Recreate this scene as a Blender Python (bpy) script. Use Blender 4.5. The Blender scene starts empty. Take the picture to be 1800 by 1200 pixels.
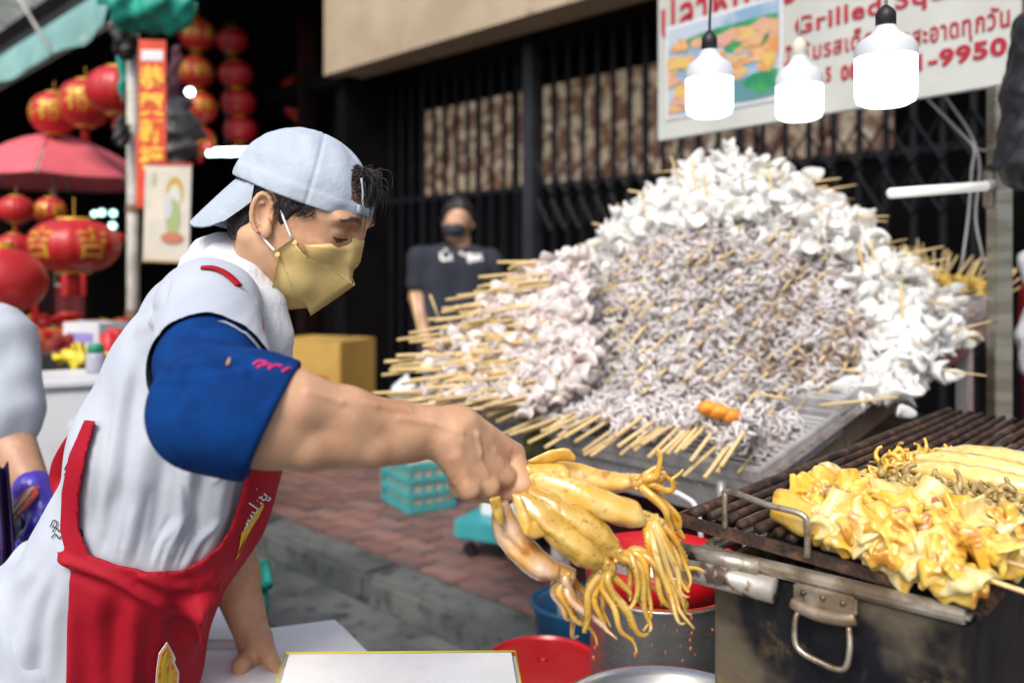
import bpy, bmesh, math, random
import numpy as np
from mathutils import Vector, Matrix

SC = bpy.context.scene
COL = SC.collection
rnd = random.Random(11)
R = math.radians

# ------------------------------------------------------------------ camera, sky, sun, exposure
CAM_Z = 1.40
FPX = 1500.0                                    # focal length in pixels of an 1800 px wide frame
cam_d = bpy.data.cameras.new('camera')
cam_d.sensor_width = 36.0
cam_d.lens = 36.0 * FPX / 1800.0
cam_d.shift_y = -120.0 / 1800.0
cam_d.clip_start = 0.02
cam_d.clip_end = 500.0
cam_d.dof.use_dof = True
cam_d.dof.focus_distance = 1.16
cam_d.dof.aperture_fstop = 2.6
cam_o = bpy.data.objects.new('camera', cam_d)
COL.objects.link(cam_o)
cam_o.location = (0, 0, CAM_Z)
cam_o.rotation_euler = (R(90), 0, 0)
SC.camera = cam_o

world = bpy.data.worlds.new('World')
SC.world = world
world.use_nodes = True
wn = world.node_tree
sky = wn.nodes.new('ShaderNodeTexSky')
sky.sky_type = 'NISHITA'
sky.sun_disc = False
SUN_EL, SUN_AZ = 46.0, 200.0                    # azimuth clockwise from +Y, the way the sun stands
sky.sun_elevation = R(SUN_EL)
sky.sun_rotation = R(SUN_AZ)
sky.air_density = 1.0
sky.dust_density = 3.0
sky.ozone_density = 1.0
bg = wn.nodes['Background']
wn.links.new(sky.outputs[0], bg.inputs[0])
bg.inputs[1].default_value = 0.15

sun_d = bpy.data.lights.new('sun', 'SUN')
sun_d.energy = 2.0
sun_d.angle = R(24)
sun_d.color = (1.0, 0.95, 0.88)
sun_o = bpy.data.objects.new('sun', sun_d)
COL.objects.link(sun_o)
_az, _el = R(SUN_AZ), R(SUN_EL)
_to = Vector((math.sin(_az) * math.cos(_el), math.cos(_az) * math.cos(_el), math.sin(_el)))
sun_o.rotation_euler = _to.to_track_quat('Z', 'Y').to_euler()
sun_o.location = _to * 30

SC.view_settings.view_transform = 'Standard'
SC.view_settings.look = 'None'
SC.view_settings.exposure = 0.40
SC.view_settings.gamma = 1.0
SC.view_settings.use_curve_mapping = False
SC.cycles.use_denoising = True
SC.cycles.max_bounces = 6
SC.cycles.transparent_max_bounces = 8
SC.cycles.sample_clamp_indirect = 6.0


def P(px, py, D):
    """Point of the place that stands D metres ahead of the camera, under a pixel of the 1800x1200 photograph."""
    return Vector(((px - 900.0) / FPX * D, D, CAM_Z - (py - 480.0) / FPX * D))


C45 = math.sqrt(0.5)


def S(a, b, z):
    """Street frame: a runs along the shopfronts to the right, b goes from the road into the shops."""
    return Vector((C45 * (a + b), C45 * (b - a), z))


# ------------------------------------------------------------------ materials
def _n(nt, kind, **kw):
    n = nt.nodes.new(kind)
    for k, v in kw.items():
        setattr(n, k, v)
    return n


MATS = {}


def mat(name, col, rough=0.6, metal=0.0, col2=None, scale=8.0, lo=0.4, hi=0.6, detail=4.0, stretch=None,
        col3=None, scale3=30.0, lo3=0.55, hi3=0.7, bump=None, bump2=None, sss=0.0, sssr=(0.01, 0.004, 0.002),
        coat=0.0, spec=0.5, emit=None, rvar=None, objvar=0.0, trans=0.0, alpha=None, sheen=0.0, wave=None, glow=0.0):
    if name in MATS:
        return MATS[name]
    m = bpy.data.materials.new(name)
    m.use_nodes = True
    nt = m.node_tree
    b = nt.nodes['Principled BSDF']
    L = nt.links.new
    b.inputs['Roughness'].default_value = rough
    b.inputs['Metallic'].default_value = metal
    b.inputs['Specular IOR Level'].default_value = spec
    b.inputs['Coat Weight'].default_value = coat
    b.inputs['Coat Roughness'].default_value = 0.15
    b.inputs['Transmission Weight'].default_value = trans
    b.inputs['Sheen Weight'].default_value = sheen
    if sss:
        b.inputs['Subsurface Weight'].default_value = sss
        b.inputs['Subsurface Radius'].default_value = (sssr[0] * 100, sssr[1] * 100, sssr[2] * 100)
        b.inputs['Subsurface Scale'].default_value = 0.01
    if emit:
        b.inputs['Emission Color'].default_value = (*emit[0], 1)
        b.inputs['Emission Strength'].default_value = emit[1]
    if alpha is not None:
        b.inputs['Alpha'].default_value = alpha
    tc = _n(nt, 'ShaderNodeTexCoord')
    vec = tc.outputs['Object']
    if stretch:
        mp = _n(nt, 'ShaderNodeMapping')
        mp.inputs['Scale'].default_value = stretch
        L(vec, mp.inputs['Vector'])
        vecs = mp.outputs[0]
    else:
        vecs = vec

    def noise(sc, det=4.0, v=None, rough_=0.55):
        n = _n(nt, 'ShaderNodeTexNoise')
        n.inputs['Scale'].default_value = sc
        n.inputs['Detail'].default_value = det
        n.inputs['Roughness'].default_value = rough_
        L(v or vecs, n.inputs['Vector'])
        return n.outputs[0]

    def ramp(src, l, h):
        r = _n(nt, 'ShaderNodeMapRange')
        r.interpolation_type = 'SMOOTHSTEP'
        r.inputs['From Min'].default_value = l
        r.inputs['From Max'].default_value = h
        L(src, r.inputs['Value'])
        return r.outputs[0]

    def mix(a, c, f):
        x = _n(nt, 'ShaderNodeMix', data_type='RGBA')
        L(f, x.inputs[0])
        for s, i in ((a, 6), (c, 7)):
            if isinstance(s, tuple):
                x.inputs[i].default_value = (*s, 1)
            else:
                L(s, x.inputs[i])
        return x.outputs[2]

    cur = tuple(col)
    if col2:
        cur = mix(cur, tuple(col2), ramp(noise(scale, detail), lo, hi))
    if col3:
        cur = mix(cur, tuple(col3), ramp(noise(scale3, 5.0), lo3, hi3))
    if objvar:
        oi = _n(nt, 'ShaderNodeObjectInfo')
        hs = _n(nt, 'ShaderNodeHueSaturation')
        mr = _n(nt, 'ShaderNodeMapRange')
        mr.inputs['To Min'].default_value = 1 - objvar
        mr.inputs['To Max'].default_value = 1 + objvar * 0.5
        L(oi.outputs['Random'], mr.inputs['Value'])
        L(mr.outputs[0], hs.inputs['Value'])
        if isinstance(cur, tuple):
            hs.inputs['Color'].default_value = (*cur, 1)
        else:
            L(cur, hs.inputs['Color'])
        cur = hs.outputs[0]
    if isinstance(cur, tuple):
        b.inputs['Base Color'].default_value = (*cur, 1)
    else:
        L(cur, b.inputs['Base Color'])
    if glow:                                         # emission in the material's own colours, added to brighten it
        if isinstance(cur, tuple):
            b.inputs['Emission Color'].default_value = (*cur, 1)
        else:
            L(cur, b.inputs['Emission Color'])
        b.inputs['Emission Strength'].default_value = glow
    if rvar:
        mr = _n(nt, 'ShaderNodeMapRange')
        mr.inputs['From Min'].default_value = 0.35
        mr.inputs['From Max'].default_value = 0.65
        mr.inputs['To Min'].default_value = rvar[1]
        mr.inputs['To Max'].default_value = rvar[2]
        L(noise(rvar[0], 4.0), mr.inputs['Value'])
        L(mr.outputs[0], b.inputs['Roughness'])
    nrm = None
    for bb in (bump, bump2):
        if bb:
            bp = _n(nt, 'ShaderNodeBump')
            bp.inputs['Strength'].default_value = bb[1]
            bp.inputs['Distance'].default_value = bb[2]
            L(noise(bb[0], 3.0, vec if bb is bump2 else None), bp.inputs['Height'])
            if nrm:
                L(nrm, bp.inputs['Normal'])
            nrm = bp.outputs[0]
    if wave:                                         # fine knitted or brushed lines: (direction, scale, strength, distance)
        w = _n(nt, 'ShaderNodeTexWave', bands_direction=wave[0])
        w.inputs['Scale'].default_value = wave[1]
        w.inputs['Distortion'].default_value = 0.6
        w.inputs['Detail'].default_value = 1.0
        L(vec, w.inputs['Vector'])
        bp = _n(nt, 'ShaderNodeBump')
        bp.inputs['Strength'].default_value = wave[2]
        bp.inputs['Distance'].default_value = wave[3]
        L(w.outputs[1], bp.inputs['Height'])
        if nrm:
            L(nrm, bp.inputs['Normal'])
        nrm = bp.outputs[0]
    if nrm:
        L(nrm, b.inputs['Normal'])
    MATS[name] = m
    return m


# ------------------------------------------------------------------ objects
def tag(o, label=None, cat=None, group=None, kind=None):
    if label:
        o['label'] = label
    if cat:
        o['category'] = cat
    if group:
        o['group'] = group
    if kind:
        o['kind'] = kind
    return o


def thing(name, label, cat, loc=(0, 0, 0), group=None, kind=None):
    o = bpy.data.objects.new(name, None)
    COL.objects.link(o)
    o.location = loc
    o.empty_display_size = 0.1
    return tag(o, label, cat, group, kind)


def structure(name, loc=(0, 0, 0)):
    o = bpy.data.objects.new(name, None)
    COL.objects.link(o)
    o.location = loc
    o['kind'] = 'structure'
    return o


def wloc(o):
    v = Vector((0, 0, 0))
    while o is not None:
        v = v + o.location
        o = o.parent
    return v


def link_mesh(name, me, m, parent=None, loc=None):
    o = bpy.data.objects.new(name, me)
    COL.objects.link(o)
    if m is not None and not me.materials:
        me.materials.append(m)
    if parent is not None:
        o.parent = parent
    if loc is not None:
        o.location = loc
    return o


def np_mesh(name, V, Fq, smooth=True):
    """Mesh from arrays: V (n,3), Fq (m,4) or (m,3)."""
    me = bpy.data.meshes.new(name)
    V = np.asarray(V, dtype=np.float32)
    Fq = np.asarray(Fq, dtype=np.int32)
    k = Fq.shape[1]
    me.vertices.add(len(V))
    me.vertices.foreach_set('co', V.ravel())
    me.loops.add(Fq.size)
    me.loops.foreach_set('vertex_index', Fq.ravel())
    me.polygons.add(len(Fq))
    me.polygons.foreach_set('loop_start', np.arange(0, Fq.size, k, dtype=np.int32))
    me.polygons.foreach_set('loop_total', np.full(len(Fq), k, dtype=np.int32))
    me.polygons.foreach_set('use_smooth', np.full(len(Fq), smooth, dtype=bool))
    me.update(calc_edges=True)
    me.validate()
    return me


def catmull(pts, n):
    pts = [np.asarray(p, float) for p in pts]
    if len(pts) == 2:
        return [pts[0] + (pts[1] - pts[0]) * i / n for i in range(n + 1)]
    out = []
    ext = [2 * pts[0] - pts[1]] + pts + [2 * pts[-1] - pts[-2]]
    for i in range(1, len(ext) - 2):
        p0, p1, p2, p3 = ext[i - 1:i + 3]
        for j in range(n):
            t = j / n
            out.append(0.5 * (2 * p1 + (p2 - p0) * t + (2 * p0 - 5 * p1 + 4 * p2 - p3) * t * t + (3 * p1 - p0 - 3 * p2 + p3) * t ** 3))
    out.append(pts[-1])
    return out


class MB:
    """Collects shapes; build() links them as one mesh object."""

    def __init__(self):
        self.v, self.f, self.mi, self.cur = [], [], [], 0

    def add(self, vs, fs, M=None):
        k = len(self.v)
        for p in vs:
            p = Vector(p)
            self.v.append(M @ p if M is not None else p)
        for f in fs:
            self.f.append(tuple(i + k for i in f))
            self.mi.append(self.cur)

    def box(self, c, s, M=None, bev=0.0):
        bm = bmesh.new()
        bmesh.ops.create_cube(bm, size=1.0)
        for v in bm.verts:
            v.co = Vector((v.co.x * s[0], v.co.y * s[1], v.co.z * s[2]))
        if bev > 0:
            bmesh.ops.bevel(bm, geom=bm.edges[:], offset=bev, segments=2, affect='EDGES')
        for v in bm.verts:
            v.co += Vector(c)
        bm.verts.index_update()
        self.add([v.co.copy() for v in bm.verts], [[v.index for v in f.verts] for f in bm.faces], M)
        bm.free()
        return self

    def tube(self, pts, rad, n=8, M=None, sub=0, squash=None, up=None, cap=True):
        """Swept tube; rad is a number or a list (one per point); squash = (across, along up) factors."""
        P_ = [np.asarray(p, float) for p in pts]
        r_ = [rad] * len(P_) if isinstance(rad, (int, float)) else list(rad)
        if sub:
            m0 = len(P_)
            P_ = catmull(P_, sub)
            r_ = [r_[min(int(i / sub), m0 - 1)] * (1 - (i % sub) / sub) + r_[min(int(i / sub) + 1, m0 - 1)] * (i % sub) / sub for i in range(len(P_))]
        Tn = []
        for i in range(len(P_)):
            a, b = P_[max(i - 1, 0)], P_[min(i + 1, len(P_) - 1)]
            d = b - a
            Tn.append(d / (np.linalg.norm(d) + 1e-12))
        u = np.array(up, float) if up is not None else (np.array([0, 0, 1.0]) if abs(Tn[0][2]) < 0.9 else np.array([1.0, 0, 0]))
        vs, fs = [], []
        sx, sy = squash or (1, 1)
        for i, (p, t) in enumerate(zip(P_, Tn)):
            u = u - t * np.dot(u, t)
            u /= (np.linalg.norm(u) + 1e-12)
            w = np.cross(t, u)
            for j in range(n):
                a = 2 * math.pi * j / n
                vs.append(p + (w * math.cos(a) * sx + u * math.sin(a) * sy) * r_[i])
        m = len(P_)
        for i in range(m - 1):
            for j in range(n):
                k = (j + 1) % n
                fs.append((i * n + j, i * n + k, (i + 1) * n + k, (i + 1) * n + j))
        if cap:
            fs.append(tuple(range(n - 1, -1, -1)))
            fs.append(tuple((m - 1) * n + j for j in range(n)))
        self.add(vs, fs, M)
        return self

    def lathe(self, prof, n=32, M=None, closed=False):
        """prof: list of (r, z)."""
        vs, fs = [], []
        m = len(prof)
        for (r, z) in prof:
            for j in range(n):
                a = 2 * math.pi * j / n
                vs.append((r * math.cos(a), r * math.sin(a), z))
        for i in range(m - 1):
            for j in range(n):
                k = (j + 1) % n
                fs.append((i * n + j, i * n + k, (i + 1) * n + k, (i + 1) * n + j))
        if closed:
            fs.append(tuple(range(n - 1, -1, -1)))
            fs.append(tuple((m - 1) * n + j for j in range(n)))
        self.add(vs, fs, M)
        return self

    def prism(self, poly, h, M=None):
        """2D polygon (x, y) extruded along z by h."""
        n = len(poly)
        vs = [(x, y, 0) for x, y in poly] + [(x, y, h) for x, y in poly]
        fs = [tuple(range(n - 1, -1, -1)), tuple(range(n, 2 * n))]
        for i in range(n):
            j = (i + 1) % n
            fs.append((i, j, n + j, n + i))
        self.add(vs, fs, M)
        return self

    def ball(self, c, r, sub=2, M=None, fn=None):
        bm = bmesh.new()
        bmesh.ops.create_icosphere(bm, subdivisions=sub, radius=1.0)
        rr = (r, r, r) if isinstance(r, (int, float)) else r
        for v in bm.verts:
            q = Vector((v.co.x * rr[0], v.co.y * rr[1], v.co.z * rr[2]))
            if fn:
                q = fn(q)
            v.co = q + Vector(c)
        bm.verts.index_update()
        self.add([v.co.copy() for v in bm.verts], [[v.index for v in f.verts] for f in bm.faces], M)
        bm.free()
        return self

    def mesh(self, name, off=Vector((0, 0, 0)), smooth=False):
        me = bpy.data.meshes.new(name)
        me.from_pydata([p - off for p in self.v], [], self.f)
        if smooth:
            me.polygons.foreach_set('use_smooth', [True] * len(me.polygons))
        if any(self.mi):
            me.polygons.foreach_set('material_index', self.mi)
        me.update()
        return me

    def build(self, name, m, parent=None, smooth=False, world=True, mats=None):
        """world=True: the collected points are world points; they are stored relative to the parent."""
        off = wloc(parent) if (world and parent is not None) else Vector((0, 0, 0))
        me = self.mesh(name, off, smooth)
        if mats:
            for q in mats:
                me.materials.append(q)
        o = link_mesh(name, me, m, parent)
        return o


def smooth_by_angle(o, ang=40):
    me = o.data
    bm = bmesh.new()
    bm.from_mesh(me)
    for f in bm.faces:
        f.smooth = True
    for e in bm.edges:
        if len(e.link_faces) == 2 and e.calc_face_angle(0) > R(ang):
            e.smooth = False
    bm.to_mesh(me)
    bm.free()
    return o


def frame(origin, x, y, z=None):
    """4x4 matrix with the given axes."""
    x, y = Vector(x).normalized(), Vector(y)
    z = Vector(z).normalized() if z is not None else x.cross(y).normalized()
    y = z.cross(x).normalized()
    M = Matrix(((x.x, y.x, z.x, origin[0]), (x.y, y.y, z.y, origin[1]), (x.z, y.z, z.z, origin[2]), (0, 0, 0, 1)))
    return M


def copy_tree(o, parent=None):
    c = o.copy()
    COL.objects.link(c)
    c.parent = parent
    for ch in list(o.children):
        copy_tree(ch, c)
    return c


def text_mesh(body, size, M, name, m, parent, bold=0.0, shear=0.0, depth=0.001, align='LEFT', sx=1.0):
    """Lettering as a thin mesh that lies in the XY plane of M."""
    cu = bpy.data.curves.new(name, 'FONT')
    cu.body = body
    cu.size = size
    cu.offset = bold
    cu.shear = shear
    cu.extrude = depth
    cu.align_x = align
    cu.resolution_u = 3
    cu.space_character = 1.12
    t = bpy.data.objects.new(name, cu)
    COL.objects.link(t)
    dg = bpy.context.evaluated_depsgraph_get()
    me = bpy.data.meshes.new_from_object(t.evaluated_get(dg))
    bpy.data.objects.remove(t)
    off = wloc(parent) if parent is not None else Vector((0, 0, 0))
    me.transform(Matrix.Translation(-off) @ M @ Matrix.Diagonal((sx, 1, 1, 1)))
    me.materials.clear()
    return link_mesh(name, me, m, parent)


# ------------------------------------------------------------------ smooth solids: distance fields meshed with surface nets
def smin(a, b, k):
    if k <= 0:
        return np.minimum(a, b)
    h = np.clip(0.5 + 0.5 * (b - a) / k, 0, 1)
    return b * (1 - h) + a * h - k * h * (1 - h)


def smax(a, b, k):
    return -smin(-a, -b, k)


class Field:
    def __init__(self, lo, hi, h, trunc=0.05):
        self.lo = np.array(lo, float)
        self.h = h
        self.n = np.ceil((np.array(hi, float) - self.lo) / h).astype(int) + 1
        self.t = trunc
        self.d = np.full(self.n, trunc, dtype=np.float32)

    def _sl(self, blo, bhi):
        i0 = np.clip(np.floor((np.asarray(blo, float) - self.t - self.lo) / self.h).astype(int), 0, self.n)
        i1 = np.clip(np.ceil((np.asarray(bhi, float) + self.t - self.lo) / self.h).astype(int) + 1, 0, self.n)
        sl = tuple(slice(a, b) for a, b in zip(i0, i1))
        g = np.meshgrid(*[(self.lo[i] + self.h * np.arange(i0[i], i1[i])).astype(np.float32) for i in range(3)], indexing='ij', sparse=True)
        return sl, g

    def all(self):
        return self._sl(self.lo, self.lo + self.h * self.n)[1]

    def put(self, fn, blo, bhi, k=0.01):
        sl, g = self._sl(blo, bhi)
        if 0 in self.d[sl].shape:
            return self
        self.d[sl] = smin(self.d[sl], np.minimum(fn(*g), self.t), k)
        return self

    def cut(self, fn, blo, bhi, k=0.005):
        sl, g = self._sl(blo, bhi)
        if 0 in self.d[sl].shape:
            return self
        self.d[sl] = smax(self.d[sl], -fn(*g), k)
        return self

    def cone(self, a, b, ra, rb, k=0.01):
        a, b = np.array(a, float), np.array(b, float)
        r = max(ra, rb)
        return self.put(lambda x, y, z: f_cone(x, y, z, a, b, ra, rb), np.minimum(a, b) - r, np.maximum(a, b) + r, k)

    def chain(self, pts, rads, k=0.01):
        for i in range(len(pts) - 1):
            self.cone(pts[i], pts[i + 1], rads[i], rads[i + 1], k)
        return self

    def ell(self, c, r, k=0.01, rot=None):
        m = max(r)
        c = np.array(c, float)
        return self.put(lambda x, y, z: f_ell(x, y, z, c, r, rot), c - m, c + m, k)

    def sample(self, p):
        q = (np.asarray(p, float) - self.lo) / self.h
        q = np.clip(q, 0, self.n - 1.001)
        i = np.floor(q).astype(int)
        f = q - i
        i = tuple(i.T) if q.ndim > 1 else tuple(i)
        out = 0
        for dx in (0, 1):
            for dy in (0, 1):
                for dz in (0, 1):
                    w = ((f[..., 0] if dx else 1 - f[..., 0]) * (f[..., 1] if dy else 1 - f[..., 1]) * (f[..., 2] if dz else 1 - f[..., 2]))
                    out = out + w * self.d[i[0] + dx, i[1] + dy, i[2] + dz]
        return out

    def hit(self, p, d, maxd=0.3):
        """First surface point from p along d."""
        p, d = np.asarray(p, float), np.asarray(d, float)
        d = d / np.linalg.norm(d)
        t = 0.0
        while t < maxd:
            v = float(self.sample(p + d * t))
            if v < 0.0003:
                break
            t += max(v * 0.7, 0.0004)
        return p + d * t

    def verts(self):
        d = self.d
        s = d < 0
        nx, ny, nz = d.shape
        cnt = np.zeros((nx - 1, ny - 1, nz - 1), np.int8)
        for a in (0, 1):
            for b in (0, 1):
                for c in (0, 1):
                    cnt += s[a:nx - 1 + a, b:ny - 1 + b, c:nz - 1 + c]
        act = (cnt > 0) & (cnt < 8)
        I = np.argwhere(act)
        idx = np.full(act.shape, -1, np.int32)
        idx[act] = np.arange(len(I))
        cor = [(a, b, c) for a in (0, 1) for b in (0, 1) for c in (0, 1)]
        vals = np.stack([d[I[:, 0] + a, I[:, 1] + b, I[:, 2] + c] for a, b, c in cor], 1)
        acc = np.zeros((len(I), 3))
        w = np.zeros(len(I))
        for i, ci in enumerate(cor):
            for j, cj in enumerate(cor):
                if j > i and sum(abs(p - q) for p, q in zip(ci, cj)) == 1:
                    va, vb = vals[:, i], vals[:, j]
                    m = (va < 0) != (vb < 0)
                    t = np.where(m, va / np.where(m, va - vb, 1), 0)
                    pt = np.array(ci)[None] + t[:, None] * (np.array(cj) - np.array(ci))[None]
                    acc += pt * m[:, None]
                    w += m
        V = self.lo + (I + acc / w[:, None]) * self.h
        Q = []
        for ax in range(3):
            o = [q for q in range(3) if q != ax]
            sa = [slice(None)] * 3
            sb = [slice(None)] * 3
            sa[ax] = slice(0, -1)
            sb[ax] = slice(1, None)
            A, B = s[tuple(sa)], s[tuple(sb)]
            E = np.argwhere(A != B)
            ok = (E[:, o[0]] > 0) & (E[:, o[1]] > 0) & (E[:, o[0]] < d.shape[o[0]] - 1) & (E[:, o[1]] < d.shape[o[1]] - 1)
            E = E[ok]
            inside = A[tuple(E.T)]

            def cell(d0, d1):
                c = E.copy()
                c[:, o[0]] -= d0
                c[:, o[1]] -= d1
                return idx[tuple(c.T)]
            q = np.stack([cell(1, 1), cell(0, 1), cell(0, 0), cell(1, 0)], 1)
            flip = inside if ax != 1 else ~inside
            q[~flip] = q[~flip][:, ::-1]
            Q.append(q)
        Q = np.concatenate(Q)
        Q = Q[(Q >= 0).all(1)]
        return V, Q

    def mesh(self, name, off=(0, 0, 0)):
        V, Q = self.verts()
        return np_mesh(name, V - np.array(off), Q)

    def build(self, name, m, parent=None):
        off = wloc(parent) if parent is not None else Vector((0, 0, 0))
        return link_mesh(name, self.mesh(name, np.array(off)), m, parent)


def relax(V, Q, it=4, lam=0.5, mu=-0.52):
    """Taubin smoothing of a quad mesh."""
    e = np.concatenate([Q[:, [0, 1]], Q[:, [1, 2]], Q[:, [2, 3]], Q[:, [3, 0]]])
    e = np.concatenate([e, e[:, ::-1]])
    n = np.bincount(e[:, 0], minlength=len(V)).astype(float)[:, None] + 1e-9
    for i in range(it * 2):
        a = np.stack([np.bincount(e[:, 0], weights=V[e[:, 1], k], minlength=len(V)) for k in range(3)], 1) / n
        V = V + (a - V) * (lam if i % 2 == 0 else mu)
    return V


def f_cone(x, y, z, a, b, ra, rb):
    ba = b - a
    l2 = max(float(ba @ ba), 1e-9)
    t = np.clip(((x - a[0]) * ba[0] + (y - a[1]) * ba[1] + (z - a[2]) * ba[2]) / l2, 0, 1)
    return np.sqrt((x - a[0] - t * ba[0]) ** 2 + (y - a[1] - t * ba[1]) ** 2 + (z - a[2] - t * ba[2]) ** 2) - (ra + t * (rb - ra))


def f_ell(x, y, z, c, r, rot=None):
    x, y, z = x - c[0], y - c[1], z - c[2]
    if rot is not None:                                   # rot: 3x3, columns are the axes
        m = np.array(rot)
        x, y, z = (x * m[0][0] + y * m[1][0] + z * m[2][0], x * m[0][1] + y * m[1][1] + z * m[2][1], x * m[0][2] + y * m[1][2] + z * m[2][2])
    k0 = np.sqrt((x / r[0]) ** 2 + (y / r[1]) ** 2 + (z / r[2]) ** 2)
    k1 = np.sqrt((x / r[0] ** 2) ** 2 + (y / r[1] ** 2) ** 2 + (z / r[2] ** 2) ** 2) + 1e-6
    return k0 * (k0 - 1) / k1


def f_poly(u, v, poly):
    """Signed distance to a 2D polygon, negative inside."""
    d = None
    s = None
    n = len(poly)
    for i in range(n):
        ax, ay = poly[i]
        bx, by = poly[(i + 1) % n]
        ex, ey = bx - ax, by - ay
        wx, wy = u - ax, v - ay
        t = np.clip((wx * ex + wy * ey) / (ex * ex + ey * ey + 1e-12), 0, 1)
        q = (wx - ex * t) ** 2 + (wy - ey * t) ** 2
        d = q if d is None else np.minimum(d, q)
        c = ((ay > v) != (by > v)) & (u < ex * (v - ay) / (ey if abs(ey) > 1e-12 else 1e-12) + ax)
        s = c if s is None else s ^ c
    return np.where(s, -1, 1) * np.sqrt(d)


def lumps(x, y, z, seed=0, n=7, f0=8.0, f1=30.0):
    """Cheap smooth noise, about -1..1, from a few rotated sine products."""
    rr = random.Random(seed)
    out = 0
    for i in range(n):
        f = f0 * (f1 / f0) ** (i / max(n - 1, 1))
        a = [rr.uniform(-1, 1) for _ in range(3)]
        b = [rr.uniform(-1, 1) for _ in range(3)]
        p, q = rr.uniform(0, 6.28), rr.uniform(0, 6.28)
        out = out + np.sin((x * a[0] + y * a[1] + z * a[2]) * f * 1.8 + p) * np.sin((x * b[0] + y * b[1] + z * b[2]) * f * 1.8 + q)
    return out / math.sqrt(n) * 0.9
# ------------------------------------------------------------------ street, pavement, shopfronts
MS = Matrix.Rotation(R(-45), 4, 'Z')


def sbox(mb, a0, a1, b0, b1, z0, z1, bev=0.0):
    mb.box(((a0 + a1) / 2, (b0 + b1) / 2, (z0 + z1) / 2), (a1 - a0, b1 - b0, z1 - z0), MS, bev)
    return mb


M_ASPH = mat('asphalt', (0.035, 0.036, 0.04), 0.8, col2=(0.055, 0.056, 0.06), scale=3, col3=(0.03, 0.03, 0.033), scale3=40, bump=(160, 0.5, 0.006), rvar=(4, 0.45, 0.9))
M_BED = mat('paving_bed', (0.10, 0.085, 0.08), 0.9, col2=(0.06, 0.055, 0.055), scale=6, bump=(80, 0.5, 0.01))
M_PAVER = mat('red_paver', (0.27, 0.14, 0.115), 0.75, col2=(0.20, 0.125, 0.115), scale=3, lo=0.35, hi=0.65, col3=(0.13, 0.11, 0.11), scale3=14, lo3=0.5, hi3=0.75,
              bump=(60, 0.5, 0.006), objvar=0.28, rvar=(8, 0.5, 0.85))
M_KERB = mat('kerb_concrete', (0.14, 0.15, 0.145), 0.7, col2=(0.085, 0.094, 0.094), scale=4, col3=(0.04, 0.045, 0.043), scale3=12, lo3=0.5, hi3=0.7, bump=(70, 0.5, 0.008))
M_BEIGE = mat('beige_plaster', (0.46, 0.37, 0.26), 0.85, col2=(0.36, 0.285, 0.195), scale=1.6, lo=0.35, hi=0.7, col3=(0.2, 0.17, 0.13), scale3=5, lo3=0.6, hi3=0.8, bump=(40, 0.3, 0.01))
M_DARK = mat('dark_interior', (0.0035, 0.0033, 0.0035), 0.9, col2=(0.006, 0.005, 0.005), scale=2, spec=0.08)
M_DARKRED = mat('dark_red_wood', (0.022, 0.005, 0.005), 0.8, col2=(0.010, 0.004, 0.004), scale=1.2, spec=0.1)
M_STEELBLK = mat('black_painted_steel', (0.006, 0.007, 0.012), 0.5, col2=(0.010, 0.010, 0.013), scale=6, col3=(0.03, 0.016, 0.012), scale3=20, lo3=0.68, hi3=0.78, bump=(60, 0.2, 0.003), spec=0.18)
M_PANE = mat('pane_added_glow', (0.42, 0.34, 0.24), 0.35, col2=(0.13, 0.06, 0.035), scale=8, lo=0.40, hi=0.58, detail=5, col3=(0.60, 0.56, 0.46), scale3=9.0, lo3=0.60, hi3=0.70, glow=0.34)  # mottled pane with an added glow, to brighten it in the deep recess

b = MB()
b.box((0, 0, -0.05), (160, 160, 0.1), MS)
road = b.build('road', M_ASPH)
tag(road, kind='structure')

side = structure('sidewalk')
b = MB()
sbox(b, -30, 12, 2.32, 12, 0.0, 0.105)
b.build('paving_bed', M_BED, side)
# pavers in view, laid as single stones
pv_meshes = []
for k in range(4):
    b = MB()
    b.box((0, 0, 0), (0.243, 0.117, 0.05), None, 0.006)
    me = b.mesh('paver')
    for v in me.vertices:
        v.co += Vector((rnd.uniform(-.002, .002), rnd.uniform(-.002, .002), rnd.uniform(-.002, .002)))
    me.materials.append(M_PAVER)
    pv_meshes.append(me)
for i in range(15):
    for j in range(20):
        a = -5.05 + i * 0.25 + (0.125 if j % 2 else 0)
        bb = 2.34 + 0.0625 + j * 0.125
        o = link_mesh('paver', pv_meshes[(i * 7 + j * 3) % 4], None, side, S(a, bb, 0.092 + rnd.uniform(-0.003, 0.003)))
        o.rotation_euler = (rnd.uniform(-0.012, 0.012), rnd.uniform(-0.012, 0.012), R(-45 + (180 if (i + j) % 2 else 0)) + rnd.uniform(-0.012, 0.012))
kerb = structure('kerb')
for i in range(16):
    b = MB()
    b.box((0, 0, 0), (0.985, 0.20, 0.20), None, 0.022)
    o = b.build('kerb_stone', M_KERB, kerb, False)
    o.location = S(-9.5 + i * 1.0, 2.215, 0.028 + rnd.uniform(-0.004, 0.004))
    o.rotation_euler = (0, 0, R(-45) + rnd.uniform(-0.006, 0.006))
b = MB()
sbox(b, -9, 5, 1.72, 2.10, 0.002, 0.012)
gut = b.build('gutter', M_KERB)
tag(gut, kind='structure')

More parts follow.
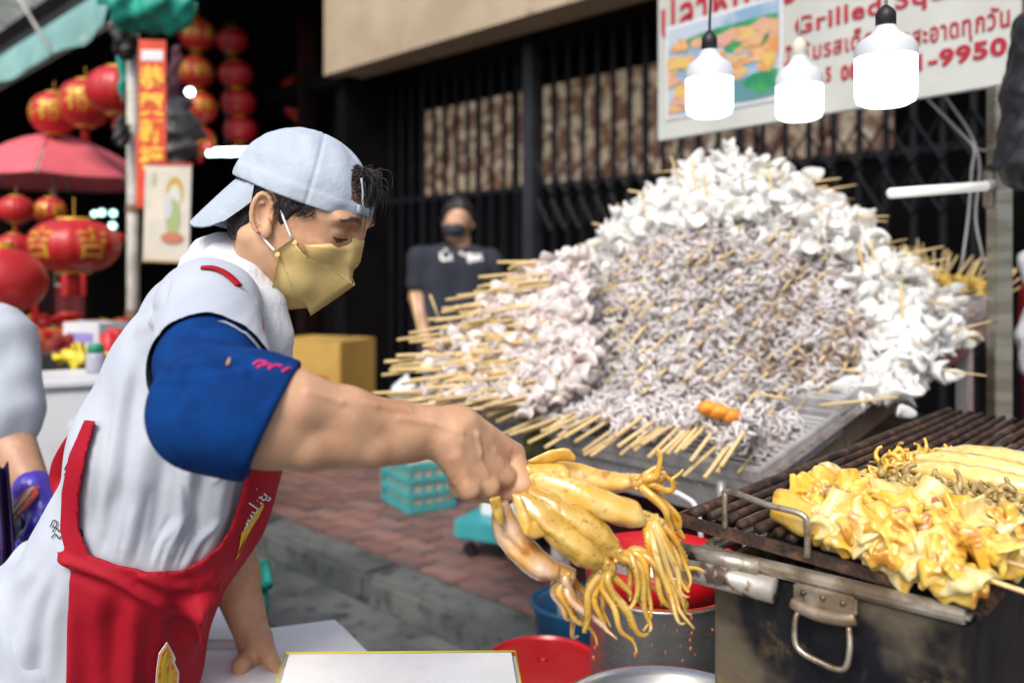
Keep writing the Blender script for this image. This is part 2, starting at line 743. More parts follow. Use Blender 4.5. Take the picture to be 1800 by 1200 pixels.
# shophouse with the closed gate
sh = thing('shophouse', 'dark shophouse front with a beige beam above the closed black gate', 'building', S(-2, 4.8, 0))
b = MB()
sbox(b, -7.2, 6, 4.6, 4.95, 3.33, 6.5)
b.build('beam', M_BEIGE, sh)
b = MB()
sbox(b, -7.2, 6, 4.56, 4.6 - 0.003, 4.3, 4.42)
b.build('ledge', M_BEIGE, sh)
b = MB()
sbox(b, -7.2, -7.05, 4.75, 5.75, 0.1, 3.33 - 0.003)
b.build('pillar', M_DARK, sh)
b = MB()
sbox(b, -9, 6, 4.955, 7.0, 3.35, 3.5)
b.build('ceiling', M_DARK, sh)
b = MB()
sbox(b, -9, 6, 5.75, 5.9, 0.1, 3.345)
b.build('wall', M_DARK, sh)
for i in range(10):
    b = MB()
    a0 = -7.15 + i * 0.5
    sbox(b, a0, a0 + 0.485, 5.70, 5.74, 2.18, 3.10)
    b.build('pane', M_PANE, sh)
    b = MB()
    sbox(b, a0 + 0.487, a0 + 0.498, 5.66, 5.74, 2.14, 3.14)
    b.build('glazing_bar', M_STEELBLK, sh)

# folding gate: upright bars and scissor lattice
LEAVES = [(-7.9, -6.42, 'black folding gate leaf nearest the red lanterns'), (-6.40, -4.98, 'black folding gate leaf behind the man in the dark tee shirt'),
          (-4.86, -3.02, 'black folding gate leaf between the thick post and the hanging signboard'), (-3.0, -0.9, 'black folding gate leaf seen below the signboard and the lamps')]
bar_me = None
for a0, a1, lab in LEAVES:
    g = thing('folding_gate', lab, 'gate', S((a0 + a1) / 2, 5.2, 0.12), 'leaves of the folding gate')
    n = int(round((a1 - a0) / 0.158))
    for i in range(n + 1):
        a = a0 + (a1 - a0) * i / n
        if bar_me is None:
            b = MB()
            b.box((0, 0, 1.6), (0.034, 0.03, 3.2), None, 0.004)
            bar_me = b.mesh('bar')
            bar_me.materials.append(M_STEELBLK)
        o = link_mesh('bar', bar_me, None, g, S(a, 5.2, 0.12) - g.location)
        o.rotation_euler = (0, 0, R(-45))
        if i < n and a > -6.5:
            w = (a1 - a0) / n
            for z0 in (0.9, 1.75, 2.05):
                if z0 > 1.0 and a < -5:
                    continue
                b = MB()
                b.tube([S(a, 5.175, z0), S(a + w, 5.175, z0 + 0.26)], 0.009, 4)
                b.build('lattice_strip', M_STEELBLK, g)
                b = MB()
                b.tube([S(a, 5.16, z0 + 0.26), S(a + w, 5.16, z0)], 0.009, 4)
                b.build('lattice_strip', M_STEELBLK, g)
    b = MB()
    sbox(b, a0, a1, 5.19, 5.215, 2.10, 2.14)
    b.build('rail', M_STEELBLK, g)
po = thing('gate_post', 'thick dark steel post between two leaves of the folding gate', 'post', S(-4.92, 5.17, 0.1))
b = MB()
sbox(b, -4.985, -4.862, 5.10, 5.24, 0.1, 3.33, 0.006)
b.build('post_tube', mat('grey_black_steel', (0.022, 0.024, 0.034), 0.5, col2=(0.016, 0.016, 0.02), scale=5), po)
b = MB()
sbox(b, -5.03, -4.82, 5.06, 5.28, 0.10, 0.118)
b.build('base_plate', M_STEELBLK, po)

# neighbouring open shop: a deep dark room under a canopy
ls = thing('lantern_shop', 'dark open shop with a deep canopy behind the red lanterns', 'building', S(-10, 6, 0))
b = MB()
sbox(b, -24, -7.22, 3.0, 12, 4.2, 4.4)
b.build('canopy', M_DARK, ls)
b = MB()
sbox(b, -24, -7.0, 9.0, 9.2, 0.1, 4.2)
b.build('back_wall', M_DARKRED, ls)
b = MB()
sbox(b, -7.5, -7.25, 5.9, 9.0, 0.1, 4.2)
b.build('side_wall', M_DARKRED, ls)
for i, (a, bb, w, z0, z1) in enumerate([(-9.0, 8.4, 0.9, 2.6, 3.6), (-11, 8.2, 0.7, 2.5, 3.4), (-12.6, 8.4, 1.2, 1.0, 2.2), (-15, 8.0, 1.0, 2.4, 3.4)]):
    b = MB()
    sbox(b, a, a + w, bb, bb + 0.03, z0, z1)
    b.build('notice_board', mat('brown_board', (0.16, 0.11, 0.07), 0.8, col2=(0.08, 0.05, 0.035), scale=3), ls)
b = MB()
sbox(b, -8.2, -8.05, 4.9, 5.05, 0.1, 4.2)
b.build('column', M_DARKRED, ls)

# pale building farther along the street
cb = thing('corner_building', 'pale tiled upper storeys of a building beyond the teal awning', 'building', S(-17, 2, 0))
M_PALE = mat('pale_tile', (0.46, 0.47, 0.42), 0.6, col2=(0.36, 0.37, 0.33), scale=2, bump=(20, 0.2, 0.01), objvar=0.12)
b = MB()
sbox(b, -18, -17, -6, 9, 4.9, 12)
b.build('wall', mat('grout', (0.25, 0.25, 0.23), 0.9), cb)
b = MB()
sbox(b, -18, -17.05, -6, 9, 0.0, 4.9 - 0.003)
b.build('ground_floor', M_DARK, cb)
pm = None
for i in range(12):
    for j in range(9):
        if pm is None:
            b = MB()
            b.box((0, 0, 0), (0.05, 0.565, 0.365), None, 0.01)
            pm = b.mesh('tile')
            pm.materials.append(M_PALE)
        o = link_mesh('tile', pm, None, cb, S(-16.98, 1.0 + i * 0.58, 5.2 + j * 0.38) - cb.location)
        o.rotation_euler = (0, 0, R(-45))
# ------------------------------------------------------------------ lantern stall and awning at the left
M_RED = mat('lantern_red', (0.50, 0.012, 0.012), 0.45, col2=(0.40, 0.008, 0.010), scale=5, spec=0.5, coat=0.15)
M_GOLD = mat('gold_paper', (0.72, 0.42, 0.05), 0.35, metal=0.35, col2=(0.6, 0.33, 0.03), scale=30)
M_TEAL = mat('teal_awning_cloth', (0.22, 0.42, 0.40), 0.8, col2=(0.17, 0.34, 0.33), scale=2.5, bump=(12, 0.3, 0.03))
M_GREEN = mat('teal_green_cloth', (0.01, 0.33, 0.25), 0.6, col2=(0.008, 0.24, 0.19), scale=9, bump=(40, 0.4, 0.01))
M_WHITE = mat('white_plastic', (0.70, 0.72, 0.74), 0.5, col2=(0.62, 0.64, 0.67), scale=4)
M_GREYP = mat('grey_painted_pipe', (0.58, 0.58, 0.53), 0.6, col2=(0.42, 0.41, 0.36), scale=9, col3=(0.2, 0.12, 0.07), scale3=25, lo3=0.65, hi3=0.75)
M_KBLACK = mat('black_plastic', (0.010, 0.010, 0.012), 0.5, bump=(30, 0.4, 0.01))


def lantern_proto(k, squat, gold):
    """Ribbed paper lantern of unit radius, hung from its top."""
    root = thing('paper_lantern', 'lantern', 'lantern', (0, 0, -50), 'red paper lanterns')
    n, m = 64, 22
    vs, fs = [], []
    for i in range(m + 1):
        th = math.pi * (0.09 + 0.82 * i / m)
        for j in range(n):
            a = 2 * math.pi * j / n
            rr = math.sin(th) ** 0.8 * (1 - 0.045 * (abs(math.cos(a * 9)) ** 3))
            vs.append((rr * math.cos(a), rr * math.sin(a), squat * math.cos(th)))
    for i in range(m):
        for j in range(n):
            q = (j + 1) % n
            fs.append((i * n + j, (i + 1) * n + j, (i + 1) * n + q, i * n + q))
    b = MB()
    b.add(vs, fs)
    body_ = b.build('shade', M_RED, root, True, False)
    for z, nm in ((squat * 0.96, 'top_cap'), (-squat * 0.96, 'bottom_cap')):
        b = MB()
        b.lathe([(0.36, z - 0.05), (0.38, z), (0.36, z + 0.05)], 24, None, True)
        b.build(nm, M_GOLD, root, True, False)
    b = MB()
    b.tube([(0, 0, squat), (0, 0, squat + 0.5)], 0.015, 5)
    b.build('cord', M_GOLD, root, False, False)
    b = MB()
    for j in range(10):
        a = 2 * math.pi * j / 10
        b.tube([(0.10 * math.cos(a), 0.10 * math.sin(a), -squat), (0.13 * math.cos(a), 0.13 * math.sin(a), -squat - 0.55)], 0.035, 5)
    b.build('tassel', mat('red_thread', (0.42, 0.01, 0.012), 0.8), root, True, False)
    if gold:
        for kk, ang in enumerate((-90, -20, -160, 90)):
            cu = bpy.data.curves.new('glyph', 'FONT')
            cu.body = gold
            cu.size = 0.95 * squat + 0.15
            cu.align_x = 'CENTER'
            cu.align_y = 'CENTER'
            cu.offset = 0.012
            t = bpy.data.objects.new('glyph', cu)
            COL.objects.link(t)
            me = bpy.data.meshes.new_from_object(t.evaluated_get(bpy.context.evaluated_depsgraph_get()))
            bpy.data.objects.remove(t)
            me.materials.clear()
            for v in me.vertices:
                x, y = v.co.x, v.co.y
                ct = max(-0.95, min(0.95, y / squat))
                rr = math.sin(math.acos(ct)) ** 0.8 * 1.015
                aa = R(ang) + x / 1.0
                v.co = Vector((rr * math.cos(aa), rr * math.sin(aa), y))
            link_mesh('gold_character', me, M_GOLD, root)
    return root


PL = [lantern_proto(0, 0.92, '福'), lantern_proto(1, 0.62, '吉'), lantern_proto(2, 0.80, '')]
used = [False, False, False]
LANT = [  # px, py, half width px, D, proto, turn, label
    (130, 432, 76, 3.6, 1, -20, 'big flat red lantern with gold characters hanging above the stall goods'),
    (95, 200, 40, 5.2, 0, 15, 'leftmost of the three round red lanterns above the umbrella, gold characters'),
    (150, 182, 45, 5.0, 0, 10, 'middle of the three round red lanterns above the umbrella, gold characters'),
    (206, 160, 52, 4.7, 2, 0, 'plain ribbed red lantern beside the pole, above the umbrella'),
    (346, 62, 30, 8.6, 0, 70, 'top lantern of the gold capped chain nearest the pole, under the dark canopy'),
    (344, 128, 30, 8.6, 0, 40, 'second lantern from the top of the chain nearest the pole'),
    (353, 190, 28, 8.6, 0, 30, 'third lantern down the chain nearest the pole, gold character showing'),
    (352, 248, 26, 8.6, 0, 20, 'bottom lantern of the chain nearest the pole, above the red ledge'),
    (408, 72, 27, 9.2, 2, 0, 'top lantern of the chain right above the cold white light'),
    (414, 131, 29, 9.2, 2, 0, 'second lantern of the chain right above the cold white light'),
    (419, 181, 30, 9.2, 2, 0, 'third lantern of the chain right above the cold white light'),
    (423, 229, 29, 9.2, 2, 0, 'bottom lantern of the chain right above the cold white light'),
    (516, 152, 20, 11.0, 2, 0, 'upper of two small dim lanterns by the beige beam'),
    (521, 192, 21, 11.0, 2, 0, 'lower of two small dim lanterns by the beige beam'),
    (28, 368, 30, 4.4, 2, 0, 'dim red lantern under the umbrella at the left edge'),
    (88, 372, 27, 4.6, 0, 60, 'small red lantern just above the big flat lantern'),
    (24, 433, 28, 4.0, 2, 0, 'shiny small red lantern left of the big flat lantern'),
    (200, 420, 20, 5.0, 1, 30, 'small orange red lantern right behind the big flat lantern'),
]
for px, py, hw, D, k, turn, lab in LANT:
    o = PL[k] if not used[k] else copy_tree(PL[k])
    used[k] = True
    o.location = P(px, py, D)
    r_ = hw / FPX * D
    o.scale = (r_, r_, r_)
    o.rotation_euler = (0, 0, R(turn))
    o['label'] = lab
    o['category'] = 'lantern'
    o['group'] = 'red paper lanterns'
# plain red globe at the left edge
b = MB()
b.ball((0, 0, 0), (0.145, 0.145, 0.12), 4)
g = thing('paper_lantern', 'large plain glossy red globe cut by the left edge', 'lantern', P(4, 494, 3.0), 'red paper lanterns')
b.build('shade', M_RED, g, True, False)
b = MB()
b.lathe([(0.04, 0.115), (0.04, 0.135)], 16, None, True)
b.build('top_cap', M_GOLD, g, False, False)
b = MB()
b.lathe([(0.03, -0.16), (0.04, -0.115)], 16, None, True)
b.build('bottom_cap', M_GOLD, g, False, False)

# red market umbrella
um = thing('market_umbrella', 'faded red market umbrella over the stall, under the lanterns', 'umbrella', Vector((P(85, 300, 5.4).x, 5.4, 0.12)))
uc = P(85, 300, 5.4)
apex = P(95, 236, 5.4)
M_UMB = mat('faded_red_cloth', (0.70, 0.13, 0.16), 0.7, col2=(0.62, 0.10, 0.13), scale=2, objvar=0.12)
NU, RU = 8, 0.62
for i in range(NU):
    b = MB()
    vs, fs = [], []
    for t in (0, 0.004):
        for u in range(7):
            for v in range(5):
                f = u / 6
                a = 2 * math.pi * (i + 0.02 + 0.96 * v / 4) / NU + 0.35
                r_ = RU * f * (1 - 0.06 * math.sin(math.pi * v / 4))
                z = apex.z - 0.30 * f ** 1.7 - 0.012 * math.sin(math.pi * v / 4) * f
                vs.append((apex.x + r_ * math.cos(a), apex.y + r_ * math.sin(a), z - t))
    for u in range(6):
        for v in range(4):
            k = u * 5 + v
            fs.append((k, k + 1, k + 6, k + 5))
            fs.append((35 + k, 35 + k + 5, 35 + k + 6, 35 + k + 1))
    for v in range(4):
        fs.append((30 + v, 31 + v, 66 + v, 65 + v))
    b.add(vs, fs)
    b.build('panel', M_UMB, um, True)
    b = MB()
    a = 2 * math.pi * i / NU + 0.35
    b.tube([(apex.x + 0.02 * math.cos(a), apex.y + 0.02 * math.sin(a), apex.z - 0.02), (apex.x + RU * 0.6 * math.cos(a), apex.y + RU * 0.6 * math.sin(a), apex.z - 0.14), (apex.x + RU * math.cos(a), apex.y + RU * math.sin(a), apex.z - 0.31)], 0.005, 5, sub=3)
    b.build('rib', M_GREYP, um)
b = MB()
b.tube([(apex.x, apex.y, 0.13), (apex.x, apex.y, apex.z + 0.03)], 0.014, 8)
b.build('pole', M_GREYP, um, True)

# teal awning
aw = thing('awning', 'pale teal cloth awning hanging along the shop canopy', 'awning', S(-8, 2.3, 3.2))
vs, fs = [], []
NA = 40
for t in (0, 1):
    for i in range(NA + 1):
        a = -14 + (14 - 6.5) * i / NA
        sag = 0.03 * math.sin(i * 0.9) + 0.02 * math.sin(i * 0.37)
        for j, (bb, z) in enumerate(((2.30 + sag, 3.19 + 0.02 * math.sin(i * 1.3)), (2.32 + sag * 0.5, 3.32), (2.34, 3.44), (2.40, 3.56))):
            vs.append(S(a, bb + t * 0.006, z + t * 0.004))
for t in (0, 1):
    for i in range(NA):
        for j in range(3):
            k = t * (NA + 1) * 4 + i * 4 + j
            fs.append((k, k + 1, k + 5, k + 4) if t == 0 else (k, k + 4, k + 5, k + 1))
b = MB()
b.add(vs, fs)
b.build('cloth', M_TEAL, aw, True)
b = MB()
b.tube([S(-14, 2.36, 3.17), S(-6.45, 2.36, 3.24)], 0.02, 8)
b.build('front_rail', M_GREYP, aw, True)
for a in (-7.6, -9.2, -11):
    b = MB()
    b.tube([S(a, 2.28, 3.2), S(a - 0.9, 2.05, 4.2)], 0.013, 6)
    b.build('brace', M_GREYP, aw, True)
b = MB()
sbox(b, -14, -6.5, 2.40, 2.46, 3.57, 3.64)
b.build('top_beam', M_KBLACK, aw)

# pole with a bundle, bags, banner and picture
pl = thing('pole', 'thin grey pole beside the vertical orange banner', 'pole', (P(234, 480, 4.25).x, 4.25, 0.105))
b = MB()
b.tube([(P(234, 480, 4.25).x, 4.25, 0.107), (P(234, 480, 4.25).x, 4.25, 3.1)], 0.030, 12)
b.build('tube', M_GREYP, pl, True)
for z in (1.72, 1.2):
    b = MB()
    b.lathe([(0.034, z - 0.02), (0.034, z + 0.02)], 14, Matrix.Translation((P(234, 480, 4.25).x, 4.25, 0)), True)
    b.build('clamp', mat('rusty_clamp', (0.2, 0.13, 0.08), 0.8), pl)


def lump_thing(name, label, cat, c, r, m, seed, amp=0.25, freq=(6, 20), res=0.012, group=None, child='cloth'):
    g = thing(name, label, cat, c, group)
    rr = max(r)
    F_ = Field(np.array(c) - rr * 1.5, np.array(c) + rr * 1.5, res, rr * 0.8)
    g_ = F_.all()
    F_.d = (f_ell(*g_, np.array(c), r) + amp * rr * lumps(g_[0] / rr, g_[1] / rr, g_[2] / rr, seed, 6, freq[0] * 0.3, freq[1] * 0.3)).astype(np.float32)
    F_.build(child, m, g)
    return g


lump_thing('cloth_bundle', 'bright teal cloth bundle tied at the head of the pole', 'cloth', P(262, 18, 4.1), (0.20, 0.14, 0.11), M_GREEN, 3, 0.22)
lump_thing('cloth_strip', 'teal cloth strip hanging down beside the ribbed lantern', 'cloth', P(216, 130, 4.3), (0.028, 0.03, 0.15), M_GREEN, 5, 0.10)
lump_thing('black_bag', 'black plastic bag tied to the pole below the teal bundle', 'bag', P(218, 74, 4.15), (0.05, 0.05, 0.09), M_KBLACK, 8, 0.25)
lump_thing('black_bag', 'small black bag hanging on the pole beside the umbrella rim', 'bag', P(213, 232, 4.15), (0.03, 0.04, 0.08), M_KBLACK, 9, 0.25)
lump_thing('grey_bag', 'crumpled grey plastic bag hanging right of the orange banner', 'bag', P(312, 232, 4.4), (0.085, 0.07, 0.16), mat('grey_bag', (0.12, 0.12, 0.12), 0.5, col2=(0.07, 0.07, 0.07), scale=12), 12, 0.3)
lump_thing('purple_cloth', 'dusky purple strap knot hanging above the grey bag', 'cloth', P(305, 150, 4.5), (0.03, 0.03, 0.20), mat('dusky_purple', (0.14, 0.05, 0.075), 0.8), 14, 0.12)

bn = thing('vertical_banner', 'orange red vertical banner with golden characters tied to the pole', 'banner', P(266, 360, 4.05))
M_BAN = mat('orange_red_paper', (0.66, 0.065, 0.010), 0.5, col2=(0.58, 0.03, 0.008), scale=4)
c = P(268, 200, 4.05)
Mb = frame((0, 0, 0), (1, 0.10, 0), (-0.1, 1, 0))
b = MB()
b.box((0, 0, 0), (0.125, 0.006, 0.76), Matrix.Translation(c + Vector((0, 0, -0.03))) @ Mb)
b.build('paper', M_BAN, bn)
b = MB()
b.box((0, -0.004, 0), (0.10, 0.004, 0.05), Matrix.Translation(P(268, 98, 4.05)) @ Mb)
b.build('white_tape', M_WHITE, bn)
for i, ch in enumerate('恭賀新禧'):
    p = P(266, 138 + i * 47, 4.05)
    Mt = Matrix.Translation(p + Vector((-0.052, -0.012, -0.04))) @ Mb @ Matrix.Rotation(R(90), 4, 'X')
    text_mesh(ch, 0.115, Mt, 'gold_character', mat('banner_gold', (0.85, 0.52, 0.05), 0.5), bn, 0.0035)
b = MB()
b.box((0, 0, 0), (0.035, 0.006, 0.36), Matrix.Translation(P(246, 300, 4.15)) @ Mb)
b.build('lower_strip', M_BAN, bn)

pc = thing('picture_scroll', 'cream calendar picture of a robed figure hanging on the pole', 'picture', P(292, 462, 3.9))
Mp = frame((0, 0, 0), (1, -0.12, -0.03), (0.12, 1, 0))
cc = P(294, 374, 3.9)
b = MB()
b.box((0, 0, 0), (0.222, 0.005, 0.44), Matrix.Translation(cc) @ Mp)
b.build('sheet', mat('cream_paper', (0.62, 0.57, 0.47), 0.7, col2=(0.52, 0.5, 0.44), scale=6), pc)
b = MB()
b.box((0, 0, 0.222), (0.235, 0.012, 0.012), Matrix.Translation(cc) @ Mp)
b.build('top_bar', M_RED, pc)
b = MB()
b.box((0, 0, -0.222), (0.232, 0.01, 0.010), Matrix.Translation(cc) @ Mp)
b.build('bottom_bar', mat('tan_bar', (0.4, 0.28, 0.15), 0.7), pc)


def flat_ell(name, x, z, rx, rz, col, lift):
    b = MB()
    poly = [(rx * math.cos(2 * math.pi * i / 20), rz * math.sin(2 * math.pi * i / 20)) for i in range(20)]
    b.prism(poly, 0.0008, Matrix.Translation(cc) @ Mp @ Matrix.Translation((x, -0.0028 - lift, z)) @ Matrix.Rotation(R(90), 4, 'X'))
    b.build(name, mat('print_%d%d%d' % tuple(int(q * 99) for q in col), col, 0.7), pc)


for args in [('print_halo', 0.035, 0.09, 0.042, 0.075, (0.45, 0.30, 0.05), 0), ('print_head', 0.035, 0.07, 0.030, 0.060, (0.55, 0.55, 0.50), 0.001), ('print_robe', 0.030, -0.02, 0.036, 0.085, (0.30, 0.38, 0.16), 0.002),
             ('print_shawl', 0.006, 0.03, 0.02, 0.06, (0.48, 0.50, 0.54), 0.003), ('print_flowers', 0.030, -0.115, 0.055, 0.028, (0.45, 0.17, 0.10), 0.004), ('print_seal', -0.065, 0.15, 0.010, 0.035, (0.35, 0.36, 0.18), 0)]:
    flat_ell(*args)

# cold white lights deep in the shop
M_LED = mat('cold_led', (0.8, 0.95, 1.0), 0.4, emit=((0.72, 0.95, 1.0), 9.0))
M_LED2 = mat('green_led', (0.6, 0.95, 0.85), 0.4, emit=((0.45, 0.95, 0.80), 3.0))
nl = thing('led_light', 'cold white light tubes glowing behind the cap', 'light', P(398, 268, 8.5))
for px, py, w in ((382, 270, 34), (398, 266, 40), (414, 270, 36), (424, 266, 22)):
    b = MB()
    p = P(px, py, 8.5)
    h = w / 2 / FPX * 8.5
    b.tube([p - Vector((h, 0, 0)), p + Vector((h, 0, 0.01))], 0.022, 8)
    b.build('tube', M_LED, nl, True)
b = MB()
b.tube([P(398, 258, 8.5), P(398, 40, 8.5)], 0.006, 5)
b.build('cord', M_KBLACK, nl)
for px, py, D, r_, m, lab in ((166, 376, 8.0, 0.026, M_LED2, 'leftmost of four pale green bulbs glowing under the umbrella'), (179, 374, 8.0, 0.03, M_LED2, 'second pale green bulb glowing under the umbrella'),
                              (199, 375, 8.0, 0.03, M_LED2, 'rightmost pale green bulb of the upper row under the umbrella'), (198, 397, 8.0, 0.032, M_LED2, 'lone pale green bulb below the upper row'),
                              (334, 162, 6.6, 0.032, M_LED, 'single cold white bulb between the lantern chains')):
    g = thing('small_bulb', lab, 'bulb', P(px, py, D), 'small lit bulbs')
    b = MB()
    b.ball((0, 0, 0), r_, 2)
    b.build('globe', m, g, True, False)
    b = MB()
    b.lathe([(r_ * 0.4, r_ * 0.8), (r_ * 0.4, r_ * 1.8)], 10, None, True)
    b.build('socket', M_KBLACK, g, False, False)

# stall table and its goods
st_ = thing('stall_table', 'long stall table covered with red festive goods', 'table', P(90, 700, 4.2).xy.to_3d() + Vector((0, 0, 0.0)))
MT = Matrix.Translation((P(60, 0, 4.3).x, 4.3, 0)) @ Matrix.Rotation(R(-30), 4, 'Z')
b = MB()
b.box((0, 0, 0.96), (1.7, 0.8, 0.04), MT, 0.005)
b.build('top', mat('worn_wood', (0.16, 0.10, 0.06), 0.7, col2=(0.1, 0.06, 0.04), scale=8, stretch=(1, 8, 1)), st_)
for sx in (-1, 1):
    for sy in (-1, 1):
        b = MB()
        b.box((sx * 0.78, sy * 0.34, 0.49 if sy > 0 else 0.47), (0.05, 0.05, 0.90 if sy > 0 else 0.938), MT)
        b.build('leg', M_GREYP, st_)
goods = [('red packet heap end', 0)]
rg = random.Random(5)
cols = [(0.50, 0.012, 0.015), (0.55, 0.02, 0.02), (0.42, 0.01, 0.012), (0.60, 0.15, 0.02), (0.62, 0.42, 0.03), (0.62, 0.6, 0.6)]
GL = ['flat red gift packet in the heap on the stall table', 'bright red gift packet in the heap on the stall table', 'dark red gift packet in the heap on the stall table', 'orange gift packet in the heap on the stall table', 'yellow gift packet in the heap on the stall table', 'white gift packet in the heap on the stall table']
for i in range(90):
    k = rg.choice((0, 0, 0, 1, 1, 2, 2, 2, 3, 4, 5))
    g = thing('gift_packet', GL[k], 'packet', (0, 0, 0), 'packets heaped on the stall table')
    lx, ly = rg.uniform(-0.75, 0.8), rg.uniform(-0.36, 0.36)
    g.location = MT @ Vector((lx, ly, 0.985 + 0.012 + rg.random() * 0.20 * (1 - abs(ly))))
    g.rotation_euler = (rg.uniform(-0.3, 0.3), rg.uniform(-0.3, 0.3), rg.uniform(0, 3))
    w, h = rg.uniform(0.07, 0.13), rg.uniform(0.10, 0.20)
    b = MB()
    b.box((0, 0, 0), (w, h, rg.uniform(0.012, 0.035)), None, 0.005)
    b.build('wrapper', mat('packet_%d' % k, cols[k], 0.35, coat=0.2), g, True, False)
    b = MB()
    b.box((0, 0, 0.019), (w * 0.5, h * 0.4, 0.004), None)
    b.build('print', M_GOLD if k != 4 else M_RED, g, False, False)


def carton(name, label, cat, c, size, rz, m, band=None, group=None, mb2=None):
    g = thing(name, label, cat, (c[0], c[1], c[2] - size[2] / 2), group)
    g.rotation_euler = (0, 0, rz)
    b = MB()
    b.box((0, 0, size[2] / 2), size, None, min(size) * 0.03)
    b.build('body', m, g, False, False)
    b = MB()
    b.box((0, 0, size[2] + 0.0025), (size[0] * 0.98, size[1] * 0.12, 0.004), None)
    b.build('tape', mb2 or M_WHITE, g, False, False)
    if band:
        b = MB()
        b.box((0, -size[1] / 2 - 0.002, size[2] * 0.45), (size[0] * 0.7, 0.004, size[2] * 0.35), None)
        b.build('printed_band', band, g, False, False)
    return g


carton('white_carton', 'small white carton with lilac print on the stall table', 'box', P(170, 588, 3.7), (0.22, 0.16, 0.11), R(-25), M_WHITE, mat('lilac_print', (0.30, 0.24, 0.55), 0.6))
# hanging red cloths behind the goods
for px, py, w, h, D, lab, m in ((128, 500, 0.115, 0.10, 3.9, 'bright red cloth pennant under the big flat lantern', M_RED), (78, 505, 0.10, 0.34, 4.4, 'dark red curtain hanging at the back of the stall', M_DARKRED), (110, 530, 0.24, 0.18, 4.7, 'maroon cloth screen low behind the stall goods', mat('maroon_cloth', (0.10, 0.008, 0.012), 0.9)),
                                 (60, 505, 0.03, 0.34, 4.1, 'narrow red ribbon left of the dark red curtain', M_RED)):
    g = thing('red_cloth', lab, 'cloth', P(px, py, D), 'red cloths at the stall')
    vs, fs = [], []
    for t in (0, 1):
        for i in range(13):
            for j in range(5):
                vs.append((w * (i / 12 - 0.5), 0.012 * math.sin(i * 1.6) + t * 0.004, h * (j / 4 - 0.5)))
    for t in (0, 1):
        for i in range(12):
            for j in range(4):
                k = t * 65 + i * 5 + j
                fs.append((k, k + 5, k + 6, k + 1) if t == 0 else (k, k + 1, k + 6, k + 5))
    b = MB()
    b.add(vs, fs)
    b.build('sheet', m, g, True, False)
    b = MB()
    b.tube([(-w / 2, 0.006, h / 2), (w / 2, 0.006, h / 2)], 0.006, 6)
    b.build('rod', M_GREYP, g, False, False)

# steel cabinet, cooler on a blue crate, bottle, yellow bag
M_STEEL = mat('brushed_steel', (0.42, 0.42, 0.43), 0.34, 1.0, col2=(0.33, 0.33, 0.34), scale=3, stretch=(1, 1, 12), rvar=(10, 0.22, 0.45), bump=(90, 0.1, 0.002))
cab = thing('steel_cabinet', 'grey steel cabinet at the left behind the helper', 'cabinet', (P(38, 0, 2.9).x, 2.9, 0))
b = MB()
b.box((P(38, 0, 2.9).x, 2.95, 0.56), (0.15, 0.4, 1.12), None, 0.006)
b.build('body', M_STEEL, cab)
for z in (0.92, 0.6):
    b = MB()
    b.box((P(38, 0, 2.9).x, 2.743, z), (0.132, 0.01, 0.26), None, 0.003)
    d = b.build('drawer', M_STEEL, cab)
    b = MB()
    b.tube([(P(38, 0, 2.9).x - 0.03, 2.738, z + 0.07), (P(38, 0, 2.9).x - 0.03, 2.725, z + 0.07), (P(38, 0, 2.9).x + 0.03, 2.725, z + 0.07), (P(38, 0, 2.9).x + 0.03, 2.738, z + 0.07)], 0.004, 6)
    b.build('handle', M_STEEL, d)
co = thing('cooler_box', 'white plastic cooler box standing on a dark blue crate', 'cooler', (P(150, 0, 2.75).x, 2.75, 0.62))
MC = Matrix.Translation((P(150, 0, 2.75).x, 2.75, 0)) @ Matrix.Rotation(R(28), 4, 'Z')
b = MB()
b.box((0, 0, 0.62 + 0.22), (0.30, 0.26, 0.40), MC, 0.012)
b.build('body', M_WHITE, co)
b = MB()
b.box((0, 0, 1.062), (0.32, 0.28, 0.035), MC, 0.01)
b.build('lid', M_WHITE, co)
b = MB()
b.box((0, -0.135, 0.93), (0.09, 0.02, 0.03), MC, 0.006)
b.build('handle', M_WHITE, co)
M_BLUEP = mat('dark_blue_plastic', (0.012, 0.018, 0.14), 0.5)
for k in range(2):
    cr_ = thing('blue_crate', ('dark blue plastic crate directly under the white cooler box', 'dark blue plastic crate on the road under the other blue crate')[k], 'crate', (P(150, 0, 2.75).x, 2.75, 0.315 * (1 - k)), 'blue crates')
    z0 = 0.315 * (1 - k)
    b = MB()
    b.box((0, 0, z0 + 0.012), (0.33, 0.29, 0.02), MC)
    b.build('base', M_BLUEP, cr_)
    for sx, sy, w, d in ((0, -0.14, 0.33, 0.012), (0, 0.14, 0.33, 0.012), (-0.16, 0, 0.012, 0.262), (0.16, 0, 0.012, 0.262)):
        for z in (0.06, 0.13, 0.20, 0.275):
            b = MB()
            b.box((sx, sy, z0 + z), (w, d, 0.05), MC)
            b.build('slat', M_BLUEP, cr_)
    for sx in (-0.158, 0.158):
        for sy in (-0.138, 0.138):
            b = MB()
            b.box((sx, sy, z0 + 0.155), (0.022, 0.022, 0.305), MC)
            b.build('corner_post', M_BLUEP, cr_)
bo = thing('bottle', 'squat grey bottle with a green cap on the cooler lid', 'bottle', MC @ Vector((0.03, -0.02, 1.08)))
b = MB()
b.lathe([(0.028, 0), (0.03, 0.01), (0.03, 0.055), (0.024, 0.065)], 20, None, True)
b.build('body', mat('grey_bottle', (0.35, 0.36, 0.42), 0.4), bo, True, False)
b = MB()
b.lathe([(0.025, 0.066), (0.025, 0.088), (0.02, 0.092)], 20, None, True)
b.build('cap', mat('green_cap', (0.01, 0.25, 0.12), 0.5), bo, True, False)
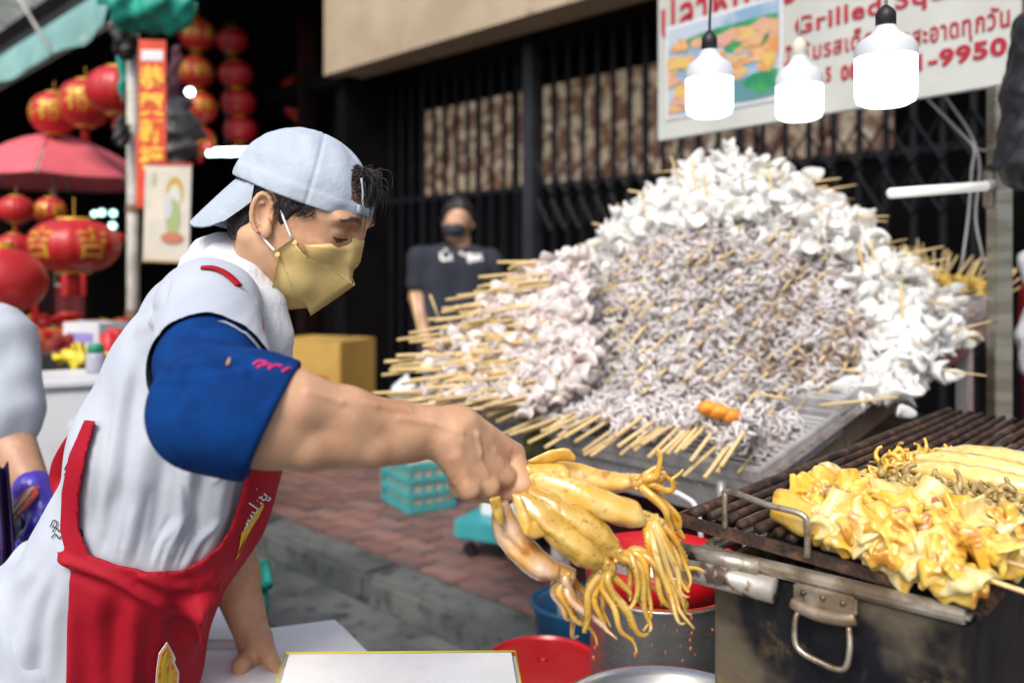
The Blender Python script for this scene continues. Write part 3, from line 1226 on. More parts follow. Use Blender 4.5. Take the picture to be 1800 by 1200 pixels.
lump_thing('yellow_bag', 'yellow plastic bag lying beside the green capped bottle', 'bag', P(148, 628, 2.9), (0.09, 0.06, 0.025), mat('yellow_film', (0.65, 0.52, 0.03), 0.4), 31, 0.3, res=0.006)
lump_thing('orange_bag', 'orange and red snack bag in front of the gift packets', 'bag', P(102, 612, 3.3), (0.10, 0.06, 0.05), mat('orange_film', (0.66, 0.16, 0.02), 0.35, col2=(0.55, 0.02, 0.02), scale=14), 33, 0.2, res=0.007)
lump_thing('red_bag', 'red bag standing against the back of the cook', 'bag', P(196, 622, 2.9), (0.05, 0.05, 0.09), mat('red_film', (0.5, 0.02, 0.02), 0.4), 35, 0.2, res=0.007)
# ------------------------------------------------------------------ the display cart with the heap of squid skewers
C0 = Vector((0.5365, 1.85, 0.968))
c1 = Vector((0.656, -0.755, 0)).normalized()
c2h = Vector((0.755, 0.656, 0)).normalized()
TILT = 0.26
c2 = Vector((c2h.x, c2h.y, TILT))
tn_ = c1.cross(c2.normalized()).normalized()          # tray normal, pointing up


def T(s, u, h=0.0):
    """Tray frame: s to the left along the front edge, u up the sloping tray, h above it."""
    return C0 - c1 * s + c2 * u + Vector((0, 0, h))


MTR = frame(C0, c1, c2)                               # local x = right, y = up the slope, z = normal
LN = c2.length
M_STEEL2 = mat('tray_steel', (0.60, 0.60, 0.60), 0.38, 0.4, col2=(0.48, 0.47, 0.46), scale=4, stretch=(1, 6, 1), rvar=(8, 0.2, 0.42), bump=(60, 0.12, 0.002))
M_BRONZE = mat('stained_steel', (0.34, 0.28, 0.21), 0.45, 0.7, col2=(0.2, 0.15, 0.10), scale=6, col3=(0.45, 0.43, 0.4), scale3=9, lo3=0.55, hi3=0.7, rvar=(12, 0.25, 0.5))
M_BAMBOO = mat('bamboo', (0.76, 0.58, 0.30), 0.6, col2=(0.68, 0.48, 0.20), scale=30, stretch=(4, 40, 40), objvar=0.2)

cart = thing('display_cart', 'steel display cart with sloping slatted trays under the squid heap', 'cart', (T(0.6, 0.6).x, T(0.6, 0.6).y, 0))


def tbox(mb, s0, s1, u0, u1, z0, z1, bev=0.0):
    """Box in tray axes (u in metres of horizontal depth)."""
    mb.box((-(s0 + s1) / 2, (u0 + u1) / 2 * LN, (z0 + z1) / 2), (s1 - s0, (u1 - u0) * LN, z1 - z0), MTR, bev)


SMAX = 1.46
# front tray (lower) and back tray (a step higher)
for u0, u1, z in ((0.0, 0.355, 0.0), (0.36, 1.30, 0.022)):
    b = MB()
    tbox(b, 0.0, SMAX, u0, u1, z - 0.032, z - 0.028)
    b.build('tray_floor', mat('dark_tray_floor', (0.05, 0.05, 0.055), 0.5, 0.5), cart)
    for (s0, s1, q0, q1) in ((0, SMAX, u0, u0 + 0.012), (0, SMAX, u1 - 0.012, u1), (0, 0.014, u0 + 0.0125, u1 - 0.0125), (SMAX - 0.014, SMAX, u0 + 0.0125, u1 - 0.0125)):
        b = MB()
        tbox(b, s0, s1, q0, q1, z - 0.055, z + 0.004, 0.003)
        b.build('tray_edge', M_STEEL2, cart)
    n = int((u1 - u0 - 0.03) / 0.024)
    smx = 0.62 if u0 == 0 else 0.42
    for i in range(n):
        u = u0 + 0.02 + 0.024 * i
        b = MB()
        tbox(b, 0.016, smx, u, u + 0.0115, z - 0.010, z - 0.002, 0.002)
        b.build('slat', mat('bright_slat_steel', (0.74, 0.75, 0.76), 0.35, 0.5), cart)
# apron panels of the cart, upright
for s0, s1, u0, u1, z0, z1, m in ((0.02, SMAX - 0.02, 0.01, 0.02, -0.14, -0.056, M_STEEL2), (0.002, 0.014, 0.0, 0.355, -0.115, -0.056, M_BRONZE), (0.002, 0.014, 0.36, 0.86, -0.10, -0.034, M_BRONZE), (0.002, 0.014, 0.865, 1.30, -0.10, -0.034, M_BRONZE)):
    b = MB()
    tbox(b, s0, s1, u0, u1, z0, z1, 0.002)
    b.build('side_panel', m, cart)


def hbox(mb, s0, s1, u0, u1, z0, z1, bev=0.0):
    """Level box that follows the cart's plan."""
    Mh = frame(Vector((C0.x, C0.y, 0)), c1, c2h)
    mb.box((-(s0 + s1) / 2, (u0 + u1) / 2, (z0 + z1) / 2), (s1 - s0, u1 - u0, z1 - z0), Mh, bev)


b = MB()
hbox(b, 0.03, SMAX - 0.03, 0.36, 1.28, 0.78, 0.93)
b.build('under_frame', M_BRONZE, cart)
b = MB()
hbox(b, -0.005, 0.028, 0.34, 1.28, 0.84, 0.90, 0.004)
b.build('under_rail', M_BRONZE, cart)
for s, u, top in ((0.05, 0.06, 0.90), (0.72, 0.10, 0.90), (0.05, 1.22, 1.20), (SMAX - 0.06, 1.22, 1.20)):
    b = MB()
    hbox(b, s - 0.02, s + 0.02, u - 0.02, u + 0.02, 0.0, top, 0.003)
    b.build('leg', M_STEEL2, cart)
# clamp screw on the near corner
b = MB()
p = T(0.09, -0.012, -0.03)
b.tube([p, p + Vector((0, 0, -0.085))], 0.010, 10)
b.build('clamp', M_STEEL2, cart, True)
b = MB()
b.tube([p + Vector((0.0, -0.012, -0.02)), p + Vector((-0.022, -0.016, -0.085))], 0.004, 6)
b.build('clamp_bar', M_STEEL2, cart, True)
# maroon cloth and tubs below
g = thing('table_skirt', 'dark maroon cloth hanging under the display cart', 'cloth', (T(0.6, 0.2).x, T(0.6, 0.2).y, 0))
vs, fs = [], []
NS = 70
Mh = frame(Vector((C0.x, C0.y, 0)), c1, c2h)
for t in (0, 1):
    for i in range(NS + 1):
        s = SMAX * 0.62 * i / NS
        for z in (0.05, 0.45, 0.84):
            vs.append(Mh @ Vector((-s - 0.02, 0.30 + 0.018 * math.sin(i * 0.9) * (1.2 - z) + t * 0.006, z)))
for t in (0, 1):
    for i in range(NS):
        for j in range(2):
            k = t * (NS + 1) * 3 + i * 3 + j
            fs.append((k, k + 3, k + 4, k + 1) if t == 0 else (k, k + 1, k + 4, k + 3))
b = MB()
b.add(vs, fs)
b.build('cloth', mat('maroon_skirt', (0.075, 0.010, 0.016), 0.9, col2=(0.04, 0.008, 0.01), scale=6), g, True)
b = MB()
b.tube([Mh @ Vector((-0.02, 0.30, 0.845)), Mh @ Vector((-SMAX * 0.62 - 0.02, 0.30, 0.845))], 0.008, 6)
b.build('rod', M_STEEL2, g)
lump_thing('green_bag', 'dark olive green bag hanging under the front of the display cart', 'bag', P(966, 790, 2.42), (0.085, 0.07, 0.075), mat('olive_bag', (0.09, 0.11, 0.015), 0.6, col2=(0.03, 0.035, 0.01), scale=5), 41, 0.2)

# ---------------------------------------------- the heap
S0, U0, SR, UR, HP = 0.60, 0.70, 0.78, 0.70, 0.60


def heap(s, u):
    u0 = 0.04 + 0.26 * max(0.0, min(1.0, (0.14 - s) / 0.16))
    ds, du = (s - S0) / (SR if s > S0 else 0.52 + 0.14 * max(0.0, min(1.0, (u - 0.35) / 0.4))), (u - U0) / ((U0 - u0) if u < U0 else 0.62)
    d = (abs(ds) ** 2.2 + abs(du) ** 2.2) ** (1 / 2.2)
    return HP * max(0.0, 1 - d ** 1.55) + 0.02 * math.sin(s * 17 + 1) * math.sin(u * 15)


def heap_n(s, u):
    e = 0.02
    a = T(s + e, u, heap(s + e, u)) - T(s - e, u, heap(s - e, u))
    q = T(s, u + e, heap(s, u + e)) - T(s, u - e, heap(s, u - e))
    n = q.cross(a).normalized()
    return n if n.z > 0 else -n


def proj(p):
    return 900 + p.x / p.y * FPX, 480 + (CAM_Z - p.z) / p.y * FPX


M_TENT = mat('raw_tentacle', (0.72, 0.685, 0.675), 0.34, col2=(0.60, 0.545, 0.53), scale=26, lo=0.36, hi=0.64, col3=(0.34, 0.26, 0.22), scale3=40, lo3=0.62, hi3=0.74, objvar=0.22,
             sss=0.25, sssr=(0.012, 0.009, 0.008), bump=(160, 0.25, 0.002), spec=0.5, coat=0.3)
M_WSQ = mat('raw_white_squid', (0.78, 0.785, 0.765), 0.3, col2=(0.70, 0.69, 0.65), scale=20, col3=(0.52, 0.36, 0.32), scale3=30, lo3=0.70, hi3=0.78, objvar=0.06, sss=0.4,
            sssr=(0.018, 0.015, 0.012), bump=(70, 0.25, 0.004), spec=0.5, coat=0.4)
M_PSQ = mat('raw_pink_squid', (0.70, 0.65, 0.625), 0.32, col2=(0.56, 0.45, 0.42), scale=18, lo=0.42, hi=0.66, objvar=0.12, sss=0.2, sssr=(0.012, 0.006, 0.005), bump=(70, 0.25, 0.004), spec=0.5, coat=0.35)

b = MB()
NG = 90
for t in (0,):
    vs, fs = [], []
    for i in range(NG + 1):
        for j in range(NG + 1):
            s, u = -0.02 + 1.38 * i / NG, 0.02 + 1.24 * j / NG
            h = heap(s, u) - 0.045
            h += 0.012 * math.sin(s * 90 + 3 * math.sin(u * 40)) * math.sin(u * 80 + 2 * math.sin(s * 50))
            vs.append(T(s, u, max(h, -0.02)))
    for i in range(NG):
        for j in range(NG):
            k = i * (NG + 1) + j
            fs.append((k, k + 1, k + NG + 2, k + NG + 1))
    b.add(vs, fs)
core = b.build('squid_heap_core', mat('heap_core_gap_shade', (0.24, 0.20, 0.19), 0.5, col2=(0.13, 0.10, 0.09), scale=30, bump=(60, 0.8, 0.02)), None, True)  # colour darkened to put shadow into the gaps between skewers
tag(core, 'packed raw squid deep inside the heap', 'squid', kind='stuff')

rs = random.Random(77)


def unit(rr):
    while True:
        v = np.array([rr.uniform(-1, 1) for _ in range(3)])
        l = np.linalg.norm(v)
        if 0.1 < l < 1:
            return v / l


def tentacle_cluster(seed, n=34):
    rr = random.Random(seed)
    b = MB()
    for i in range(n):
        x = rr.uniform(-0.085, 0.035)
        a = rr.uniform(0, 2 * math.pi)
        rad = np.array((rr.uniform(-0.5, 0.5), math.cos(a), math.sin(a)))
        rad /= np.linalg.norm(rad)
        w = np.cross(rad, unit(rr))
        w /= np.linalg.norm(w)
        p = np.array((x, 0, 0)) + rad * rr.uniform(0.0, 0.008)
        turn = rr.uniform(2.6, 6.4)
        L_ = rr.uniform(0.032, 0.062)
        pts, rads = [], []
        m = 9
        d0 = rr.uniform(-0.5, 0.2)
        r0 = rr.uniform(0.0046, 0.0070)
        for k in range(m):
            t = k / (m - 1)
            pts.append(p.copy())
            ang = d0 + turn * t ** 1.3
            p = p + (rad * math.cos(ang) + w * math.sin(ang)) * L_ / (m - 1)
            rads.append(r0 * (1 - 0.62 * t))
        b.tube(pts, rads, 6)
    return b


def blob_cluster(seed, n, size, flat):
    rr = random.Random(seed)
    b = MB()
    for i in range(n):
        c = np.array((-0.085 + 0.12 * i / max(n - 1, 1) + rr.uniform(-0.01, 0.01), rr.uniform(-0.022, 0.022), rr.uniform(-0.018, 0.020)))
        sz = size * rr.uniform(0.75, 1.25)
        sd = rr.randint(0, 9999)
        Mr = Matrix.Rotation(rr.uniform(0, 6.3), 4, Vector(unit(rr)))

        def fn(q, sd=sd, sz=sz, Mr=Mr):
            l = float(lumps(q.x / sz, q.y / sz, q.z / sz, sd, 5, 0.8, 2.6))
            q = q * (1 + 0.17 * l)
            bend = q.x * q.x / sz * 0.75
            return Mr @ Vector((q.x, q.y, q.z + bend))
        b.ball(c, (sz * 1.15, sz * 0.85, sz * flat), 3, None, fn)
    return b


TV = [tentacle_cluster(100 + k).mesh('tentacles', smooth=True) for k in range(8)]
WV = [blob_cluster(200 + k, 8, 0.0255, 0.48).mesh('squid_pieces', smooth=True) for k in range(7)]
PV = [blob_cluster(300 + k, 7, 0.0215, 0.42).mesh('squid_pieces', smooth=True) for k in range(6)]
M_TENT2 = mat('raw_tentacle_brown', (0.56, 0.47, 0.39), 0.38, col2=(0.40, 0.30, 0.22), scale=26, lo=0.36, hi=0.64, col3=(0.22, 0.14, 0.09), scale3=40, lo3=0.56, hi3=0.7, objvar=0.2, sss=0.12,
             sssr=(0.01, 0.006, 0.005), bump=(160, 0.25, 0.002), spec=0.5)
TV2 = [tentacle_cluster(160 + k).mesh('tentacles', smooth=True) for k in range(4)]
for ms, m in ((TV, M_TENT), (TV2, M_TENT2), (WV, M_WSQ), (PV, M_PSQ)):
    for me in ms:
        me.materials.append(m)
b = MB()
b.tube([(-0.10, 0, 0), (0.0, 0, 0), (0.125, 0, 0)], [0.0014, 0.0032, 0.0036], 7)
STICK = b.mesh('stick', smooth=True)
STICK.materials.append(M_BAMBOO)

# spread the skewers over the heap where it shows
cand = []
cam_p = Vector((0, 0, CAM_Z))
while len(cand) < 5200:
    s, u = rs.uniform(-0.03, 1.34), rs.uniform(0.03, 1.24)
    h = heap(s, u)
    if h < 0.012 or (s < 0.05 and u < 0.22):
        continue
    n = heap_n(s, u)
    if rs.random() > min(1.0, 0.35 / max(n.z, 0.2)):
        continue
    p = T(s, u, h)
    if n.dot((cam_p - p).normalized()) < -0.12:
        continue
    cand.append((s, u, p, n))
picked = [cand[0]]
P_ = np.array([list(c[2]) for c in cand])
dist = np.linalg.norm(P_ - P_[0], axis=1)
order = [0]
while len(order) < 720:
    k = int(np.argmax(dist))
    order.append(k)
    dist = np.minimum(dist, np.linalg.norm(P_ - P_[k], axis=1))

T_ZONE = [(985, 470), (1100, 420), (1190, 395), (1330, 385), (1450, 415), (1510, 470), (1535, 560), (1540, 660), (1500, 790), (1250, 840), (1050, 820), (900, 760), (905, 640), (950, 560)]


def in_poly(x, y, poly):
    c = False
    for i in range(len(poly)):
        x0, y0 = poly[i]
        x1, y1 = poly[i - 1]
        if (y0 > y) != (y1 > y) and x < (x1 - x0) * (y - y0) / (y1 - y0) + x0:
            c = not c
    return c


def skewer_matrix(s, u, p, n, zone):
    if zone == 'pink':
        d = Vector((-1.0, rs.uniform(-0.25, 0.15), rs.uniform(-0.20, -0.02)))
    elif zone == 'tent':
        f = max(0.0, min(1.0, (s - 0.5) / 0.7))
        d = -c2h * (1.0 - 0.3 * f) + c1 * (0.16 - 0.6 * f) + Vector((0, 0, rs.uniform(-0.52, -0.26)))
    else:
        d = rs.choice([-c2h - c1 * 0.3, c1 * 0.8 - c2h * 0.5, Vector((0, 0, 1)) - c2h * 0.3, -c1 + Vector((0, 0, -0.1)), c1 + c2h * 0.4]) + Vector((0, 0, rs.uniform(-0.2, 0.3)))
    d = d.normalized() + Vector((rs.uniform(-0.10, 0.10), rs.uniform(-0.10, 0.10), rs.uniform(-0.06, 0.06)))
    d.normalize()
    q = p - n * (rs.uniform(0.0, 0.026) if zone != 'pink' else rs.uniform(0.006, 0.02))
    if zone == 'tent':
        q = q - d * 0.03
    M = frame(q, d, n.cross(d))
    return M @ Matrix.Rotation(rs.uniform(0, 6.28), 4, 'X')


LABS = {'tent': ('tentacle_skewer', 'bamboo skewer of curled grey tentacles in the front of the heap', 'skewers of raw tentacles'),
        'white': ('squid_skewer', 'bamboo skewer of thick white squid pieces on top or right of the heap', 'skewers of white squid'),
        'pink': ('squid_skewer', 'bamboo skewer of pinkish squid with its stick pointing out left of the heap', 'skewers of pinkish squid')}


def area_label(zone, px, py):
    if zone == 'tent':
        row = 'upper edge' if py < 470 else ('upper middle' if py < 550 else ('lower middle' if py < 640 else 'foot'))
        colm = 'left' if px < 1130 else ('centre' if px < 1320 else 'right')
        return 'skewer of curled grey tentacles at the %s of the grey part, %s third' % (row, colm)
    if zone == 'white':
        if px > 1470:
            return 'skewer of thick white squid down the right slope, %s' % ('by the steel slats' if py > 560 else ('halfway up' if py > 470 else 'near the shoulder'))
        return 'skewer of thick white squid on the %s of the heap' % ('left shoulder' if px < 1120 else ('very top' if py < 330 else 'upper face below the top'))
    return 'skewer of pinkish squid, stick pointing left, in the %s of the left slope' % ('top' if py < 520 else ('middle' if py < 610 else 'bottom'))


fill = {'tent': [], 'white': [], 'pink': []}
cnt = {'tent': 0, 'white': 0, 'pink': 0}
for i, k in enumerate(order):
    s, u, p, n = cand[k]
    px, py = proj(p)
    jx, jy = rs.gauss(0, 22), rs.gauss(0, 16)
    px, py = px + jx, py + jy
    zone = 'tent' if in_poly(px, py, T_ZONE) else ('pink' if px < 990 and py > 430 + max(0, (px - 900)) * 0.2 else 'white')
    M = skewer_matrix(s, u, p, n, zone)
    ms = {'tent': TV, 'white': WV, 'pink': PV}[zone]
    sc = rs.uniform(0.85, 1.15)
    brown = zone == 'tent' and in_poly(px, py, [(1300, 540), (1420, 500), (1520, 560), (1520, 690), (1400, 690), (1290, 640)]) and rs.random() < 0.75
    if brown:
        ms = TV2
    if i < 500 and cnt[zone] < (230 if zone == 'tent' else 150):
        cnt[zone] += 1
        nm, lab, grp = LABS[zone]
        lab = area_label(zone, px, py)
        root = thing(nm, lab, 'skewer', (0, 0, 0), grp)
        root.matrix_world = M @ Matrix.Scale(sc, 4)
        link_mesh('squid' if zone != 'tent' else 'tentacles', rs.choice(ms), None, root)
        sk = link_mesh('stick', STICK, None, root)
        if zone == 'white' and rs.random() < 0.72:
            sk.location = (-0.085, 0, 0)
        elif zone == 'tent' and rs.random() < 0.76:
            sk.location = (-0.055, 0, 0)
        elif zone == 'pink':
            sk.location = (rs.uniform(-0.01, 0.05), 0, 0)
            sk.scale = (1, 1.3, 1.3)
    else:
        fill[zone].append((M @ Matrix.Translation((0, 0, -0.0)) @ Matrix.Scale(sc, 4), rs.choice(ms)))
for zone, lst in fill.items():
    Vs, Fs, base = [], [], 0
    tri = {}
    for M, me in lst:
        if me.name not in tri:
            co_ = np.empty(len(me.vertices) * 3)
            me.vertices.foreach_get('co', co_)
            me.calc_loop_triangles()
            tr = np.empty(len(me.loop_triangles) * 3, dtype=np.int32)
            me.loop_triangles.foreach_get('vertices', tr)
            tri[me.name] = (co_.reshape(-1, 3), tr.reshape(-1, 3))
        co_, tr = tri[me.name]
        A = np.array(M)
        Vs.append(co_ @ A[:3, :3].T + A[:3, 3])
        Fs.append(tr + base)
        base += len(co_)
    if Vs:
        me = np_mesh('squid_filling', np.concatenate(Vs), np.concatenate(Fs))
        o = link_mesh({'tent': 'tentacle_filling', 'white': 'white_squid_filling', 'pink': 'pink_squid_filling'}[zone], me, {'tent': M_TENT, 'white': M_WSQ, 'pink': M_PSQ}[zone])
        tag(o, {'tent': 'grey tentacles packed between the skewers of the heap', 'white': 'white squid packed between the skewers of the heap', 'pink': 'pinkish squid packed between the skewers at the left'}[zone], 'squid', kind='stuff')

# stray skewers along the left and the front of the heap, sticks only in part
LST = []
for i in range(190):
    f = rs.random()
    px, py = 760 + 240 * rs.random(), 0
    py = 450 + 255 * rs.random()
    if py < 625 - (px - 740) * 0.85:
        continue
    LST.append((px, py, 2.60 - 0.0004 * (px - 700) - (py - 470) * 0.0011))
for i in range(44):
    f = i / 43
    LST.append((845 + 470 * f, 706 + 64 * f + rs.uniform(-26, 10), 2.46 - 0.60 * f))
for i, (px, py, D) in enumerate(LST):
    front = i >= len(LST) - 44
    root = thing('squid_skewer' if not front else 'tentacle_skewer', area_label('pink', px, py) if not front else 'bamboo skewer sticking out over the front edge of the tray', 'skewer', (0, 0, 0), 'skewers of pinkish squid' if not front else 'skewers along the front edge')
    q = P(px, py, D)
    if front:
        f_ = 1 - (px - 845) / 470
        d = (-c2h * 1.0 + c1 * (0.18 - 0.62 * f_) + Vector((0, 0, -0.42 + 0.16 * f_))).normalized()
    else:
        d = Vector((-1.0, rs.uniform(-0.35, 0.1), rs.uniform(-0.22, -0.04))).normalized()
    d = (d + Vector((rs.uniform(-0.1, 0.1), rs.uniform(-0.1, 0.1), rs.uniform(-0.07, 0.07)))).normalized()
    M = frame(q, d, Vector((0, 0, 1)).cross(d)) @ Matrix.Rotation(rs.uniform(0, 6.28), 4, 'X')
    root.matrix_world = M
    link_mesh('squid' if not front else 'tentacles', rs.choice(PV if not front else TV), None, root)
    sk = link_mesh('stick', STICK, None, root)
    sk.location = (rs.uniform(0.0, 0.05), 0, 0)
    sk.scale = (1, 1.3, 1.3)
# a few odd ones: upright sticks at the left, loose ones on the steel, orange snack
for px0, py0, px1, py1, D, lab in ((725, 515, 738, 600, 2.75, 'upright bamboo stick at the left end of the heap'), (756, 518, 772, 560, 2.74, 'short upright bamboo stick beside the other at the left end'),
                                   (1440, 712, 1578, 698, 2.02, 'loose bamboo stick lying across the step of the steel tray'), (1335, 692, 1390, 702, 2.05, 'dark tipped bamboo stick at the foot of the heap'),
                                   (1432, 694, 1462, 680, 2.1, 'short stick end poking out near the loose stick'),
                                   (1545, 570, 1543, 510, 2.45, 'upright stick among the white pieces at the right'), (1596, 560, 1592, 470, 2.5, 'second upright stick among the white pieces at the right')):
    g = thing('bamboo_stick', lab, 'stick', P(px0, py0, D), 'loose bamboo sticks')
    b = MB()
    b.tube([P(px0, py0, D), P(px1, py1, D - 0.02)], 0.0035, 7)
    b.build('shaft', M_BAMBOO, g, True)
g = thing('orange_snack', 'orange fried piece lying on the tentacles by the tray edge', 'snack', P(1265, 722, 1.88))
b = MB()
for px, py, r_ in ((1243, 716, 0.022), (1262, 722, 0.024), (1285, 730, 0.022)):
    b.ball(P(px, py, 1.90), (r_, r_ * 0.8, r_ * 0.75), 3, None, lambda q: q * (1 + 0.15 * float(lumps(q.x * 60, q.y * 60, q.z * 60, 4, 4, 0.6, 1.6))))
b.build('crust', mat('orange_crust', (0.80, 0.33, 0.03), 0.5, col2=(0.7, 0.24, 0.02), scale=40, bump=(120, 0.5, 0.003)), g, True)

# yellow skewers standing behind at the right end
YV = [blob_cluster(400 + k, 4, 0.020, 0.6).mesh('squid_pieces', smooth=True) for k in range(2)]
for me in YV:
    me.materials.append(mat('yellow_raw', (0.72, 0.50, 0.10), 0.4, col2=(0.6, 0.38, 0.06), scale=20, objvar=0.1))
for i in range(30):
    f = i / 29
    root = thing('squid_skewer', 'yellow squid skewer in the row at the far right end of the tray', 'skewer', (0, 0, 0), 'yellow skewers at the right')
    p = P(1600 + 155 * f, 478 + 45 * f + rs.uniform(-8, 8), 2.95 + rs.uniform(-0.06, 0.1))
    d = Vector((-0.25 + 0.9 * f + rs.uniform(-0.2, 0.2), -0.1, 0.55 + rs.uniform(-0.15, 0.15))).normalized()
    root.matrix_world = frame(p, d, Vector((0, 1, 0)).cross(d)) @ Matrix.Scale(0.9, 4)
    link_mesh('squid', rs.choice(YV), None, root)
    link_mesh('stick', STICK, None, root)
# ------------------------------------------------------------------ signboard, post, lamps
SR_ = P(1790, 145, 2.27)
sdir = Vector((0.6126, -0.790, 0)).normalized()                    # to the right along the board
MSG = frame(SR_, sdir, Vector((0, 0, 1)))                           # x right, y up, z towards the viewer
M_BOARD = mat('sign_white', (0.56, 0.57, 0.52), 0.26, col2=(0.50, 0.50, 0.44), scale=2.5, col3=(0.40, 0.34, 0.24), scale3=4, lo3=0.66, hi3=0.8, spec=0.5, coat=1.0, rvar=(5, 0.08, 0.2))
M_SRED = mat('sign_red', (0.40, 0.012, 0.03), 0.4)
SW, SHT = 1.29, 0.72
sg = thing('signboard', 'white signboard with red Thai and English lettering above the squid heap', 'sign', SR_)
b = MB()
b.box((-SW / 2 + 0.005, SHT / 2, -0.012), (SW, SHT, 0.02), MSG, 0.003)
b.build('board', M_BOARD, sg)


def sgpt(px, py):
    """Point on the face of the board, in its own x and y, under a pixel of the photograph."""
    o = Vector((0, 0, CAM_Z))
    d = P(px, py, 1.0) - o
    n = MSG.to_3x3() @ Vector((0, 0, 1))
    t = (SR_ - o).dot(n) / d.dot(n)
    return MSG.inverted() @ (o + d * t)


def sgtext(body, px, py, px2, size, bold, name='lettering', sx=None, shear=0.0):
    a = sgpt(px, py)
    e = sgpt(px2, py)
    o = text_mesh(body, size, Matrix.Identity(4), name, M_SRED, None, bold, shear, 0.0012)
    xs = [v.co.x for v in o.data.vertices]
    w = max(xs) - min(xs)
    k = (e.x - a.x) / w
    o.data.transform(Matrix.Translation(-SR_) @ MSG @ Matrix.Translation((a.x, a.y, 0.0006)) @ Matrix.Diagonal((k, 1, 1, 1)) @ Matrix.Translation((-min(xs), 0, 0)))
    o.parent = sg
    return o


sgtext('ปลาหมึกย่าง', 1163, 68, 1480, 0.190, 0.0036)
sgtext('Grilled Squid', 1397, 62, 1715, 0.078, 0.0016)
sgtext('น้ำจิ้มรสเด็ด', 1375, 116, 1536, 0.074, 0.0010)
sgtext('สดสะอาดทุกวัน', 1566, 90, 1775, 0.076, 0.0012)
sgtext('ตลาด 5', 1390, 156, 1461, 0.064, 0.0016)
sgtext('08', 1478, 142, 1508, 0.064, 0.0022)
sgtext('1-9950', 1612, 124, 1770, 0.064, 0.0026)
# the printed food photo on the board
a, e = sgpt(1176, 210), sgpt(1371, 30)
x0, x1, y0, y1 = a.x, e.x, a.y + 0.012, a.y + 0.335
b = MB()
b.box(((x0 + x1) / 2, (y0 + y1) / 2, 0.0015), (x1 - x0 + 0.03, y1 - y0 + 0.03, 0.002), MSG)
b.build('photo_border', mat('photo_border', (0.62, 0.64, 0.66), 0.3), sg)
b = MB()
b.box(((x0 + x1) / 2, (y0 + y1) / 2, 0.0030), (x1 - x0, y1 - y0, 0.002), MSG)
b.build('photo_ground', mat('photo_blue', (0.22, 0.36, 0.50), 0.3, col2=(0.45, 0.52, 0.6), scale=7), sg)
rp = random.Random(3)
PH = [mat('ph_orange', (0.62, 0.27, 0.07), 0.35, col2=(0.7, 0.42, 0.2), scale=30), mat('ph_pink', (0.62, 0.32, 0.26), 0.35, col2=(0.6, 0.4, 0.2), scale=30), mat('ph_yellow', (0.66, 0.45, 0.12), 0.35), mat('ph_green', (0.02, 0.22, 0.09), 0.35, col2=(0.05, 0.3, 0.1), scale=20), mat('ph_teal', (0.10, 0.25, 0.27), 0.35)]


def blotch(x, y, rx, ry, m, lift, rot=0):
    b = MB()
    poly = []
    for i in range(18):
        t = 2 * math.pi * i / 18
        q = 1 + 0.15 * math.sin(3 * t + x * 40) + 0.1 * math.sin(5 * t + y * 70)
        poly.append((max(x0, min(x1, x + rx * q * math.cos(t + rot))), max(y0, min(y1, y + ry * q * math.sin(t) + 0.3 * rx * math.sin(rot) * math.cos(t)))))
    b.prism(poly, 0.0006, MSG @ Matrix.Translation((0, 0, 0.0042 + lift)))
    b.build('photo_print', m, sg)


W_, H_ = x1 - x0, y1 - y0
blotch(x0 + W_ * 0.55, y0 + H_ * 0.78, W_ * 0.45, H_ * 0.10, PH[3], 0)
blotch(x0 + W_ * 0.8, y0 + H_ * 0.62, W_ * 0.25, H_ * 0.10, PH[3], 0.0002)
blotch(x0 + W_ * 0.75, y0 + H_ * 0.12, W_ * 0.3, H_ * 0.14, PH[4], 0.0003)
blotch(x0 + W_ * 0.86, y0 + H_ * 0.18, W_ * 0.14, H_ * 0.12, PH[3], 0.0005)
for i in range(64):
    fx = rp.random()
    fy = rp.uniform(0.03, 0.80) * (1 - 0.45 * fx) + 0.34 * fx
    blotch(x0 + W_ * fx, y0 + H_ * fy, W_ * rp.uniform(0.05, 0.11), H_ * rp.uniform(0.035, 0.08), PH[rp.choice((0, 0, 1, 1, 2))], 0.0007 + 0.00006 * i)

# post of the cart
px_ = P(1768, 480, 2.27)
po = thing('cart_post', 'square steel post at the right holding the signboard', 'post', (px_.x, px_.y, 0))
b = MB()
b.box((px_.x, px_.y + 0.03, 0.952), (0.047, 0.047, 1.904), None, 0.003)
b.build('tube', mat('post_steel', (0.42, 0.40, 0.34), 0.38, 0.85, col2=(0.30, 0.27, 0.21), scale=4, stretch=(1, 1, 6), col3=(0.2, 0.15, 0.09), scale3=14, lo3=0.62, hi3=0.75), po)
b = MB()
b.box((px_.x - 0.030, px_.y + 0.03, P(0, 330, 2.27).z), (0.016, 0.03, 0.10), None, 0.003)
b.build('bracket', M_BRONZE, po)
b = MB()
b.box((px_.x, px_.y + 0.03, P(0, 294, 2.27).z), (0.062, 0.062, 0.02), None, 0.003)
b.build('collar', M_KBLACK, po)
tb = thing('light_tube', 'short white tube light sticking out from the steel post', 'lamp', P(1740, 326, 2.27))
b = MB()
b.tube([P(1565, 340, 2.12), P(1735, 327, 2.26)], 0.0125, 12)
b.build('tube', mat('white_tube', (0.80, 0.80, 0.76), 0.3, emit=((1, 1, 0.96), 0.35)), tb, True)
b = MB()
b.tube([P(1733, 327, 2.258), P(1746, 326, 2.268)], 0.015, 12)
b.build('socket', M_GREYP, tb, True)

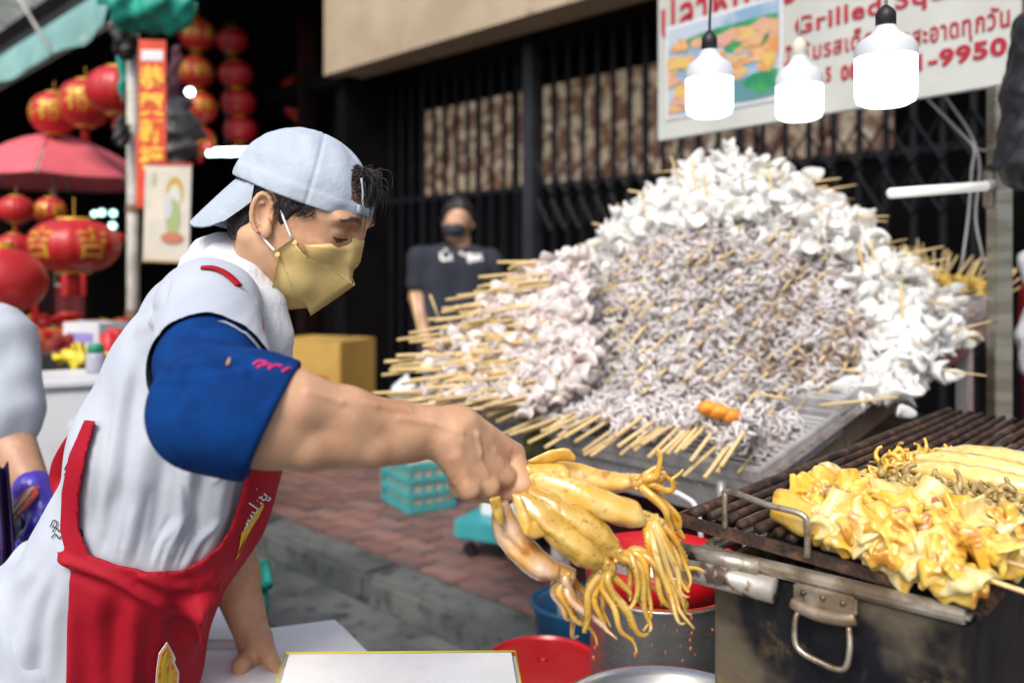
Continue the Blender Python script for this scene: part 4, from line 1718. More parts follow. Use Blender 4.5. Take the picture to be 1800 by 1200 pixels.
# LED bulbs hanging above the heap
M_GLOW = mat('lit_diffuser', (0.95, 0.97, 1.0), 0.4, emit=((0.86, 0.97, 1.0), 2.0))
M_BW = mat('bulb_housing', (0.60, 0.62, 0.66), 0.45)
M_CREAM = mat('cream_socket', (0.62, 0.58, 0.48), 0.5)
for k, (px, top, mid, bot, hw, D, sock, lab) in enumerate([
        (1247, 58, 140, 207, 41, 1.75, M_KBLACK, 'left lit bulb with a black socket, in front of the food photo'),
        (1405, 70, 152, 213, 40, 1.78, M_CREAM, 'middle lit bulb with a cream socket, lowest of the three'),
        (1557, 14, 102, 188, 52, 1.40, M_KBLACK, 'right lit bulb with a black socket, largest of the three')]):
    g = thing('led_bulb', lab, 'bulb', P(px, bot, D), 'hanging lit bulbs')
    k_ = D / FPX
    H = (bot - mid) * k_
    r_ = hw * k_
    b = MB()
    b.lathe([(0.0, 0.0), (r_ * 0.7, 0.002), (r_ * 0.93, 0.1 * H), (r_, 0.25 * H), (r_, H)], 36)
    b.build('diffuser', M_GLOW, g, True, False)
    H2 = (mid - top) * k_
    b = MB()
    b.lathe([(r_ * 1.01, H), (r_ * 1.0, H + H2 * 0.20), (r_ * 0.86, H + H2 * 0.33), (r_ * 0.48, H + H2 * 0.48), (r_ * 0.36, H + H2 * 0.60), (r_ * 0.36, H + H2 * 0.62)], 36)
    b.build('housing', M_BW, g, True, False)
    b = MB()
    b.lathe([(r_ * 0.33, H + H2 * 0.60), (r_ * 0.33, H + H2 * 0.88), (r_ * 0.25, H + H2 * 0.96), (r_ * 0.08, H + H2 * 1.05)], 20, None, True)
    b.build('socket', sock, g, True, False)
    b = MB()
    b.tube([(0, 0, H + H2 * 1.0), (0.004, 0.0, H + H2 + 0.2), (0.0, 0.01, H + H2 + 0.75)], 0.0028, 6, sub=3)
    b.build('cable', mat('cable_white', (0.5, 0.5, 0.48), 0.5) if k else M_KBLACK, g, True, False)
rl = thing('lamp_rail', 'thin steel rail above the frame carrying the three bulbs', 'rail', P(1400, -230, 1.7))
b = MB()
z_ = P(1247, 58, 1.75).z + 0.75
b.tube([Vector((P(1100, 0, 1.75).x, 1.76, z_)), Vector((P(1405, 0, 1.78).x, 1.78, z_)), Vector((P(1557, 0, 1.40).x, 1.41, z_)), Vector((P(1768, 0, 1.9).x, 1.3, z_))], 0.01, 8)
b.build('bar', M_STEEL, rl, True)

# white cable ties and strings by the post
for k, (pts, lab) in enumerate([
        ([(1628, 172), (1690, 235), (1712, 262), (1708, 300), (1702, 380), (1690, 470)], 'longer white cable looping down behind the tube light'),
        ([(1660, 168), (1700, 225), (1716, 262), (1722, 300), (1715, 380), (1725, 440), (1738, 490)], 'second white cable hanging beside the longer one'),
        ([(1716, 262), (1740, 266), (1758, 262)], 'short white cable tie reaching to the steel post')]):
    g = thing('cable', lab, 'cable', P(*pts[0], 2.5), 'white cables by the post')
    b = MB()
    b.tube([P(x, y, 2.5 + 0.02 * math.sin(i * 2)) for i, (x, y) in enumerate(pts)], 0.0042, 6, sub=5)
    b.build('strand', mat('dull_white_cable', (0.34, 0.34, 0.32), 0.6), g, True)
# black cover at the right edge
g = thing('black_cover', 'black fabric cover bound to the post at the right edge', 'cover', P(1800, 290, 2.05))
F_ = Field(np.array(P(1800, 200, 2.05)) - np.array((0.14, 0.12, 0.28)), np.array(P(1800, 200, 2.05)) + np.array((0.16, 0.12, 0.28)), 0.006, 0.05)
F_.chain([np.array(P(1832, 60, 2.05)), np.array(P(1822, 170, 2.05)), np.array(P(1812, 282, 2.05))], [0.065, 0.07, 0.075], 0.03)
F_.chain([np.array(P(1790, 119, 2.05)), np.array(P(1812, 125, 2.05))], [0.012, 0.02], 0.01)
F_.chain([np.array(P(1755, 292, 2.06)), np.array(P(1830, 286, 2.05))], [0.012, 0.016], 0.01)
g_ = F_.all()
F_.d = F_.d + (0.006 * lumps(g_[0], g_[1], g_[2], 2, 6, 20, 70)).astype(np.float32)
F_.build('cloth', M_KBLACK, g)
# ------------------------------------------------------------------ charcoal grill with yellow squid
G0 = Vector((P(1240, 970, 1.041).x, 1.041, 1.06))
g1 = Vector((0.7436, -0.6687, 0)).normalized()
g2 = Vector((0.6687, 0.7436, 0)).normalized()
MG = frame(G0, g1, g2)                                     # x to the right along the front, y away, z up


def G(x, y, z=0.0):
    return MG @ Vector((x, y, z))


M_SOOT = mat('sooty_steel', (0.19, 0.155, 0.11), 0.45, 0.75, col2=(0.022, 0.022, 0.028), scale=6, lo=0.40, hi=0.56, col3=(0.30, 0.22, 0.12), scale3=11, lo3=0.55, hi3=0.7, rvar=(16, 0.28, 0.65), bump=(60, 0.3, 0.004))
M_RIMST = mat('worn_rim_steel', (0.46, 0.42, 0.35), 0.42, 0.6, col2=(0.24, 0.18, 0.12), scale=16, lo=0.42, hi=0.62, col3=(0.05, 0.035, 0.03), scale3=30, lo3=0.58, hi3=0.7, rvar=(20, 0.25, 0.6), bump=(80, 0.3, 0.003))
M_RUST = mat('rusty_bar', (0.055, 0.034, 0.026), 0.65, 0.4, col2=(0.14, 0.075, 0.045), scale=40, lo=0.45, hi=0.62, col3=(0.02, 0.017, 0.016), scale3=22, lo3=0.52, hi3=0.66, bump=(140, 0.6, 0.004))
M_CHAR = mat('charcoal', (0.012, 0.011, 0.011), 0.9, bump=(60, 0.8, 0.02))
GW, GL_ = 0.292, 1.25
gr = thing('charcoal_grill', 'long sooty steel charcoal grill with a rusty bar grate', 'grill', G(GW / 2, 0.5, -0.30))
b = MB()
b.box((GW / 2 + 0.004, 0.004, -0.155), (GW - 0.018, 0.006, 0.29), MG, 0.002)
b.build('front_panel', M_SOOT, gr)
b = MB()
b.box((0.012, GL_ / 2, -0.155), (0.006, GL_ - 0.01, 0.29), MG, 0.002)
b.build('left_panel', M_SOOT, gr)
b = MB()
b.box((GW - 0.004, GL_ / 2, -0.155), (0.006, GL_ - 0.01, 0.29), MG, 0.002)
b.build('right_panel', mat('dark_sooty_steel', (0.05, 0.045, 0.05), 0.5, 0.6, col2=(0.02, 0.02, 0.022), scale=6, rvar=(10, 0.3, 0.6)), gr)
b = MB()
b.box((GW / 2, GL_ / 2, -0.293), (GW - 0.03, GL_ - 0.02, 0.006), MG)
b.build('bottom', M_SOOT, gr)
b = MB()
vs, fs = [], []
b.box((GW / 2, GL_ / 2, -0.10), (GW - 0.025, GL_ - 0.02, 0.02), MG)
b.build('coal_bed', M_CHAR, gr)
for nm, pts in (('rim_front', [G(-0.010, 0, 0), G(GW + 0.002, 0, 0)]), ('rim_right', [G(GW + 0.002, 0.014, 0.0005), G(GW + 0.002, GL_, 0.0005)]), ('rim_left', [G(-0.004, 0.014, 0.0005), G(-0.004, GL_, 0.0005)])):
    b = MB()
    d_ = (pts[1] - pts[0]).normalized()
    b.box((0, 0, 0), ((pts[1] - pts[0]).length, 0.020, 0.015), frame((pts[0] + pts[1]) / 2, d_, Vector((0, 0, 1)).cross(d_)), 0.005)
    b.build(nm, M_RIMST if nm != 'rim_right' else M_RUST, gr)
# white scuffed hinge pipe at the corner
b = MB()
b.tube([G(-0.045, -0.010, -0.022), G(0.095, -0.012, -0.020)], 0.0145, 16)
b.build('hinge_pipe', mat('scuffed_white_pipe', (0.42, 0.39, 0.35), 0.45, 0.4, col2=(0.12, 0.08, 0.06), scale=34, lo=0.52, hi=0.62, bump=(90, 0.3, 0.003)), gr, True)
b = MB()
b.tube([G(-0.03, -0.008, -0.002), G(0.075, -0.008, 0.0)], 0.010, 12)
b.build('hinge_cover', M_RIMST, gr, True)
for x in (0.035,):
    b = MB()
    b.lathe([(0.006, 0), (0.006, 0.006)], 12, MG @ Matrix.Translation((x, -0.026, -0.018)) @ Matrix.Rotation(R(90), 4, 'X'), True)
    b.build('bolt', M_SOOT, gr)
# bracket and hanging handle on the front
hb = MB()
hb.box((0.150, -0.006, -0.017), (0.070, 0.010, 0.022), MG, 0.003)
br = hb.build('bracket', M_RIMST, gr)
hb = MB()
hb.tube([G(0.116, -0.009, -0.028), G(0.128, -0.012, -0.031), G(0.150, -0.013, -0.033), G(0.172, -0.012, -0.031), G(0.184, -0.009, -0.028)], 0.0080, 12, sub=4)
hb.build('bracket_roll', M_RIMST, br, True)
for x in (0.128, 0.150, 0.172):
    b = MB()
    b.ball(G(x, -0.012, -0.014), 0.0034, 2)
    b.build('rivet', M_SOOT, br, True)
hb = MB()
hp = [G(0.124, -0.012, -0.033), G(0.121, -0.017, -0.044), G(0.122, -0.020, -0.066), G(0.130, -0.021, -0.076), G(0.150, -0.021, -0.081), G(0.168, -0.021, -0.083), G(0.178, -0.020, -0.078), G(0.181, -0.017, -0.058), G(0.178, -0.012, -0.038)]
hb.tube(hp, 0.0034, 10, sub=6)
hb.build('handle', mat('worn_handle_rod', (0.50, 0.45, 0.37), 0.38, 0.85, col2=(0.26, 0.19, 0.12), scale=40, lo=0.45, hi=0.65), gr, True)

# grate: a frame and bars, resting askew on the rim
ga = thing('grill_grate', 'rusty bar grate with a bent rod handle lying on the grill', 'grate', G(0.1, 0.4, 0.02))
GX0, GX1 = -0.045, 0.222


def GZ(x, y):
    return 0.034 - 0.055 * (x + 0.045) - 0.004 * y


for nm, pts in (('frame_front', [(GX0, 0.012), (GX1, 0.012)]), ('frame_left', [(GX0, 0.015), (GX0 + 0.0, 1.15)]), ('frame_right', [(GX1, 0.015), (GX1, 1.15)])):
    (xa, ya), (xb, yb) = pts
    b = MB()
    p0, p1 = G(xa, ya, GZ(xa, ya)), G(xb, yb, GZ(xb, yb))
    d = (p1 - p0).normalized()
    b.box((0, 0, -0.005), ((p1 - p0).length, 0.004, 0.015), frame((p0 + p1) / 2, d, Vector((0, 0, 1)).cross(d)))
    b.build(nm, M_RUST, ga)
for i in range(12):
    x = GX0 + 0.018 + (GX1 - GX0 - 0.034) * i / 11
    b = MB()
    y0 = 0.018 + 0.006 * (i % 3)
    b.tube([G(x, y0, GZ(x, 0) + 0.006), G(x + 0.002, 0.3, GZ(x, 0.3) + 0.006 + rnd.uniform(-0.001, 0.001)), G(x, 1.14, GZ(x, 1.1) + 0.006)], 0.0058 if i % 4 else 0.007, 10, sub=4)
    b.build('bar', M_RUST, ga, True)
b = MB()
hz = 0.046
b.tube([G(0.020, 0.012, GZ(0.02, 0)), G(0.020, 0.012, GZ(0.02, 0) + hz * 0.75), G(0.026, 0.011, GZ(0.02, 0) + hz), G(0.080, -0.003, GZ(0.08, 0) + hz), G(0.122, -0.006, GZ(0.12, 0) + hz), G(0.130, -0.006, GZ(0.13, 0) + hz * 0.75), G(0.130, -0.006, GZ(0.13, 0))], 0.0038, 10, sub=6)
b.build('handle', mat('worn_handle_rod', (0.5, 0.45, 0.37), 0.38, 0.85), ga, True)
# cart that carries the grill
gc = thing('grill_cart', 'dark steel cart carrying the charcoal grill', 'cart', G(0.2, 0.5, -1.06))
b = MB()
b.box((0.20, 0.62, -0.33), (0.62, 1.35, 0.04), MG, 0.004)
b.build('top', mat('dark_cart_steel', (0.06, 0.055, 0.05), 0.4, 0.7, col2=(0.12, 0.1, 0.07), scale=8), gc)
for x in (-0.08, 0.48):
    for y in (0.0, 1.25):
        b = MB()
        b.box((x, y, -0.70), (0.04, 0.04, 0.70), MG)
        b.build('leg', M_STEEL, gc)

# --- squid on the grate
M_YSQ = mat('grilled_yellow_squid', (0.78, 0.46, 0.05), 0.27, col2=(0.83, 0.60, 0.15), scale=28, lo=0.40, hi=0.62, col3=(0.52, 0.22, 0.025), scale3=46, lo3=0.52, hi3=0.66, sss=0.16,
            sssr=(0.014, 0.008, 0.003), bump=(140, 0.3, 0.002), bump2=(40, 0.25, 0.004), spec=0.5, coat=0.5, objvar=0.14)
M_YPALE = mat('pale_yellow_squid', (0.80, 0.60, 0.19), 0.25, col2=(0.80, 0.67, 0.34), scale=26, col3=(0.66, 0.40, 0.05), scale3=40, lo3=0.52, hi3=0.72, sss=0.18, sssr=(0.014, 0.01, 0.005),
              bump=(130, 0.3, 0.002), spec=0.5, coat=0.5, objvar=0.12)
M_YTENT = mat('grilled_tentacle', (0.55, 0.40, 0.14), 0.35, col2=(0.34, 0.24, 0.09), scale=40, lo=0.42, hi=0.62, sss=0.15, sssr=(0.01, 0.006, 0.003), bump=(160, 0.4, 0.002), coat=0.15, objvar=0.12)
M_PURP = mat('reddish_squid_skin', (0.36, 0.14, 0.07), 0.3, col2=(0.5, 0.26, 0.1), scale=40, coat=0.2)


def chunk(seed, size=1.0):
    """A cut, curled slab of squid: curved sheet with thickness, ragged edges and folds."""
    rr = random.Random(seed)
    nu, nv = 12, 10
    L_, W_2, th = 0.020 * size * rr.uniform(0.85, 1.3), 0.017 * size * rr.uniform(0.85, 1.25), 0.0040 * rr.uniform(0.9, 1.5)
    curl = rr.uniform(35, 95)
    ph = [rr.uniform(0, 6.28) for _ in range(8)]
    V_ = []
    for side in (1, -1):
        for i in range(nu + 1):
            for j in range(nv + 1):
                u, v = -1 + 2 * i / nu, -1 + 2 * j / nv
                e = 1 + 0.07 * math.sin(3 * v + ph[0]) * abs(u) + 0.03 * math.sin(7 * v + ph[1]) * abs(u)
                f = 1 + 0.07 * math.sin(3 * u + ph[2]) * abs(v) + 0.03 * math.sin(6 * u + ph[3]) * abs(v)
                x, y = u * L_ * e, v * W_2 * f
                rd = max(0.0, 1 - max(abs(u), abs(v)) ** 6)
                a = y * curl
                z = 0.0028 * math.sin(u * 3 + ph[4]) * math.sin(v * 2 + ph[5]) + 0.0016 * math.sin(u * 6 + v * 5 + ph[6])
                rr_ = 1 / curl
                hh = side * th * rd ** 0.5 + z
                V_.append((x, (rr_ + hh) * math.sin(a), (rr_ + hh) * math.cos(a) - rr_))
    F_ = []
    w = nv + 1
    m = (nu + 1) * w
    for i in range(nu):
        for j in range(nv):
            k = i * w + j
            F_.append((k, k + w, k + w + 1, k + 1))
            F_.append((m + k, m + k + 1, m + k + w + 1, m + k + w))
    b = MB()
    b.add(V_, F_)
    me = b.mesh('squid_piece', smooth=True)
    bm = bmesh.new()
    bm.from_mesh(me)
    bmesh.ops.remove_doubles(bm, verts=bm.verts[:], dist=0.0003)
    bm.to_mesh(me)
    bm.free()
    return me


def tubepiece(seed):
    """A whole ring section of mantle, like a short barrel."""
    rr = random.Random(seed)
    b = MB()
    pts = [(-0.042 + 0.084 * i / 10, 0.002 * math.sin(i), 0.002 * math.cos(i * 0.7)) for i in range(11)]
    rd = [0.0205, 0.0212, 0.0214, 0.0214, 0.0212, 0.0208, 0.0205, 0.020, 0.019, 0.018, 0.0155]
    b.tube(pts, rd, 18, squash=(1.15, 0.85))
    me = b.mesh('squid_piece', smooth=True)
    for v in me.vertices:
        q = v.co
        v.co = q * (1 + 0.08 * float(lumps(q.x * 60, q.y * 60, q.z * 60, seed, 5, 0.6, 1.8)))
    return me


def lump_chunk(seed, size=1.0):
    """Folded lump of squid: a few thick flaps grown together, with creases between them."""
    rr = random.Random(seed)
    F_ = Field((-0.040 * size,) * 3, (0.040 * size,) * 3, 0.0016 * size, 0.02)
    for k in range(rr.choice((3, 4, 5, 5))):
        c = np.array([rr.uniform(-0.011, 0.011) for _ in range(3)]) * size
        rot = np.array(Matrix.Rotation(rr.uniform(0, 6.3), 3, Vector(unit(rr))))
        hx = np.array((rr.uniform(0.012, 0.020), rr.uniform(0.009, 0.015), rr.uniform(0.0012, 0.0036))) * size
        bend = rr.uniform(-30, 30) / size

        def fn(x, y, z, c=c, rot=rot, hx=hx, bend=bend):
            x, y, z = x - c[0], y - c[1], z - c[2]
            a = x * rot[0][0] + y * rot[1][0] + z * rot[2][0]
            q = x * rot[0][1] + y * rot[1][1] + z * rot[2][1]
            w = x * rot[0][2] + y * rot[1][2] + z * rot[2][2] + bend * (a * a)
            dx, dy, dz = np.abs(a) - hx[0], np.abs(q) - hx[1], np.abs(w) - hx[2]
            return (np.sqrt(np.maximum(dx, 0) ** 2 + np.maximum(dy, 0) ** 2 + np.maximum(dz, 0) ** 2) + np.minimum(np.maximum(dx, np.maximum(dy, dz)), 0)) - 0.0027 * size
        F_.put(fn, c - 0.022 * size, c + 0.022 * size, 0.0028 * size)
    g_ = F_.all()
    F_.d = F_.d + (0.0010 * size * lumps(g_[0], g_[1], g_[2], seed, 5, 60 / size, 160 / size)).astype(np.float32)
    V_, Q_ = F_.verts()
    return np_mesh('squid_piece', relax(V_, Q_, 2), Q_)


CH = [lump_chunk(500 + i) for i in range(12)]
CH2 = [chunk(540 + i, 1.15) for i in range(8)]
for k, me in enumerate(CH):
    me.materials.append(M_YSQ if k % 3 else M_YPALE)
for k, me in enumerate(CH2):
    me.materials.append(M_YPALE if k % 2 else M_YSQ)
TP = tubepiece(9)
TP.materials.append(M_YSQ)
PU = chunk(577, 0.8)
PU.materials.append(M_PURP)
gs = random.Random(41)
ROWS = [  # y across the grill, start x, end x, lift, stick sag, label
    (0.024, 0.098, 0.290, -0.004, 'nearest yellow squid skewer on the grate, barrel shaped end at its left'),
    (0.066, 0.092, 0.296, 0.006, 'second yellow squid skewer from the front of the grate'),
    (0.108, 0.086, 0.302, 0.004, 'third yellow squid skewer from the front of the grate'),
    (0.150, 0.092, 0.300, 0.010, 'fourth yellow squid skewer from the front, at the back of the chunky ones'),
]
stick_b = MB()
stick_b.tube([(-0.16, 0, 0), (0.0, 0, 0), (0.30, 0, 0)], [0.0010, 0.0025, 0.0027], 8)
GST = stick_b.mesh('stick', smooth=True)
GST.materials.append(M_BAMBOO)
for ri, (yy, xa, xb, lift, lab) in enumerate(ROWS):
    za = GZ(xa, yy) + 0.030 + lift
    p0, p1 = G(xa - 0.01, yy + 0.01, za + 0.006), G(xb + 0.01, yy - 0.012, GZ(xb, yy) + 0.026 + lift)
    d = (p1 - p0).normalized()
    root = thing('grilled_squid_skewer', lab, 'skewer', (0, 0, 0), 'squid skewers on the grill')
    M = frame((p0 + p1) / 2, d, Vector((0, 0, 1)).cross(d))
    root.matrix_world = M
    Lh = (p1 - p0).length / 2
    link_mesh('stick', GST, None, root, (0.04 + 0.015 * (ri % 2), 0, 0))
    n = 9
    for i in range(n):
        x = -Lh + 2 * Lh * (i + 0.4) / n
        if ri == 0 and i < 2:
            if i == 0:
                o = link_mesh('squid_piece', TP, None, root, (x + 0.018, 0, 0.002))
                o.rotation_euler = (0.3, 0.05, 0.02)
            continue
        for k in range(2):
            me = gs.choice(CH if gs.random() < 0.75 else CH2)
            if gs.random() < 0.10:
                me = PU
            o = link_mesh('squid_piece', me, None, root, (x + gs.uniform(-0.007, 0.007), gs.uniform(-0.011, 0.011), gs.uniform(-0.006, 0.010)))
            o.rotation_euler = (gs.uniform(-1.6, 1.6), gs.uniform(-0.7, 0.7), gs.uniform(-1.5, 1.5))
            q = gs.uniform(0.85, 1.15)
            o.scale = (q, q, q * gs.uniform(0.9, 1.3))


def curl_mesh(seed, n, m, spread=(0.11, 0.026, 0.012), rad=(0.0046, 0.0066), L=(0.018, 0.036)):
    rr = random.Random(seed)
    b = MB()
    for i in range(n):
        p = np.array((rr.uniform(-spread[0], spread[0]), rr.uniform(-spread[1], spread[1]), rr.uniform(-spread[2], spread[2])))
        d = unit(rr)
        d[2] *= 0.5
        d /= np.linalg.norm(d)
        w = np.cross(d, unit(rr))
        w /= np.linalg.norm(w)
        turn = rr.uniform(1.8, 4.5)
        L_ = rr.uniform(*L)
        r0 = rr.uniform(*rad)
        pts, rads = [], []
        for k in range(9):
            t = k / 8
            pts.append(p.copy())
            ang = turn * t
            p = p + (d * math.cos(ang) + w * math.sin(ang)) * L_ / 8
            rads.append(r0 * (1 - 0.55 * t) * (1 + 0.12 * (k % 2)))
        b.tube(pts, rads, 7)
    me = b.mesh('tentacles', smooth=True)
    me.materials.append(m)
    return me


for ri, (yy, lab) in enumerate(((0.200, 'grey yellow tentacle skewer behind the chunky yellow ones'), (0.250, 'second grey yellow tentacle skewer on the grate'), (0.300, 'third tentacle skewer, next to the big yellow squid'))):
    root = thing('grilled_squid_skewer', lab, 'skewer', (0, 0, 0), 'squid skewers on the grill')
    p = G(0.185, yy, GZ(0.1, yy) + 0.022)
    root.matrix_world = frame(p, g1, g2)
    o = link_mesh('tentacles', curl_mesh(700 + ri, 110, M_YTENT), None, root)
    o['kind'] = 'stuff'
    link_mesh('stick', GST, None, root)
# big split bodies farther back
for ri, (yy, xx, lab) in enumerate(((0.350, 0.215, 'big split yellow squid body behind the tentacle skewers'), (0.430, 0.205, 'second big split yellow squid body farther up the grill'), (0.515, 0.215, 'third big split yellow squid body, farthest up the grill'))):
    root = thing('grilled_squid_skewer', lab, 'skewer', (0, 0, 0), 'squid skewers on the grill')
    p = G(xx, yy, GZ(xx, yy) + 0.028)
    M = frame(p, g1, g2)
    root.matrix_world = M
    b = MB()
    for k, (dy, dz, r_) in enumerate(((-0.022, 0.0, 0.020), (0.004, 0.014, 0.020), (0.026, 0.002, 0.019))):
        b2 = MB()
        b2.tube([(-0.095, dy * 0.6, dz), (-0.05, dy, dz + 0.004), (0.0, dy, dz + 0.003), (0.05, dy, dz), (0.10, dy * 0.5, dz - 0.004)], [r_ * 0.35, r_ * 0.95, r_, r_ * 0.9, r_ * 0.4], 16, sub=5, squash=(1.0, 0.72))
        me = b2.mesh('mantle', smooth=True)
        for v in me.vertices:
            q = v.co
            v.co = Vector((q.x, q.y, q.z)) + Vector((0, 1, 1)) * 0.0022 * float(lumps(q.x * 50, q.y * 50, q.z * 50, ri * 3 + k, 5, 0.6, 2.5))
        me.materials.append(M_YSQ if k != 1 else M_YPALE)
        link_mesh('mantle', me, None, root)
    o = link_mesh('tentacles', curl_mesh(740 + ri, 34, M_YSQ, (0.03, 0.04, 0.010), (0.004, 0.006), (0.025, 0.045)), None, root, (-0.11, 0, 0.0))
    o['kind'] = 'stuff'
    link_mesh('stick', GST, None, root)
# ------------------------------------------------------------------ things between the cart and the cook
M_FOAM = mat('white_foam', (0.86, 0.87, 0.87), 0.85, col2=(0.80, 0.81, 0.81), scale=7, bump=(260, 0.3, 0.002))
M_TURQ = mat('turquoise_plastic', (0.06, 0.42, 0.45), 0.45, col2=(0.05, 0.36, 0.40), scale=6)
M_CARD = mat('yellow_cardboard', (0.66, 0.41, 0.10), 0.8, col2=(0.58, 0.35, 0.08), scale=3, bump=(50, 0.2, 0.004))
# cartons by the gate
for k, (z, lab) in enumerate(((0.12, 'lower yellow cardboard carton standing on the pavement by the gate'), (0.535, 'upper yellow cardboard carton with red print, stacked by the gate'))):
    g = thing('cardboard_box', lab, 'box', (P(572, 0, 6.0).x, 6.0, z), 'cartons by the gate')
    g.rotation_euler = (0, 0, R(-25))
    b = MB()
    b.box((0, 0, 0.202), (0.56, 0.42, 0.40), None, 0.006)
    b.build('body', M_CARD, g, False, False)
    b = MB()
    b.box((0, -0.2125, 0.12), (0.36, 0.004, 0.10), None)
    b.build('red_print', mat('red_carton_print', (0.5, 0.05, 0.03), 0.8), g, False, False)
    for s in (-1, 1):
        b = MB()
        b.box((0, s * 0.105, 0.4055), (0.556, 0.205, 0.005), None)
        b.build('flap', M_CARD, g, False, False)
    b = MB()
    b.box((0.12, 0, 0.410), (0.05, 0.4, 0.003), None)
    b.build('tape', mat('tan_tape', (0.42, 0.3, 0.14), 0.4), g, False, False)


def crate(name, label, cat, M, w, d, h, m, group=None, fill=None, rows=3, cols=6):
    """Open plastic basket with slotted walls."""
    g = thing(name, label, cat, M.translation, group)
    t = 0.008
    b = MB()
    b.box((0, 0, t / 2), (w, d, t), M)
    b.build('base', m, g)
    for sx, sy, ww, dd in ((0, -d / 2, w, t), (0, d / 2, w, t), (-w / 2, 0, t, d - t * 2.2), (w / 2, 0, t, d - t * 2.2)):
        for i in range(rows + 1):
            b = MB()
            b.box((sx, sy, t + 0.012 + (h - t - 0.02) * i / rows), (ww, dd, 0.022 if i < rows else 0.03), M)
            b.build('band', m, g)
        n = cols if ww > dd else max(2, int(cols * d / w))
        for i in range(n + 1):
            f = -0.5 + i / n
            b = MB()
            b.box((sx + (f * (w - 0.02) if ww > dd else 0), sy + (f * (d - 0.03) if dd > ww else 0), h / 2 + 0.004), (0.012 if ww > dd else t * 0.8, 0.012 if dd > ww else t * 0.8, h - 0.012), M)
            b.build('upright', m, g)
    if fill:
        b = MB()
        b.box((0, 0, h * 0.5), (w - 0.03, d - 0.03, h * 0.8), M, 0.01)
        b.build('liner', fill, g)
    return g


crate('plastic_basket', 'turquoise slotted basket with pale goods on the pavement below the forearm', 'basket', Matrix.Translation((P(735, 0, 4.75).x, 4.75, 0.121)) @ Matrix.Rotation(R(-58), 4, 'Z'), 0.36, 0.28, 0.26, M_TURQ, None, mat('pale_liner', (0.5, 0.48, 0.38), 0.8))
# turquoise tray with a foam box, on wheels
tz = P(872, 915, 3.95)
g = thing('turquoise_trolley', 'turquoise tray trolley behind the held squid', 'trolley', (tz.x, tz.y, 0.118))
MT2 = Matrix.Translation((tz.x + 0.02, tz.y, 0)) @ Matrix.Rotation(R(-28), 4, 'Z')
b = MB()
b.box((0.04, 0, tz.z), (0.34, 0.40, 0.085), MT2, 0.008)
b.build('tray', M_TURQ, g)
for sx in (-1, 1):
    for sy in (-1, 1):
        b = MB()
        b.box((0.04 + sx * 0.12, sy * 0.14, (0.188 + tz.z - 0.043) / 2), (0.025, 0.025, tz.z - 0.043 - 0.188), MT2)
        b.build('leg', M_GREYP, g)
        b = MB()
        b.lathe([(0.03, -0.012), (0.032, 0), (0.03, 0.012)], 16, MT2 @ Matrix.Translation((0.04 + sx * 0.12, sy * 0.14, 0.153)) @ Matrix.Rotation(R(90), 4, 'X'), True)
        b.build('wheel', M_KBLACK, g)
g = thing('foam_box', 'white foam box standing in the turquoise tray trolley', 'box', (tz.x, tz.y, tz.z + 0.039))
b = MB()
b.box((0.06, 0.02, tz.z + 0.039 + 0.06), (0.22, 0.24, 0.12), MT2, 0.01)
b.build('body', M_FOAM, g)
b = MB()
b.box((0.06, 0.02, tz.z + 0.039 + 0.13), (0.235, 0.255, 0.02), MT2, 0.006)
b.build('lid', M_FOAM, g)

# green bin behind the left arm
M_GBIN = mat('sea_green_plastic', (0.01, 0.27, 0.21), 0.45, col2=(0.008, 0.22, 0.17), scale=5)
gb = P(410, 1065, 1.85)
g = thing('green_tub', 'sea green plastic tub behind the resting arm of the cook', 'tub', (gb.x, gb.y, 0.0))
b = MB()
MB1 = Matrix.Translation((gb.x, gb.y, 0)) @ Matrix.Rotation(R(18), 4, 'Z')
zt = P(0, 1015, 1.85).z
for sx, sy, w, d in ((0, -0.065, 0.14, 0.010), (0, 0.065, 0.14, 0.010), (-0.065, 0, 0.010, 0.118), (0.065, 0, 0.010, 0.118)):
    b.box((sx, sy, zt - 0.12), (w, d, 0.24), MB1, 0.003)
b.box((0, 0, zt - 0.235), (0.12, 0.12, 0.012), MB1)
b.build('body', M_GBIN, g)
b = MB()
rim = [(-0.072, -0.072), (0.072, -0.072), (0.072, 0.072), (-0.072, 0.072), (-0.072, -0.072)]
for i in range(4):
    b.tube([MB1 @ Vector((*rim[i], zt)), MB1 @ Vector((*rim[i + 1], zt))], 0.009, 8)
b.build('rim', M_GBIN, g, True)
# foam boxes and boards on a low table
tbz = P(0, 1145, 1.33).z - 0.06
lt = thing('work_table', 'low work table under the white foam boards', 'table', (P(520, 0, 1.5).x, 1.5, 0))
MW = Matrix.Translation((P(520, 0, 1.5).x, 1.5, 0)) @ Matrix.Rotation(R(12), 4, 'Z')
b = MB()
b.box((-0.10, -0.16, tbz - 0.08), (0.50, 0.36, 0.03), MW, 0.004)
b.build('top', M_STEEL, lt)
for sx in (-1, 1):
    for sy in (-1, 1):
        b = MB()
        b.box((-0.10 + sx * 0.22, -0.16 + sy * 0.15, (tbz - 0.096) / 2), (0.035, 0.035, tbz - 0.096), MW)
        b.build('leg', M_STEEL, lt)
# back foam lid: corners from the photograph, level
zf = tbz - 0.012


def level(px, py, z):
    D = (CAM_Z - z) * FPX / (py - 480)
    return Vector(((px - 900) / FPX * D, D, z))


